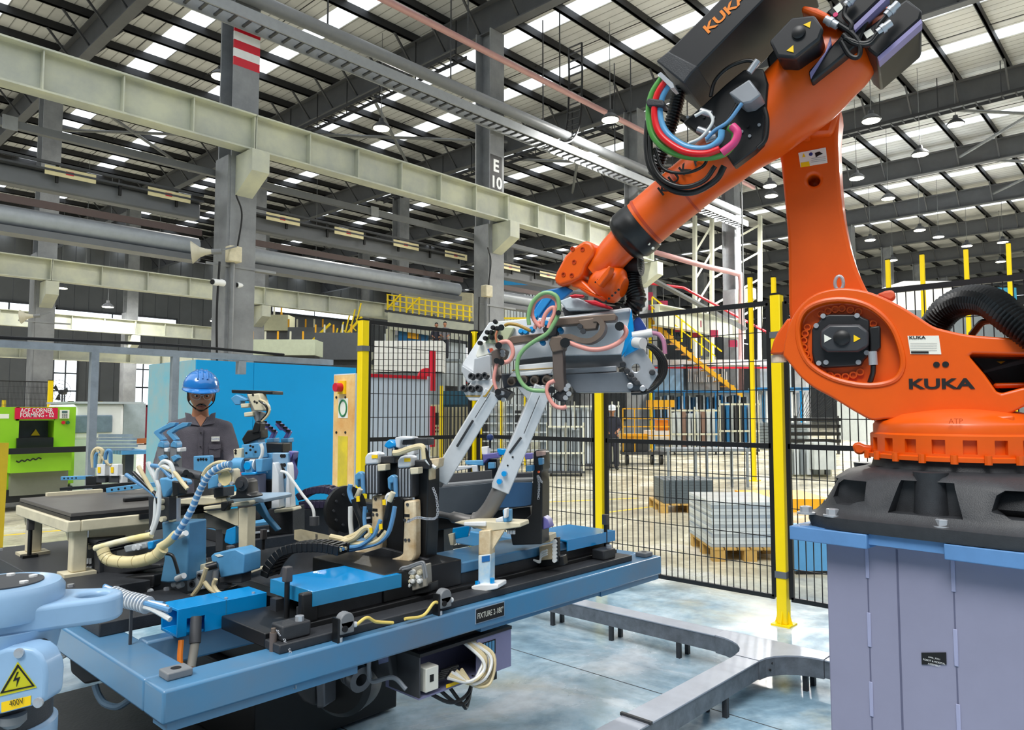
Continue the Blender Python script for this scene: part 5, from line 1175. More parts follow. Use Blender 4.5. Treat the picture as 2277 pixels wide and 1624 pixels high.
p = ORG[pn]; MB().cyl(p, p+ZZ*0.055, 0.011, n=14).build('body', M('pin_brown', (110,98,92), 0.5), pn, smooth=True); MB().cyl(p+ZZ*0.055, p+ZZ*0.068, 0.007, n=10).build('tip', m_bronze, pn)
def chain(pts, name, lab, r=0.006, grp=None):
    t = thing(name, lab, 'chain', pts[0], grp); P_ = spline(pts, 8); s_ = 0; k = 0
    for a_, b_ in zip(P_, P_[1:]):
        d_ = (b_-a_); 
        sd = d_.cross(FH if k % 2 else RT).normalized()*0.0035
        MB().tube([a_-d_*0.2+sd, b_+d_*0.2+sd, b_+d_*0.2-sd, a_-d_*0.2-sd, a_-d_*0.2+sd], 0.0013, 5).build('link', m_steel, t); k += 1
    return t
chain([p+Vector((0.01,0,0.06)), p+Vector((0.022,-0.03,0.03)), p+Vector((0.03,-0.062,-0.02)), p+Vector((0.032,-0.075,-0.10))], 'safety_chain', 'thin steel chain hanging from the index pin down the front beam')
# ---- black mounting plates on the frame
for bx, lab in (((0.86, 1.46, 2.98, 4.2, ZT, 0.80), 'black mounting plate under the dark-topped work table'), ((0.86, 1.22, 2.62, 2.94, ZT, 0.765), 'black mounting block on the left side beam'), ((1.5, 2.15, 2.6, 3.45, ZT, 0.76), 'black mounting plate in the middle of the fixture'), ((1.5, 3.1, 3.62, 4.45, ZT, 0.78), 'black mounting plate along the rear of the fixture')):
    t = thing('mounting_plate', lab, 'plate', ((bx[0]+bx[1])/2, (bx[2]+bx[3])/2, bx[4]))
    MB().box(*bx).build('plate', m_dark, t, bevel=0.004)
    for fx, fy in ((0.08,0.08),(0.92,0.08),(0.08,0.92),(0.92,0.92)):
        x = bx[0]+(bx[1]-bx[0])*fx; y = bx[2]+(bx[3]-bx[2])*fy; MB().lathe((x,y,bx[5]), ZZ, [(0.012,0),(0.012,0.01)], 6).build('bolt', m_steel, t)
# ---- work table
wt = thing('work_table', 'cream framed fixture table with a dark steel top', 'table', (1.2, 3.6, 0.80))
tx0, tx1, ty0, ty1, tz = 0.935, 1.50, 3.24, 3.98, 1.05
MB().box(tx0+0.015, tx1, ty0+0.01, ty1, tz-0.016, tz).build('top_plate', M('dark_top', (104,100,96), 0.45, 0.3, var=0.25, scale=4), wt, bevel=0.002)
MB().box(tx0+0.012, tx1+0.002, ty0+0.006, ty1+0.002, tz-0.03, tz-0.016).build('top_edge', m_black, wt)
for bx in ((tx0, tx0+0.05, ty0, ty1), (tx1-0.05, tx1, ty0+0.01, ty1), (tx0+0.05, tx1-0.05, ty0, ty0+0.05), (tx0+0.05, tx1-0.05, ty1-0.05, ty1)):
    MB().box(bx[0], bx[1], bx[2], bx[3], tz-0.075, tz-0.03).build('frame_tube', m_cream, wt, bevel=0.005)
for x, y in ((tx0+0.03, ty0+0.03), (tx0+0.03, ty1-0.1), (tx1-0.08, ty0+0.05), (tx1-0.08, ty1-0.1)):
    MB().box(x, x+0.055, y, y+0.055, 0.812, tz-0.075).build('leg', m_cream, wt, bevel=0.006)
    MB().box(x-0.03, x+0.085, y-0.02, y+0.075, 0.80, 0.812).build('foot', m_cream, wt)
    MB().prism([(x, y+0.06, tz-0.075), (x, y+0.1, tz-0.075), (x, y+0.06, tz-0.12)], (0.02,0,0)).build('gusset', m_cream, wt)
MB().prism([(tx0+0.1, ty0+0.06, tz-0.075), (tx1-0.1, ty0+0.06, tz-0.075), (tx0+0.1, ty0+0.06, tz-0.16)], (0,0.012,0)).build('brace_plate', m_cream, wt)
cut_z = tz
MB().box(tx0+0.12, tx0+0.36, ty1-0.02, ty1+0.01, tz, tz+0.016).build('back_stop', m_cream, wt)
MB().box(tx1-0.28, tx1+0.04, ty0+0.22, ty0+0.245, tz, tz+0.018).build('front_guide', m_black, wt, bevel=0.004)
MB().box(tx1-0.30, tx1-0.02, ty0-0.012, ty0-0.001, tz-0.05, tz-0.028).build('front_guide', m_black, wt)
# blue pierced clamp bars and sensor stack on the table
def bar_px(a, b, h, depth, nm, mt, par, th=0.02, holes=0):
    pl = Plane(D((a[0]+b[0])/2, (a[1]+b[1])/2, depth), 0)
    p, q2 = pl(*a), pl(*b); d = (q2-p).normalized(); v_ = (ZZ-d*d.z).normalized(); n_ = d.cross(v_)
    o = MB().obox((p+q2)/2, d, v_, n_, (q2-p).length/2, h/2, th/2).build(nm, mt, par, bevel=0.002)
    for k in range(holes):
        c = p.lerp(q2, 0.12+0.13*k)-n_*0; s_ = -1 if n_.dot(-FH) < 0 else 1
        MB().lathe(c+n_*s_*(th/2), n_*s_, [(h*0.22,0),(h*0.22,0.001)], 10).build('hole', m_ink, o)
    return o
cs = thing('sensor_stack', 'pair of white valve modules with yellow labels on blue bars over the table', 'valve', (1.33, 3.9, tz))
bar_px((137,1064), (205,1062), 0.020, 3.95, 'pierced_bar', m_lblue, cs, holes=4)
bar_px((238,1091), (350,1077), 0.024, 3.55, 'pierced_bar', m_lblue, cs, holes=4)
bar_px((135,1088), (300,1075), 0.016, 3.85, 'black_bar', m_black, cs)
def at(px, py, d): return D(px, py, d)
def bx_px(px0, py0, px1, py1, d, th, nm, mt, par, bevel=0.002):
    pl = Plane(D((px0+px1)/2, (py0+py1)/2, d), 12)
    return MB().prism([pl(px0,py0), pl(px1,py0), pl(px1,py1), pl(px0,py1)], -pl.n*th).build(nm, mt, par, bevel=bevel)
for px in (214, 243):
    bx_px(px, 1033, px+19, 1059, 3.85, 0.035, 'module', m_white, cs)
    bx_px(px-2, 1059, px+20, 1074, 3.86, 0.04, 'module_base', m_dgrey, cs)
    bx_px(px+3, 1039, px+9, 1052, 3.848, 0.002, 'yellow_label', m_wy, cs, bevel=0)
bx_px(190, 1060, 214, 1082, 3.87, 0.04, 'clamp_body', m_black, cs); bx_px(262, 1058, 272, 1080, 3.86, 0.04, 'end_block', m_white, cs)
bx_px(205, 1082, 285, 1092, 3.9, 0.05, 'foot_block', m_black, cs); bx_px(205, 1092, 232, 1098, 3.9, 0.05, 'foot_post', m_dark, cs)
for pts_, m_ in ((((207,1040),(206,1010),(216,998),(228,1004),(222,1030)), m_hose_c), (((212,1040),(214,1012),(224,1006)), m_hose_b), (((232,1040),(236,1008),(245,1004),(246,1030)), m_hose_b), (((216,998),(226,1015),(240,1030),(248,1035)), m_hose_c)):
    MB().tube(spline([D(x,y,3.86) for x,y in pts_], 6), 0.010, 8).build('hose', m_, cs, smooth=True)
# ---- left clamp column with taped cable bundle
CP = Plane(D(390, 1230, 2.78), 18)
lc = thing('clamp_column', 'blue steel clamp column with taped cable bundle beside the work table', 'clamp', onZ(392, 1292, 0.78))
def cp(pts, off, th, nm, mt, bevel=0.004, par=None, pl=None):
    pl = pl or CP; return MB().prism([pl(x,y,off) for x,y in pts], -pl.n*th).build(nm, mt, par or lc, bevel=bevel)
cp(L_((1575,885),(1840,885),(1832,1460),(1640,1480),(1560,1470),(1600,1250)), 0, 0.10, 'column', M('column_blue', (84,140,178), 0.4, var=0.25), 0.006)
cp(L_((1640,580),(1680,580),(1685,885),(1640,885)), 0.0, 0.03, 'cream_spacer', m_cream)
MB().cyl(CP(*L_((1720,650))[0],-0.03), CP(*L_((1718,885))[0],-0.03), 0.016, n=14).build('chrome_rod', m_steel, lc, smooth=True)
cp(L_((1545,455),(1620,450),(1750,480),(1760,530),(1700,540),(1640,600),(1620,650),(1580,650)), 0.02, 0.07, 'clamp_head', m_lblue, 0.008)
cp(L_((1670,480),(1740,490),(1740,620),(1680,640)), 0.03, 0.05, 'clamp_jaw', m_black, 0.006)
cp(L_((1445,630),(1530,630),(1540,960),(1450,980)), -0.06, 0.06, 'steel_post', m_dark)
cp(L_((1555,640),(1650,640),(1650,870),(1555,860)), 0.02, 0.04, 'valve_block', m_dark)
for x, y in L_((1590,680),(1590,740),(1610,850)): MB().lathe(CP(x,y,0.02), CP.n, [(0.010,0),(0.010,0.02)], 10).build('fitting', m_cream, lc)
def bundle(pts, r, nm, mt, stripes=None, par=lc, pl=CP, off=0.08, n=10):
    P_ = spline([pl(p[0],p[1],off) for p in pts], 8); o = MB().tube(P_, r, n).build(nm, mt, par, smooth=True)
    if stripes:
        m2, step, wd = stripes
        for i in range(step, len(P_)-1, step):
            a_, b_ = P_[i], P_[i+1]; MB().cyl(a_, a_.lerp(b_, wd), r*1.08, n=n).build('tape_band', m2, o, smooth=True)
    return o
m_tape = M('cream_tape', (228,212,160), 0.4, var=0.25, scale=9)
bundle(L_((1000,1150),(1030,1220),(1100,1262),(1300,1275),(1500,1225),(1590,1140)), 0.022, 'taped_bundle', m_tape, (M('tape_edge', (190,176,136), 0.5), 5, 0.15), off=0.12)
bundle(L_((1560,1130),(1640,1080),(1720,1000)), 0.016, 'taped_bundle', m_tape, off=0.12)
bundle(L_((1700,1040),(1780,920),(1870,760),(1930,620),(1990,500),(2060,400),(2180,330),(2250,320)), 0.0115, 'striped_loom', m_hose_b, (m_alu, 3, 0.9), off=0.13)
bundle(L_((930,1140),(1150,1080),(1350,1035),(1480,1010)), 0.012, 'yellow_tape_hose', M('yellow_tape', (236,216,130), 0.4, var=0.2, rgb2=(236,236,226)), off=0.05)
m_l = [m_hose_w, m_hose_w, m_hose_c, m_hose_b, m_hose_c, m_rubber, m_hose_b]
for k, pts_ in enumerate((((1440,300),(1480,400),(1540,520),(1555,650),(1545,800),(1520,900),(1480,1000)), ((1450,300),(1500,430),(1550,560),(1520,680),(1510,850),(1480,960)), ((1350,340),(1400,430),(1450,520),(1500,600)), ((1480,330),(1570,350),(1650,430),(1680,450)), ((1580,340),(1700,400),(1780,500),(1830,560)), ((1300,400),(1420,520),(1520,620),(1545,700)), ((1230,420),(1380,520),(1490,600),(1540,650)), ((1560,330),(1600,290),(1660,310),(1690,380),(1700,450)), ((1520,480),(1540,380),(1600,340),(1660,370)))):
    bundle(L_(*pts_), 0.0075, 'air_hose', m_l[k % 7], off=0.10)
for x, y in L_((1790,1005),(1770,1420)):
    MB().cyl(CP(x-10,y+4,0.02), CP(x+6,y-3,0.03), 0.011, n=10).build('white_fitting', m_white, lc, smooth=True)
bundle(L_((1600,1190),(1680,1210),(1720,1310),(1740,1390)), 0.006, 'black_hose', m_rubber, off=0.06)
# energy chain magazine and drive units under it
em = thing('chain_magazine', 'dark energy chain magazine with open links under the work table', 'cable chain', onZ(200, 1320, 0.72))
MP = Plane(D(215, 1260, 2.95), 18)
for k in range(6):
    a_ = k/5; cp(L_((790+a_*150,1060+a_*110),(830+a_*150,1040+a_*110),(960+a_*100,1070+a_*90),(930+a_*100,1100+a_*90)), 0.02-0.004*k, 0.14, 'chain_link', m_dark, 0.003, em, MP)
cp(L_((770,1080),(950,1150),(960,1420),(800,1430)), -0.06, 0.10, 'magazine_body', m_dark, 0.004, em, MP)
for i in range(3):
    for j in range(4): cp(L_((780+j*30,1240+i*80),(803+j*30,1236+i*80),(803+j*30,1290+i*76),(780+j*30,1296+i*76)), -0.055, 0.01, 'grid_cell', m_alu, 0, em, MP)
cp(L_((915,1150),(970,1140),(970,1420),(920,1430)), 0.0, 0.05, 'magazine_post', m_dgrey, 0.004, em, MP)
du = thing('drive_unit', 'black pneumatic drive unit on the mounting plate below the taped bundle', 'drive', onZ(300, 1345, 0.765))
for pts_, mt, of in ((((975,1310),(1080,1290),(1560,1290),(1575,1330),(1140,1400),(990,1390)), m_dark, -0.02), (((1180,1440),(1220,1420),(1500,1400),(1500,1520),(1250,1590),(1190,1560)), m_black, 0.03), (((1080,1400),(1180,1400),(1180,1520),(1090,1500)), m_frame, -0.03), (((980,1400),(1560,1380),(1560,1580),(1000,1560)), m_black, -0.06), (((1200,1120),(1420,1080),(1440,1140),(1220,1190)), M('cyl_grey', (150,156,160), 0.4), -0.02), (((1430,1080),(1490,1065),(1490,1150),(1440,1160)), m_blue, -0.01)):
    cp(L_(*pts_), of, 0.09, 'unit_block', mt, 0.006, du, MP)
for x, y in L_((1310,1520),(1335,1520),(1380,1500),(1330,1130),(1370,1125),(1480,1560)): MB().lathe(MP(x,y,0.03), MP.n, [(0.011,0),(0.011,0.012)], 10).build('port', m_alu if x > 300 else m_bronze, du)
# pale valve block, blue sensor box
SP = Plane(D(470, 1290, 2.80), 18)
vb2 = thing('valve_block', 'pale grey bored valve block with cream hoses next to the blue sensor box', 'valve', onZ(440, 1310, 0.72))
cp(M_((60,1400),(230,1345),(235,1540),(70,1565)), 0.02, 0.08, 'block', M('pale_block', (186,192,196), 0.4, 0.2), 0.004, vb2, SP)
cp(M_((80,1330),(240,1290),(240,1350),(80,1395)), 0.0, 0.07, 'cream_head', m_cream, 0.004, vb2, SP)
for x, y in M_((125,1490),(125,1420),(200,1410)): MB().lathe(SP(x,y,0.02), SP.n, [(0.012,0),(0.012,0.006),(0.007,0.006),(0.007,0.0)], 12).build('port', m_dgrey, vb2)
for pts_ in (((260,1330),(230,1420),(200,1500),(150,1570),(110,1620)), ((240,1470),(300,1540),(380,1580),(450,1590)), ((350,1440),(330,1500),(370,1570),(430,1590))):
    MB().tube(spline([SP(x,y,0.06) for x,y in M_(*pts_)], 6), 0.0085, 8).build('cream_hose', m_hose_c, vb2, smooth=True)
for x, y in M_((15,1420),(10,1500),(-40,1490)): MB().cyl(SP(x-6,y+2,0.03), SP(x+4,y-2,0.03), 0.011, n=10).build('white_fitting', m_white, vb2, smooth=True)
cp(M_((150,1540),(430,1540),(430,1585),(150,1600)), -0.02, 0.08, 'base', m_black, 0.003, vb2, SP)
sx = thing('sensor_box', 'blue sensor box with a small label on a white leg frame', 'box', onZ(500, 1300, 0.72))
cp(M_((300,1215),(330,1190),(540,1150),(630,1200),(625,1385),(395,1430),(370,1290),(310,1270)), 0.0, 0.10, 'housing', m_lblue, 0.004, sx, SP)
cp(M_((335,1205),(380,1198),(420,1215),(370,1225)), 0.003, 0.003, 'label', m_sticker, 0, sx, SP)
cp(M_((380,1425),(600,1385),(600,1480),(390,1480)), -0.02, 0.06, 'foot', m_dgrey, 0.003, sx, SP)
MB().cyl(SP(*M_((365,1300))[0],0.03), SP(*M_((260,1330))[0],0.05), 0.013, n=12).build('connector', m_black, sx, smooth=True)
MB().cyl(SP(*M_((350,1350))[0],0.03), SP(*M_((345,1440))[0],0.03), 0.011, n=12).build('connector', m_grey, sx, smooth=True)
# ---- second cream stand with bearing block, cylinder and round cream gauge
WP = Plane(D(500, 1150, 3.15), 15)
ws = thing('bearing_stand', 'cream stand carrying a black bearing block and a square cream gauge', 'stand', onZ(540, 1285, 0.72))
def wp(pts, off, th, nm, mt, bevel=0.004, par=None): return MB().prism([WP(x,y,off) for x,y in pts], -WP.n*th).build(nm, mt, par or ws, bevel=bevel)
wp(M_((0,660),(230,640),(400,650),(420,690),(230,720),(0,710)), 0.03, 0.25, 'rear_top_rail', m_cream)
wp(M_((225,735),(660,680),(675,690),(670,720),(230,770)), 0.05, 0.05, 'top_rail', m_cream)
wp(M_((400,650),(780,645),(820,660),(815,695),(690,690),(480,690)), 0.0, 0.22, 'top_plate', M('pale_plate', (150,172,190), 0.4), 0.003)
wp(M_((230,780),(570,750),(570,920),(540,915)), 0.03, 0.012, 'gusset_plate', m_cream, 0)
wp(M_((570,750),(662,740),(650,1370),(570,1380)), 0.05, 0.06, 'leg', m_cream)
wp(M_((235,790),(420,860),(560,925),(575,1000),(430,1010),(330,950),(240,940)), -0.03, 0.06, 'lower_body', M('olive_dark', (96,98,96), 0.5))
wp(M_((345,950),(420,945),(420,1170),(345,1180)), -0.03, 0.06, 'rear_leg', m_dgrey)
wp(M_((430,1060),(450,960),(540,925),(545,1095),(500,1110),(440,1090)), 0.03, 0.03, 'blue_cover_sheet', m_blue)
wp(M_((590,1370),(690,1355),(700,1385),(600,1400)), 0.07, 0.10, 'foot', m_cream)
wp(M_((395,690),(470,680),(475,720),(430,780),(400,775)), 0.07, 0.04, 'black_bracket', m_black)
wp(M_((480,660),(490,635),(540,620),(555,500),(580,475),(620,465),(650,490),(660,610),(700,620),(705,650)), 0.12, 0.08, 'bearing_block', m_black, 0.006)
MB().lathe(WP(*M_((615,508))[0],0.12), WP.n, [(0.030,0),(0.030,0.01),(0.015,0.012),(0.015,0.02)], 18).build('bearing_cap', m_dark, ws, smooth=True)
wp(M_((370,400),(500,365),(520,375),(530,510),(510,525),(400,530),(372,500)), 0.12, 0.05, 'gauge_block', m_cream, 0.005)
MB().lathe(WP(*M_((443,455))[0],0.122), WP.n, [(0.031,0),(0.031,0.004),(0.028,0.004),(0.028,0.002)], 24).build('gauge_dial', m_tape, ws)
for x, y in M_((510,382),(515,505),(400,518),(395,408)): MB().lathe(WP(x,y,0.12), WP.n, [(0.008,0),(0.008,0.01)], 10).build('corner_screw', m_steel, ws)
wp(M_((270,450),(370,410),(370,540),(270,565)), 0.08, 0.05, 'valve_side', m_lblue)
wp(M_((320,560),(420,545),(420,640),(330,650)), 0.04, 0.08, 'valve_foot', m_dark)
MB().cyl(WP(*M_((-110,370))[0],0.05), WP(*M_((220,440))[0],0.05), 0.020, n=16).build('cylinder_rod', m_dgrey, ws, smooth=True)
MB().cyl(WP(*M_((-90,372))[0],0.05), WP(*M_((-60,380))[0],0.05), 0.032, n=16).build('rod_collar', m_dgrey, ws, smooth=True)
for q in ((60,400),(100,425),(40,430)): (x,) = M_(q); MB().cyl(WP(*x,0.04), WP(*x,0.09), 0.012, n=10).build('clevis', m_black, ws)
for pts_, r in ((((225,430),(270,360),(350,310),(430,300),(470,320),(450,350)), 0.0085), (((240,440),(330,400),(450,370),(490,360)), 0.0085), (((215,480),(240,400),(300,340),(380,315)), 0.007)):
    MB().tube(spline([WP(x,y,0.14) for x,y in M_(*pts_)], 6), r, 8).build('cream_hose', m_hose_c if r > 0.008 else m_hose_b, ws, smooth=True)
wp(M_((130,240),(290,235),(290,400),(180,440),(130,420)), -0.05, 0.03, 'drilled_plate', m_lblue)
for x, y in M_((180,275),(205,270),(230,270),(258,272)): MB().lathe(WP(x,y,-0.05), WP.n, [(0.006,0),(0.006,0.002)], 8).build('hole', m_ink, ws)
wp(M_((130,420),(300,400),(300,640),(140,640)), -0.07, 0.05, 'drilled_plate_post', m_dark)
# clamp cylinder unit (blue) and its lavender panel
cu_ = thing('clamp_unit', 'light blue pneumatic clamp unit above the bearing stand', 'clamp', onZ(570, 1250, 0.76))
UP_ = Plane(D(570, 1050, 3.45), 15)
def up(pts, off, th, nm, mt, bevel=0.004, par=None): return MB().prism([UP_(x,y,off) for x,y in pts], -UP_.n*th).build(nm, mt, par or cu_, bevel=bevel)
up(M_((485,285),(545,280),(545,375),(500,390)), 0.05, 0.08, 'end_block', m_lblue)
MB().cyl(UP_(*M_((540,325))[0],0.03), UP_(*M_((640,325))[0],0.03), 0.034, n=18).build('cylinder', m_lblue, cu_, smooth=True)
up(M_((630,290),(700,285),(705,400),(630,405)), 0.06, 0.09, 'trunnion', m_lblue)
MB().lathe(UP_(*M_((665,335))[0],0.06), UP_.n, [(0.018,0),(0.018,0.008),(0.007,0.008)], 16).build('trunnion_cap', m_blue, cu_)
MB().cyl(UP_(*M_((700,325))[0],0.03), UP_(*M_((750,325))[0],0.03), 0.028, n=16).build('cylinder', m_alu, cu_, smooth=True)
up(M_((735,270),(805,265),(800,395),(740,400)), 0.05, 0.08, 'end_block', m_lblue)
up(M_((500,265),(800,262),(800,285),(500,292)), 0.04, 0.05, 'tie_bar', m_dgrey)
up(M_((590,400),(740,395),(740,420),(600,430)), 0.06, 0.10, 'foot_plate', m_blue)
up(M_((545,430),(770,420),(775,640),(560,650)), 0.0, 0.06, 'lavender_panel', m_lav)
up(M_((560,640),(780,630),(790,860),(560,900)), -0.02, 0.08, 'stand', m_dgrey)
up(M_((700,720),(780,690),(850,830),(960,960),(930,980),(800,840)), 0.06, 0.03, 'strut', m_lblue)
up(M_((520,175),(600,160),(600,270),(525,270)), 0.02, 0.05, 'cream_block', m_cream)
up(M_((600,130),(770,110),(790,260),(600,265)), 0.0, 0.06, 'blue_fitting_block', m_lblue)
for x, y in M_((545,185),(545,210),(690,140),(715,150),(690,180),(740,200),(650,210)): MB().lathe(UP_(x,y,0.02), UP_.n, [(0.006,0),(0.006,0.003)], 8).build('screw', m_ink, cu_)
MB().tube(spline([UP_(x,y,0.04) for x,y in M_((790,120),(805,170),(800,230),(780,270))], 6), 0.008, 8).build('braided_hose', m_hose_w, cu_, smooth=True)
# tilting arm with cream head
ta = thing('tilt_arm', 'tilted clamp arm with cream head and black crossbar against the blue enclosure', 'clamp', onZ(560, 1210, 0.78))
AP = Plane(D(580, 930, 3.75), 10)
def ap(pts, off, th, nm, mt, bevel=0.004, par=None): return MB().prism([AP(x,y,off) for x,y in pts], -AP.n*th).build(nm, mt, par or ta, bevel=bevel)
ap(N_((788,352),(1158,363),(1158,396),(790,384)), 0.02, 0.12, 'crossbar', m_black)
ap(N_((930,395),(1040,385),(1055,430),(1088,530),(1075,545),(995,545)), 0.06, 0.07, 'head', m_cream, 0.006)
for x, y in N_((985,400),(1000,460),(1020,470)): MB().lathe(AP(x,y,0.06), AP.n, [(0.006,0),(0.006,0.002)], 8).build('hole', m_ink, ta)
ap(N_((925,390),(945,390),(1000,545),(1050,560),(1035,640),(1005,650),(960,520)), 0.03, 0.06, 'arm', m_grey)
ap(N_((1000,640),(1050,650),(1040,740),(970,750),(980,700)), 0.04, 0.06, 'knuckle', m_black, 0.006)
ap(N_((780,430),(830,395),(930,440),(930,455),(870,455),(870,490),(820,490)), 0.05, 0.05, 'side_finger', m_lblue)
ap(N_((870,480),(945,475),(945,510),(875,520)), 0.05, 0.05, 'side_finger', m_cream)
ap(N_((900,560),(980,550),(985,590),(905,600)), 0.05, 0.05, 'side_finger', m_cream)
ap(N_((880,800),(930,720),(1050,700),(1055,790),(900,850)), 0.03, 0.08, 'base_knuckle', m_black, 0.006)
ap(N_((950,780),(1020,770),(1040,960),(940,970)), 0.02, 0.08, 'blue_support', m_lblue)
ap(N_((940,960),(1060,960),(1060,1290),(945,1290)), -0.03, 0.10, 'support_post', m_dgrey)
for pts_, m_, r in ((((1045,440),(1100,470),(1135,520),(1120,580),(1065,640)), m_hose_c, 0.006), (((1040,450),(1100,500),(1115,560),(1060,630)), m_rubber, 0.006), (((1060,470),(1125,490),(1140,540)), m_hose_w, 0.005)):
    MB().tube(spline([AP(x,y,0.08) for x,y in N_(*pts_)], 6), r, 8).build('hose', m_, ta, smooth=True)
# two violet hook clamps
hkp = Plane(D(620, 960, 4.0), 10)
m_hook = M('violet_hook', (108,104,170), 0.4, var=0.2)
for dx, lab in ((0, 'violet stepped hook clamp before the blue enclosure, nearer the tilted arm'), (130, 'violet stepped hook clamp before the blue enclosure, above the tall upright')):
    t = thing('hook_clamp', lab, 'clamp', onZ(600+dx/4, 1200, 0.78))
    pts_ = [(1050+dx,665),(1080+dx,640),(1150+dx,700),(1190+dx,735),(1155+dx,800),(1125+dx,790),(1150+dx,745),(1120+dx,720),(1095+dx,720)]
    MB().prism([hkp(x,y,0) for x,y in N_(*pts_)], -hkp.n*0.03).build('hook', m_hook, t, bevel=0.003)
    MB().prism([hkp(x,y,0.02) for x,y in N_((1105+dx,795),(1170+dx,790),(1172+dx,830),(1105+dx,830))], -hkp.n*0.07).build('clamp_head', m_lblue, t, bevel=0.004)
    MB().prism([hkp(x,y,0.01) for x,y in N_((1110+dx,830),(1168+dx,830),(1165+dx,1430),(1112+dx,1430))], -hkp.n*0.05).build('post', m_dark, t)
    for k in range(4): (q,) = N_((1085+dx+k*28, 655+k*26)); MB().box(hkp(*q).x-0.006, hkp(*q).x+0.006, hkp(*q).y-0.02, hkp(*q).y+0.02, hkp(*q).z, hkp(*q).z+0.012).build('shim', m_black, t)
# two blue hook clamps at the left, before the worker
hp2 = Plane(D(370, 1000, 3.75), 10)
for dx, lab in ((0, 'blue angled hook clamp before the worker, nearer the green press'), (115, 'blue angled hook clamp before the worker, nearer his shirt buttons')):
    t = thing('hook_clamp', lab, 'clamp', onZ(355+dx/4, 1200, 0.78))
    MB().prism([hp2(x,y,0) for x,y in N_((85+dx,745),(95+dx,725),(230+dx,650),(290+dx,650),(275+dx,680),(170+dx,720),(135+dx,745),(185+dx,805),(150+dx,815))], -hp2.n*0.03).build('hook', m_lblue, t, bevel=0.003)
    MB().prism([hp2(x,y,0.02) for x,y in N_((120+dx,870),(125+dx,840),(145+dx,815),(165+dx,815),(180+dx,840),(178+dx,880))], -hp2.n*0.05).build('rounded_head', m_lblue, t, bevel=0.004)
    MB().prism([hp2(x,y,0.015) for x,y in N_((120+dx,875),(180+dx,875),(175+dx,1420),(122+dx,1420))], -hp2.n*0.045).build('post', m_grey, t)
    MB().prism([hp2(x,y,0.03) for x,y in N_((125+dx,960),(170+dx,940),(195+dx,970),(150+dx,1010))], -hp2.n*0.03).build('jaw', m_lblue, t, bevel=0.003)
    MB().prism([hp2(x,y,0.03) for x,y in N_((180+dx,880),(215+dx,878),(215+dx,915),(182+dx,915))], -hp2.n*0.05).build('white_block', m_white, t, bevel=0.003)
# tall drilled upright
tu = thing('drilled_upright', 'tall pale blue drilled upright plate with side ribs and a cable', 'upright', onZ(625, 1180, 0.76))
TP = Plane(D(625, 1080, 3.45), 12)
def tp(pts, off, th, nm, mt, bevel=0.004): return MB().prism([TP(x,y,off) for x,y in pts], -TP.n*th).build(nm, mt, tu, bevel=bevel)
m_upr = M('upright_paint', (158,178,194), 0.4, 0.15, var=0.25, rgb2=(96,160,204))
tp(M_((900,210),(1052,208),(1058,300),(1080,740),(890,760)), 0.0, 0.03, 'plate', m_upr)
tp(M_((900,300),(925,310),(960,420),(975,745),(890,760)), 0.05, 0.05, 'rib', m_alu)
tp(M_((1045,300),(1060,330),(1082,742),(1025,748)), 0.05, 0.05, 'rib', m_alu)
for x, y in M_((995,238),(1018,238),(995,328),(1020,326),(1018,440),(990,528),(985,455)): MB().lathe(TP(x,y,0.0), TP.n, [(0.009,0),(0.009,0.002)], 10).build('hole', m_ink, tu)
MB().lathe(TP(*M_((980,390))[0],0.0), TP.n, [(0.026,0),(0.026,0.004),(0.012,0.004),(0.012,0.03)], 18).build('bush', m_black, tu, smooth=True)
MB().tube(spline([TP(x,y,0.05) for x,y in M_((985,390),(1040,405),(1100,480),(1200,620),(1280,720),(1305,780),(1310,830))], 8), 0.007, 8).build('cable', m_hose_w, tu, smooth=True)
MB().cyl(TP(*M_((1312,830))[0],0.05), TP(*M_((1312,915))[0],0.05), 0.022, n=14).build('cable_socket', m_dgrey, tu, smooth=True)
tp(M_((800,215),(900,210),(890,470),(800,465)), -0.04, 0.06, 'blue_side_plate', m_lblue)
tp(M_((790,470),(890,470),(885,750),(790,740)), -0.03, 0.08, 'dark_post', m_black)
tp(M_((860,760),(1100,740),(1100,1000),(870,1010)), -0.02, 0.12, 'pedestal', m_dark)
tp(M_((915,765),(1100,745),(1110,775),(920,800)), 0.07, 0.08, 'cream_valve', m_cream)
tp(M_((1060,190),(1115,200),(1100,260),(1075,290),(1110,400),(1090,480),(1060,470)), -0.02, 0.05, 'violet_clamp', m_hook)
tp(M_((820,110),(1000,115),(1000,205),(820,205)), -0.1, 0.08, 'black_head', m_black)
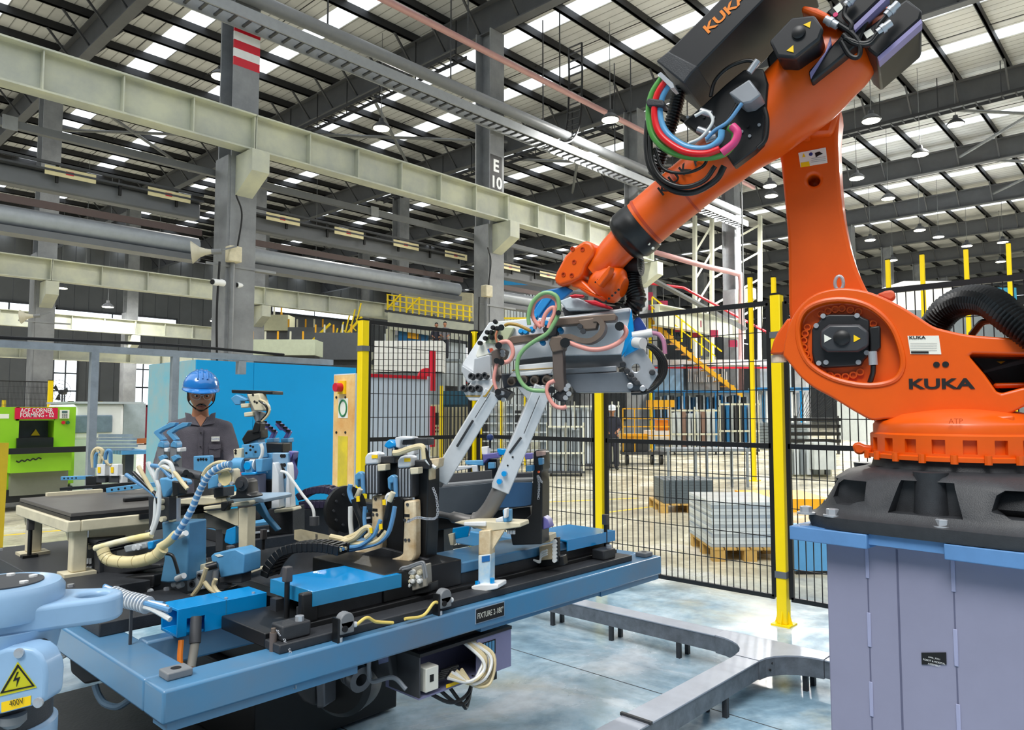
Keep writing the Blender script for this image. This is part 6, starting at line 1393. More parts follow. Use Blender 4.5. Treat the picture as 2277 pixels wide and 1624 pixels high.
# second energy chain and linear axis at the rear
def energy_chain(pts, w_, h_, n, name, lab, mat, dep_pl, off=0.0, loc=None):
    P_ = spline([dep_pl(x,y,off) for x,y in pts], 10); seg = [0]
    for a_, b_ in zip(P_, P_[1:]): seg.append(seg[-1]+(b_-a_).length)
    t = thing(name, lab, 'cable chain', loc or P_[0]); Lt = seg[-1]
    def pt(s_):
        i = 0
        while i < len(seg)-2 and seg[i+1] < s_: i += 1
        return P_[i].lerp(P_[i+1], (s_-seg[i])/max(1e-6, seg[i+1]-seg[i]))
    for k in range(n):
        a_, b_ = pt(Lt*(k+0.04)/n), pt(Lt*(k+0.96)/n); d_ = (b_-a_).normalized(); nn_ = dep_pl.n; v_ = d_.cross(nn_).normalized()
        for sg in (-1, 1):
            MB().obox((a_+b_)/2+nn_*(sg*w_/2), d_, v_, nn_, (b_-a_).length/2*1.08, h_/2, 0.006).build('side_link', mat, t, bevel=0.003)
        MB().obox((a_+b_)/2+v_*h_*0.45, d_, v_, nn_, (b_-a_).length*0.28, 0.003, w_/2).build('crossbar', mat, t)
        MB().obox((a_+b_)/2-v_*h_*0.45, d_, v_, nn_, (b_-a_).length*0.28, 0.003, w_/2).build('crossbar', mat, t)
    for o_ in (-0.25, 0.0, 0.25):
        MB().tube([p+dep_pl.n*(o_*w_) for p in P_], h_*0.2, 6).build('inner_hose', m_hose_c if o_ else m_hose_b, t, smooth=True)
    return t
EP = Plane(D(680, 1240, 2.85), 20)
energy_chain(M_((880,1400),(900,1330),(950,1250),(1030,1170),(1140,1130),(1300,1115),(1450,1120),(1600,1150)), 0.07, 0.036, 17, 'cable_chain', 'black energy chain arching over the middle of the fixture', m_black, EP, loc=onZ(600,1290,0.72))
EP2 = Plane(D(720, 1090, 3.75), 15)
energy_chain(M_((1180,640),(1260,590),(1360,565),(1460,565),(1530,600),(1555,650),(1530,695),(1440,705),(1200,712)), 0.07, 0.036, 20, 'cable_chain', 'violet black energy chain folding back before the blue enclosure', M('chain_violet', (52,46,72), 0.5), EP2, loc=onZ(700,1160,0.78))
ec2 = [o for o in COL.objects if o.get('label', '').startswith('violet black energy')][0]
q_ = EP2(*M_((1330,712))[0], 0.0); MB().box(q_.x-0.1, q_.x+0.1, q_.y-0.02, q_.y+0.02, 0.78, q_.z-0.018).build('support_bracket', m_dark, ec2)
la_ = thing('linear_axis', 'dark linear axis with blue cover strip along the rear plate', 'linear axis', (2.2, 3.75, 0.78))
MB().box(1.75, 2.75, 3.66, 3.82, 0.78, 0.84).build('profile', m_dark, la_, bevel=0.004)
MB().box(1.75, 2.75, 3.68, 3.80, 0.84, 0.855).build('cover_strip', m_lblue, la_)
MB().box(1.75, 2.75, 3.652, 3.66, 0.805, 0.815).build('slot', m_alu, la_)
MB().box(2.68, 2.8, 3.62, 3.86, 0.78, 0.9).build('end_housing', m_black, la_, bevel=0.01)
rg = thing('ring_gear', 'black ring flange with bolts left of the clamp tower', 'flange', D(765, 1130, 3.3))
MB().lathe(D(765,1132,3.3), (RT*0.6-FH*0.6), [(0.04,0),(0.105,0),(0.105,0.02),(0.085,0.025),(0.04,0.02)], 28).build('ring', m_black, rg, smooth=True)
for k in range(10):
    a_ = k*math.pi/5; ax = (RT*0.6-FH*0.6).normalized(); s_ = ax.cross(ZZ).normalized(); c = D(765,1132,3.3)+ax*0.024+s_*0.07*math.cos(a_)+ZZ*0.07*math.sin(a_); MB().cyl(c, c+ax*0.008, 0.006, n=8).build('bolt', m_dark, rg)
p = D(765,1132,3.3); MB().box(p.x-0.04, p.x+0.04, p.y-0.02, p.y+0.06, 0.76, p.z-0.05).build('bracket', m_dark, rg)
cb = thing('cream_channel', 'cream steel channel beam between the chain and the clamp tower', 'beam', onZ(720, 1230, 0.76))
CB = Plane(D(720, 1190, 3.15), 10)
MB().prism([CB(x,y,0) for x,y in M_((1110,955),(1180,945),(1660,1050),(1480,1085))], -ZZ*0.045).build('channel', m_cream, cb, bevel=0.003)
MB().prism([CB(x,y,0.0) for x,y in M_((1320,1000),(1345,1005),(1345,1070),(1320,1065))], -CB.n*0.02).build('joint_strip', m_dgrey, cb)
MB().prism([CB(x,y,-0.06) for x,y in M_((1130,1000),(1500,1080),(1500,1140),(1140,1100))], -CB.n*0.08).build('support', m_dark, cb)
# ---- clamp tower on the slide, trough, right post, white support
TW = Plane(D(900, 1180, 2.95), 22)
tw = thing('clamp_tower', 'black clamp tower with cream angle brackets and two ribbed cylinders', 'clamp', onZ(900, 1262, 0.86))
def tk(pts, off, th, nm, mt, bevel=0.004, par=None, pl=None): 
    pl = pl or TW; return MB().prism([pl(x,y,off) for x,y in K_(*pts)], -pl.n*th).build(nm, mt, par or tw, bevel=bevel)
tk([(730,350),(862,350),(862,560),(850,1000),(835,1275),(745,1285),(745,700),(730,680)], 0.0, 0.10, 'column', m_black, 0.006)
tk([(440,360),(580,365),(590,640),(640,700),(640,1240),(440,1150)], -0.06, 0.08, 'back_plate', m_black, 0.006)
tk([(400,310),(560,300),(560,370),(420,370)], -0.02, 0.07, 'shoulder', m_dark)
tk([(700,340),(860,345),(860,420),(720,420)], 0.03, 0.05, 'shoulder', m_dark)
tk([(130,1225),(440,1130),(860,1240),(600,1345)], 0.02, 0.02, 'base_plate_top', m_dark, 0.002)
MB().box(1.64, 2.02, 2.15, 2.62, 0.765, 0.865).build('base_plate', m_black, tw, bevel=0.004)
m_crw = M('worn_cream', (232,218,186), 0.5, var=0.3, scale=14, rgb2=(190,160,116))
for pts_, of in (([(640,710),(740,700),(745,820),(745,1200),(725,1250),(600,1310),(475,1290),(475,1250),(590,1215),(628,1190),(640,900)], 0.06), ([(352,660),(440,660),(440,820),(440,1120),(430,1160),(290,1220),(185,1205),(185,1165),(320,1125),(350,900)], -0.02)):
    o = tk(pts_, of, 0.05, 'cream_bracket', m_crw, 0.008)
    x0, y0 = pts_[0]
    for dx, dy in ((45,30),(20,170),(60,170),(25,350),(60,350)):
        (q,) = K_((x0+dx*0.9-5, y0+dy)); MB().lathe(TW(*q, of), TW.n, [(0.006,0),(0.006,0.004),(0.003,0.004)], 8).build('screw', m_dgrey, o)
    (q,) = K_((x0+30, y0+130)); MB().obox(TW(*q, of), TW.u, ZZ, TW.n, 0.012, 0.006, 0.001).build('slot', m_ink, o)
for (x, y, of) in ((590, 420, 0.06), (295, 390, 0.0)):
    tk([(x-10,y-10),(x+125,y-20),(x+125,y+250),(x+110,y+265),(x-10,y+255)], of, 0.06, 'cylinder_body', m_dark, 0.005)
    for k in range(4): tk([(x+8+k*28,y),(x+20+k*28,y-4),(x+20+k*28,y+250),(x+8+k*28,y+252)], of+0.006, 0.012, 'cylinder_fin', m_steel, 0.002)
    tk([(x-10,y-5),(x-8,y-80),(x+15,y-115),(x+60,y-125),(x+110,y-115),(x+110,y-15)], of+0.005, 0.06, 'cylinder_cap', m_alu, 0.008)
    tk([(x+55,y-95),(x+108,y-98),(x+108,y-68),(x+55,y-65)], of+0.008, 0.003, 'yellow_label', m_wy, 0)
    tk([(x+105,y-10),(x+180,y-15),(x+180,y+45),(x+110,y+50)], of+0.02, 0.04, 'sensor_block', m_cream, 0.003)
    tk([(x-100,y+80),(x-60,y+50),(x-25,y+70),(x-30,y+120),(x-70,y+130),(x-70,y+200),(x-95,y+170)], of-0.01, 0.03, 'blue_lever', m_lblue, 0.005)
    MB().cyl(TW(*K_((x-25,y+80))[0], of+0.02), TW(*K_((x-18,y+250))[0], of+0.02), 0.009, n=10).build('side_rod', m_hose_b, tw, smooth=True)
    MB().cyl(TW(*K_((x-80,y+290))[0], of+0.05), TW(*K_((x-45,y+210))[0], of+0.05), 0.011, n=10).build('cream_fitting', m_cream, tw, smooth=True)
tk([(600,140),(855,140),(855,205),(600,200)], 0.0, 0.06, 'top_bar', m_dark)
tk([(560,135),(610,125),(720,130),(720,150),(610,160),(600,230),(565,225)], 0.02, 0.05, 'top_clamp', m_alu)
tk([(455,215),(480,170),(510,150),(555,180),(560,215),(500,240)], 0.03, 0.05, 'blue_top_fitting', m_blue, 0.006)
tk([(560,200),(640,300),(640,345),(540,310)], -0.02, 0.05, 'top_link', m_dark)
tk([(660,200),(730,195),(735,290),(670,300)], 0.0, 0.04, 'top_block', m_alu)
tk([(860,330),(960,320),(950,400),(880,430),(880,520),(860,520)], 0.0, 0.05, 'cream_side', m_crw)
th_ = lambda pts, r, m_, o=0.09: MB().tube(spline([TW(x,y,o) for x,y in K_(*pts)], 7), r, 8).build('hose', m_, tw, smooth=True)
th_([(550,275),(600,270),(700,235),(790,215),(820,240),(830,330)], 0.012, m_hose_c)
th_([(815,225),(840,250),(860,330),(900,400)], 0.007, m_rubber); th_([(810,220),(825,300),(860,360),(930,410)], 0.006, m_hose_w)
th_([(160,560),(150,620),(175,700),(220,760),(240,850),(270,930)], 0.010, m_hose_b)
th_([(195,690),(220,780),(260,880),(280,970),(300,1030)], 0.015, m_rubber); th_([(530,690),(510,790),(490,890),(470,980),(430,1040)], 0.016, m_rubber)
th_([(545,650),(500,660),(490,720),(520,760)], 0.010, m_hose_w)
th_([(560,760),(540,870),(500,1000),(420,1080),(300,1120),(150,1150),(30,1155)], 0.009, m_hose_b, 0.12)
th_([(480,990),(420,1060),(330,1090),(200,1090),(80,1050),(-20,1030)], 0.011, m_hose_c, 0.12)
th_([(300,1040),(340,1000),(330,950),(280,960),(200,1040),(100,1080),(0,1120)], 0.011, m_hose_c, 0.13)
th_([(270,960),(200,1010),(100,1050),(50,1060)], 0.009, m_hose_c, 0.11); th_([(290,760),(285,860),(290,960),(260,1020),(180,1060)], 0.008, m_hose_b, 0.10)
th_([(430,880),(400,960),(360,1030),(250,1110),(120,1130)], 0.008, m_hose_b, 0.13); th_([(160,760),(160,900),(170,1010)], 0.010, m_hose_w, 0.05)
for q in ((430,940),(340,975),(460,720),(225,690)): tk([(q[0]-14,q[1]-22),(q[0]+14,q[1]-26),(q[0]+16,q[1]+24),(q[0]-12,q[1]+26)], 0.14, 0.004, 'yellow_tag', m_wy, 0)
# valve cluster at the tower foot
vc_ = thing('valve_cluster', 'cluster of white fittings and bent steel lines at the tower foot', 'valve', onZ(905, 1330, 0.75))
FV = Plane(D(910, 1300, 2.72), 25)
tk([(560,1370),(610,1330),(840,1280),(850,1480),(700,1530),(560,1500)], 0.0, 0.04, 'manifold', M('manifold_grey', (150,146,136), 0.45), 0.004, vc_, FV)
for k in range(14):
    (q,) = K_((640+(k%4)*50+random.uniform(-8,8), 1350+(k//4)*38)); MB().lathe(FV(*q,0.0), FV.n, [(0.010,0),(0.010,0.014),(0.006,0.018)], 10).build('fitting', m_hose_w if k % 3 else m_cream, vc_, smooth=True)
for pts_ in (((600,1480),(610,1330),(680,1300),(800,1260),(830,1290),(850,1400)), ((620,1490),(625,1345),(690,1315),(790,1275),(815,1300),(830,1410))):
    MB().tube(spline([FV(x,y,0.03) for x,y in K_(*pts_)], 6), 0.005, 8).build('steel_line', m_grey, vc_, smooth=True)
tk([(560,1500),(880,1450),(880,1530),(600,1590)], -0.01, 0.06, 'foot', m_black, 0.004, vc_, FV)
tk([(440,1510),(540,1505),(545,1570),(460,1590)], 0.0, 0.05, 'stop_block', m_grey, 0.004, vc_, FV)
vc2 = thing('valve_cluster', 'second cluster of white fittings and hoses beside the right blue cover', 'valve', onZ(1230, 1262, 0.75))
FV2 = Plane(D(1225, 1225, 3.2), 25)
W_ = cr(1080, 1100, 2.919)
tq = lambda pts, off, th, nm, mt: MB().prism([FV2(x,y,off) for x,y in W_(*pts)], -FV2.n*th).build(nm, mt, vc2, bevel=0.003)
tq([(345,340),(440,320),(445,420),(350,430)], 0.0, 0.04, 'manifold', m_crw); tq([(440,285),(470,280),(470,440),(445,445)], 0.0, 0.03, 'post', m_black); tq([(340,420),(500,400),(510,460),(345,470)], -0.02, 0.05, 'foot', m_black)
for k in range(6): (q,) = W_((452, 305+k*24)); MB().lathe(FV2(*q,0.0), FV2.n, [(0.010,0),(0.010,0.014)], 8).build('fitting', m_hose_w, vc2)
for k in range(3): MB().tube(spline([FV2(x,y,0.03) for x,y in W_((400,360+k*14),(360,380+k*14),(350,430+k*6),(310,425))], 6), 0.004, 7).build('line', m_hose_w, vc2, smooth=True)
tq([(370,260),(415,262),(420,310),(370,318)], -0.05, 0.08, 'cream_step', m_cream)
# trough
tr = thing('work_piece_trough', 'dark grey bent sheet trough held between the two fixture posts', 'trough', D(1070, 1160, 3.3))
TR = Plane(D(1070, 1110, 3.30), 18)
tk([(845,620),(970,585),(1430,540),(1800,535),(1808,560),(1805,750),(1430,800),(880,872),(838,800)], 0.0, 0.012, 'front_sheet', M('trough_grey', (82,90,98), 0.35, 0.2, var=0.2), 0.003, tr, TR)
tk([(1440,545),(1800,540),(1800,565),(1790,740),(1740,755),(1440,775)], 0.003, 0.004, 'blue_sheet', M('trough_blue', (70,112,156), 0.35, 0.1), 0.001, tr, TR)
tk([(870,588),(960,560),(1430,520),(1800,510),(1800,536),(1430,542),(970,587)], 0.0, 0.10, 'top_lip', m_grey, 0.002, tr, TR)
tk([(960,470),(1220,450),(1430,430),(1430,530),(960,570)], -0.12, 0.012, 'rear_sheet', m_dgrey, 0.002, tr, TR)
tk([(850,870),(1300,815),(1780,760),(1790,860),(1650,1010),(1400,900),(870,990)], -0.03, 0.16, 'cradle', m_black, 0.004, tr, TR)
tk([(880,980),(1000,960),(1000,1200),(880,1220)], -0.06, 0.12, 'cradle_leg', m_black, 0.004, tr, TR)
tk([(1080,960),(1240,930),(1220,1030),(1080,1060)], -0.02, 0.02, 'blue_print', m_blue, 0.002, tr, TR)
tk([(1040,1010),(1090,1000),(1090,1110),(1060,1110)], 0.0, 0.03, 'cream_tab', m_cream, 0.002, tr, TR)
# right-hand fixture post
rp_ = thing('fixture_post', 'black contoured fixture post with chain at the right end of the trough', 'post', onZ(1195, 1225, 0.765))
RPp = Plane(D(1190, 1120, 3.12), 22)
tk([(1810,260),(1850,245),(1890,270),(1895,420),(1875,450),(1890,540),(1890,700),(1885,1100),(1620,1110),(1600,1000),(1700,900),(1790,830),(1800,700)], 0.0, 0.10, 'plate', m_black, 0.005, rp_, RPp)
tk([(1890,840),(1940,880),(1960,950),(1890,970)], -0.02, 0.06, 'violet_flange', m_hook, 0.004, rp_, RPp)
tk([(1830,260),(1890,260),(1890,300),(1835,310)], 0.01, 0.05, 'orange_cap', M('peach', (206,170,160), 0.5), 0.004, rp_, RPp)
tk([(1740,390),(1800,385),(1800,440),(1740,445)], 0.03, 0.05, 'blue_block', m_lblue, 0.004, rp_, RPp)
tk([(1850,320),(1890,320),(1890,380),(1855,385)], 0.02, 0.03, 'blue_block', m_lblue, 0.004, rp_, RPp)
MB().lathe(RPp(*K_((1862,445))[0],0.02), RPp.n, [(0.005,0),(0.005,0.006)], 8).build('indicator', M('orange_led', (240,100,50), 0.4), rp_)
chain([RPp(*K_((1890,545))[0],0.02), RPp(*K_((1850,480))[0],0.02), RPp(*K_((1862,560))[0],0.02), RPp(*K_((1855,690))[0],0.02)], 'safety_chain', 'small steel chain hanging on the right fixture post')
chain([TW(*K_((670,900))[0],0.12), TW(*K_((760,860))[0],0.12), TW(*K_((860,870))[0],0.12), TW(*K_((940,850))[0],0.12), TW(*K_((940,700))[0],0.12), TW(*K_((905,590))[0],0.12)], 'safety_chain', 'small steel chain looped across the clamp tower brackets')
# rear clamp head seen between the rails
rc = thing('rear_clamp', 'violet blue rear clamp head with round knob behind the trough', 'clamp', onZ(1090, 1190, 0.78))
RC = Plane(D(1090, 1020, 3.9), 15)
tc_ = lambda pts, off, th, nm, mt: tk(pts, off, th, nm, mt, 0.004, rc, RC)
tc_([(1350,290),(1480,270),(1500,320),(1400,330),(1360,370)], 0.03, 0.06, 'head', m_hook); tc_([(1340,220),(1400,215),(1400,290),(1345,290)], 0.0, 0.05, 'white_block', m_white)
tc_([(1480,235),(1560,240),(1560,290),(1490,300)], 0.0, 0.05, 'blue_block', m_blue); tc_([(1190,345),(1360,340),(1360,390),(1200,380)], 0.0, 0.03, 'blue_arm', m_lblue)
tc_([(1110,395),(1300,385),(1310,450),(1260,450),(1255,410),(1110,440)], 0.02, 0.02, 'pale_arm', m_alu); tc_([(1370,330),(1480,330),(1490,500),(1370,520)], -0.03, 0.06, 'dark_body', m_dark)
tc_([(1400,360),(1460,360),(1460,415),(1400,420)], 0.02, 0.03, 'blue_socket', m_lblue); tc_([(1370,520),(1440,515),(1440,1010),(1370,1010)], -0.05, 0.05, 'stem', m_black)
MB().cyl(RC(*K_((1420,230))[0]), RC(*K_((1420,160))[0]), 0.006, n=8).build('knob_stem', m_black, rc); MB().lathe(RC(*K_((1420,165))[0]), ZZ, [(0.004,0),(0.016,0.006),(0.02,0.018),(0.016,0.03),(0.005,0.036)], 14).build('knob', M('knob_blue', (40,60,110), 0.3), rc, smooth=True)
tc_([(1600,460),(1800,450),(1800,520),(1620,530)], -0.02, 0.05, 'rear_rail', m_dark); tc_([(1730,280),(1800,275),(1800,330),(1735,335)], 0.0, 0.05, 'violet_side', m_hook)
# white support leg on the front
sl = thing('white_support', 'white L-shaped support leg with blue painted foot on the slide base', 'support', onZ(1078, 1312, 0.748))
SL = Plane(D(1080, 1240, 2.93), 22)
ts = lambda pts, off, th, nm, mt, bv=0.004: tk(pts, off, th, nm, mt, bv, sl, SL)
ts([(1090,905),(1250,885),(1690,905),(1695,945),(1420,985),(1330,965)], 0.0, 0.10, 'top_plate', m_cream); ts([(1180,900),(1380,895),(1380,940),(1180,935)], 0.01, 0.02, 'top_patch', m_white)
ts([(1318,980),(1422,970),(1422,1200),(1312,1200)], 0.02, 0.05, 'upper_leg', m_crw); ts([(1312,1200),(1422,1185),(1420,1460),(1310,1480)], 0.021, 0.05, 'lower_leg', M('blue_white_paint', (120,190,232), 0.45, rgb2=(232,232,224), scale=12))
ts([(1422,985),(1552,968),(1425,1170)], 0.0, 0.015, 'gusset', m_crw, 0); ts([(1345,1210),(1415,1200),(1415,1250),(1345,1262)], 0.024, 0.003, 'name_tag', M('tag_blue', (40,110,180), 0.4), 0)
ts([(1248,1480),(1330,1462),(1490,1460),(1492,1500),(1335,1540),(1250,1505)], 0.05, 0.09, 'foot', m_white)
for x, y in K_((1305,1480),(1440,1450)): MB().lathe(SL(x,y,0.03), ZZ, [(0.010,0.0),(0.010,0.02)], 6).build('foot_bolt', m_blue, sl)
for k in range(3): (q,) = K_((1585+k*25, 975)); MB().cyl(SL(*q,-0.02), SL(q[0],q[1]+8,-0.02), 0.006, n=8).build('pin', m_steel, sl)
ts([(1465,870),(1530,850),(1540,900),(1470,905)], 0.0, 0.06, 'white_block', m_white); ts([(1530,790),(1600,785),(1600,895),(1540,905)], 0.0, 0.03, 'blue_angle', m_lblue); ts([(1540,780),(1570,775),(1565,860),(1540,870)], 0.03, 0.03, 'white_stop', m_white)
# loom with spiral wrap at the left side beam
lm = thing('cable_loom', 'wrapped bundle of pale hoses crossing the left side beam', 'cable', D(300, 1350, 2.35))
LP_ = Plane(D(310, 1345, 2.3), 25)
base_ = E_((960,330),(1050,370),(1150,420),(1280,450),(1400,480))
for k in range(6):
    pts_ = [(x+random.uniform(-2,2), y-6+k*3) for x, y in base_]+[(E_((1500+30*(k%3),470+k*28))[0])]
    MB().tube(spline([LP_(x,y,0.01*(k%3)) for x,y in pts_], 6), 0.008, 7).build('hose', m_hose_w if k % 2 else m_hose_b, lm, smooth=True)
P_ = spline([LP_(x,y,0.01) for x,y in E_((1040,380),(1150,425),(1260,450),(1370,485))], 8)
for i in range(0, len(P_)-2, 2): MB().cyl(P_[i], P_[i].lerp(P_[i+1], 0.75), 0.027, n=12).build('wrap_band', m_alu, lm, smooth=True)
q_ = P_[len(P_)//2]; MB().box(q_.x-0.004, q_.x+0.004, q_.y-0.004, q_.y+0.004, 0.765 if q_.y > 2.62 else ZT, q_.z-0.02).build('clip', m_dgrey, lm)
# ================================================================ motor unit close at the left
mu = thing('motor_unit', 'pale blue round motor unit with 400V and high-voltage warning signs', 'motor', D(40, 1450, 1.25))
m_mu = M('pale_blue_cast', (150,186,220), 0.35, var=0.15, scale=6, coat=0.2)
MU = Plane(D(30, 1500, 1.22), 0)
c = D(0, 1330, 1.28); r_ = 0.098
MB().lathe(c-ZZ*0.03, ZZ, [(r_*0.97,0),(r_,0.006),(r_,0.045),(r_*0.93,0.055),(r_*0.7,0.056)], 48).build('lid', m_mu, mu, smooth=True)
MB().lathe(c+ZZ*0.0265, ZZ, [(r_*0.66,0),(r_*0.66,0.002)], 40).build('lid_plate', m_dgrey, mu)
for k in range(6): a_ = k*math.pi/3; MB().lathe(c+ZZ*0.028+Vector((math.cos(a_), math.sin(a_), 0))*r_*0.5, ZZ, [(0.007,0),(0.007,0.004)], 10).build('lid_screw', m_white, mu)
tip = D(205, 1330, 1.33); tip.z = c.z
d_ = (tip-c).normalized(); s_ = d_.cross(ZZ); ar = [c+s_*r_*0.92, c-s_*r_*0.92]
for k in range(11): a_ = -math.pi/2+math.pi*k/10; ar.append(tip-s_*0.05*math.cos(a_+math.pi/2)*1.0*(-1 if False else 1)*0+(d_*math.cos(a_)-s_*(-math.sin(a_)))*0.05)
ar = [c-s_*r_*0.9]+[tip+(d_*math.cos(a_)+s_*math.sin(a_))*0.05 for a_ in [(-math.pi/2+math.pi*k/10) for k in range(11)]]+[c+s_*r_*0.9]
o = MB().prism([p-ZZ*0.05 for p in ar], ZZ*0.045).build('arm_plate', m_mu, mu, bevel=0.008, seg=3)
cut(o, MB().lathe(tip-ZZ*0.03, ZZ, [(0.026,0),(0.026,0.05)], 24))
MB().lathe(tip-ZZ*0.03-d_*0.0, ZZ, [(0.026,0),(0.026,0.002)], 24).build('hole_floor', m_ink, mu)
MB().rings([[c+(Vector((math.cos(a_),math.sin(a_),0))*rr)+ZZ*z+d_*sh for a_ in [2*math.pi*k/40 for k in range(40)]] for rr, z, sh in ((0.092,-0.045,0.01),(0.09,-0.06,0.005),(0.087,-0.10,0),(0.083,-0.125,0))]).build('neck', m_mu, mu, smooth=True)
MB().lathe(c-ZZ*0.24, ZZ, [(0.086,0),(0.086,0.115)], 40).build('motor_body', m_dark, mu, smooth=True)
MB().lathe(c-ZZ*0.30, ZZ, [(0.05,0.0),(0.086,0.03),(0.094,0.045),(0.094,0.085),(0.088,0.09)], 40).build('lower_flange', m_mu, mu, smooth=True)
MB().lathe(Vector((c.x,c.y,0)), ZZ, [(0.12,0.0125),(0.12,0.03),(0.06,0.04),(0.055,c.z-0.29)], 24).build('stand_pipe', m_dgrey, mu, smooth=True)
dpx = E_((-120,1000),(-60,920),(50,880),(200,868),(300,885),(370,940),(415,1040),(428,1130),(415,1320),(395,1380),(20,1480),(-120,1500))
MB().prism([MU(x,y,0.03) for x,y in dpx], -MU.n*0.05).build('terminal_box', m_mu, mu, bevel=0.006, seg=3)
MB().prism([MU(x,y,0.0) for x,y in E_((-120,960),(-60,880),(50,835),(200,820),(300,845),(400,920),(420,1000),(300,1000),(0,1000))], -MU.n*0.04).build('terminal_rim', m_dgrey, mu, bevel=0.006)
sg = lambda pts, off, nm, mt: MB().prism([MU(x,y,off) for x,y in E_(*pts)], -MU.n*0.001).build(nm, mt, mu)
sg([(160,1000),(335,1235),(-20,1320)], 0.0312, 'warning_sign', M('sign_olive', (206,200,20), 0.5))
for pts_ in (((160,1022),(172,1035),(20,1285),(0,1290)), ((160,1022),(315,1222),(300,1225),(158,1042)), ((0,1290),(315,1222),(300,1214),(15,1275))): sg(pts_, 0.0322, 'sign_border', m_ink)
sg([(155,1092),(168,1092),(140,1150),(182,1138),(148,1228),(155,1165),(118,1178)], 0.0322, 'lightning_bolt', m_ink)
sg([(12,1372),(282,1310),(280,1395),(12,1465)], 0.0312, 'voltage_plate', m_wy)
a_, b_ = MU(*E_((92,1410))[0],0.0325), MU(*E_((225,1378))[0],0.0325); u_ = (b_-a_).normalized(); text('400V', a_, u_, MU.n.cross(u_), 0.0095, m_ink, mu, width=(b_-a_).length)
for x, y in E_((182,915),(358,1368)): MB().lathe(MU(x,y,0.03), MU.n, [(0.008,0),(0.008,0.004),(0.004,0.005)], 12).build('screw', m_steel, mu)
MB().lathe(MU(*E_((120,1480))[0],0.0)-ZZ*0.02, ZZ, [(0.012,0),(0.02,0.008),(0.02,0.02)], 16).build('cable_gland', m_grey, mu, smooth=True)
MB().tube(spline([MU(*q,0.0) for q in E_((120,1500),(118,1560),(122,1624),(115,1720))], 5), 0.007, 8).build('cable', m_rubber, mu, smooth=True)
# ================================================================ people
m_skin = M('skin_brown', (176,122,92), 0.5, var=0.12, scale=14)
m_shirt = M('charcoal_shirt', (92,88,96), 0.85, var=0.22, scale=16, bump=0.3)
m_trous = M('dark_trousers', (52,54,64), 0.85, var=0.2)
m_hair = M('black_hair', (20,17,16), 0.6, var=0.2)
m_helm = M('blue_helmet', (24,118,196), 0.18, var=0.05, coat=0.6)
m_shoe = M('black_shoe', (24,24,26), 0.5)
def fuse(mb, vox):
    """melt overlapping limbs into one continuous surface"""
    me = bpy.data.meshes.new('melt'); me.from_pydata([tuple(v) for v in mb.v], [], mb.f)
    o = bpy.data.objects.new('melt', me); COL.objects.link(o)
    r = o.modifiers.new('r', 'REMESH'); r.mode = 'VOXEL'; r.voxel_size = vox; r.use_smooth_shade = True
    q = o.modifiers.new('q', 'SMOOTH'); q.factor = 0.5; q.iterations = 4
    dg = bpy.context.evaluated_depsgraph_get(); dg.update(); ev = bpy.data.meshes.new_from_object(o.evaluated_get(dg))
    out = MB().add([v.co.copy() for v in ev.vertices], [tuple(p.vertices) for p in ev.polygons])
    bpy.data.objects.remove(o); return out
def ell(mb, c, ax, r, nu=20, nv=14, fn=None, v0=0.0, v1=math.pi):
    """ellipsoid, ax = three axes, r = three radii, fn bends the unit point"""
    base = len(mb.v); 
    for i in range(nv+1):
        th = v0+(v1-v0)*i/nv
        for j in range(nu):
            ph = 2*math.pi*j/nu; q = Vector((math.sin(th)*math.cos(ph), math.sin(th)*math.sin(ph), math.cos(th)))
            if fn: q = fn(q)
            mb.v.append(c+ax[0]*(q.x*r[0])+ax[1]*(q.y*r[1])+ax[2]*(q.z*r[2]))
    for i in range(nv):
        for j in range(nu): mb.f.append((base+i*nu+j, base+(i+1)*nu+j, base+(i+1)*nu+(j+1)%nu, base+i*nu+(j+1)%nu))
    return mb
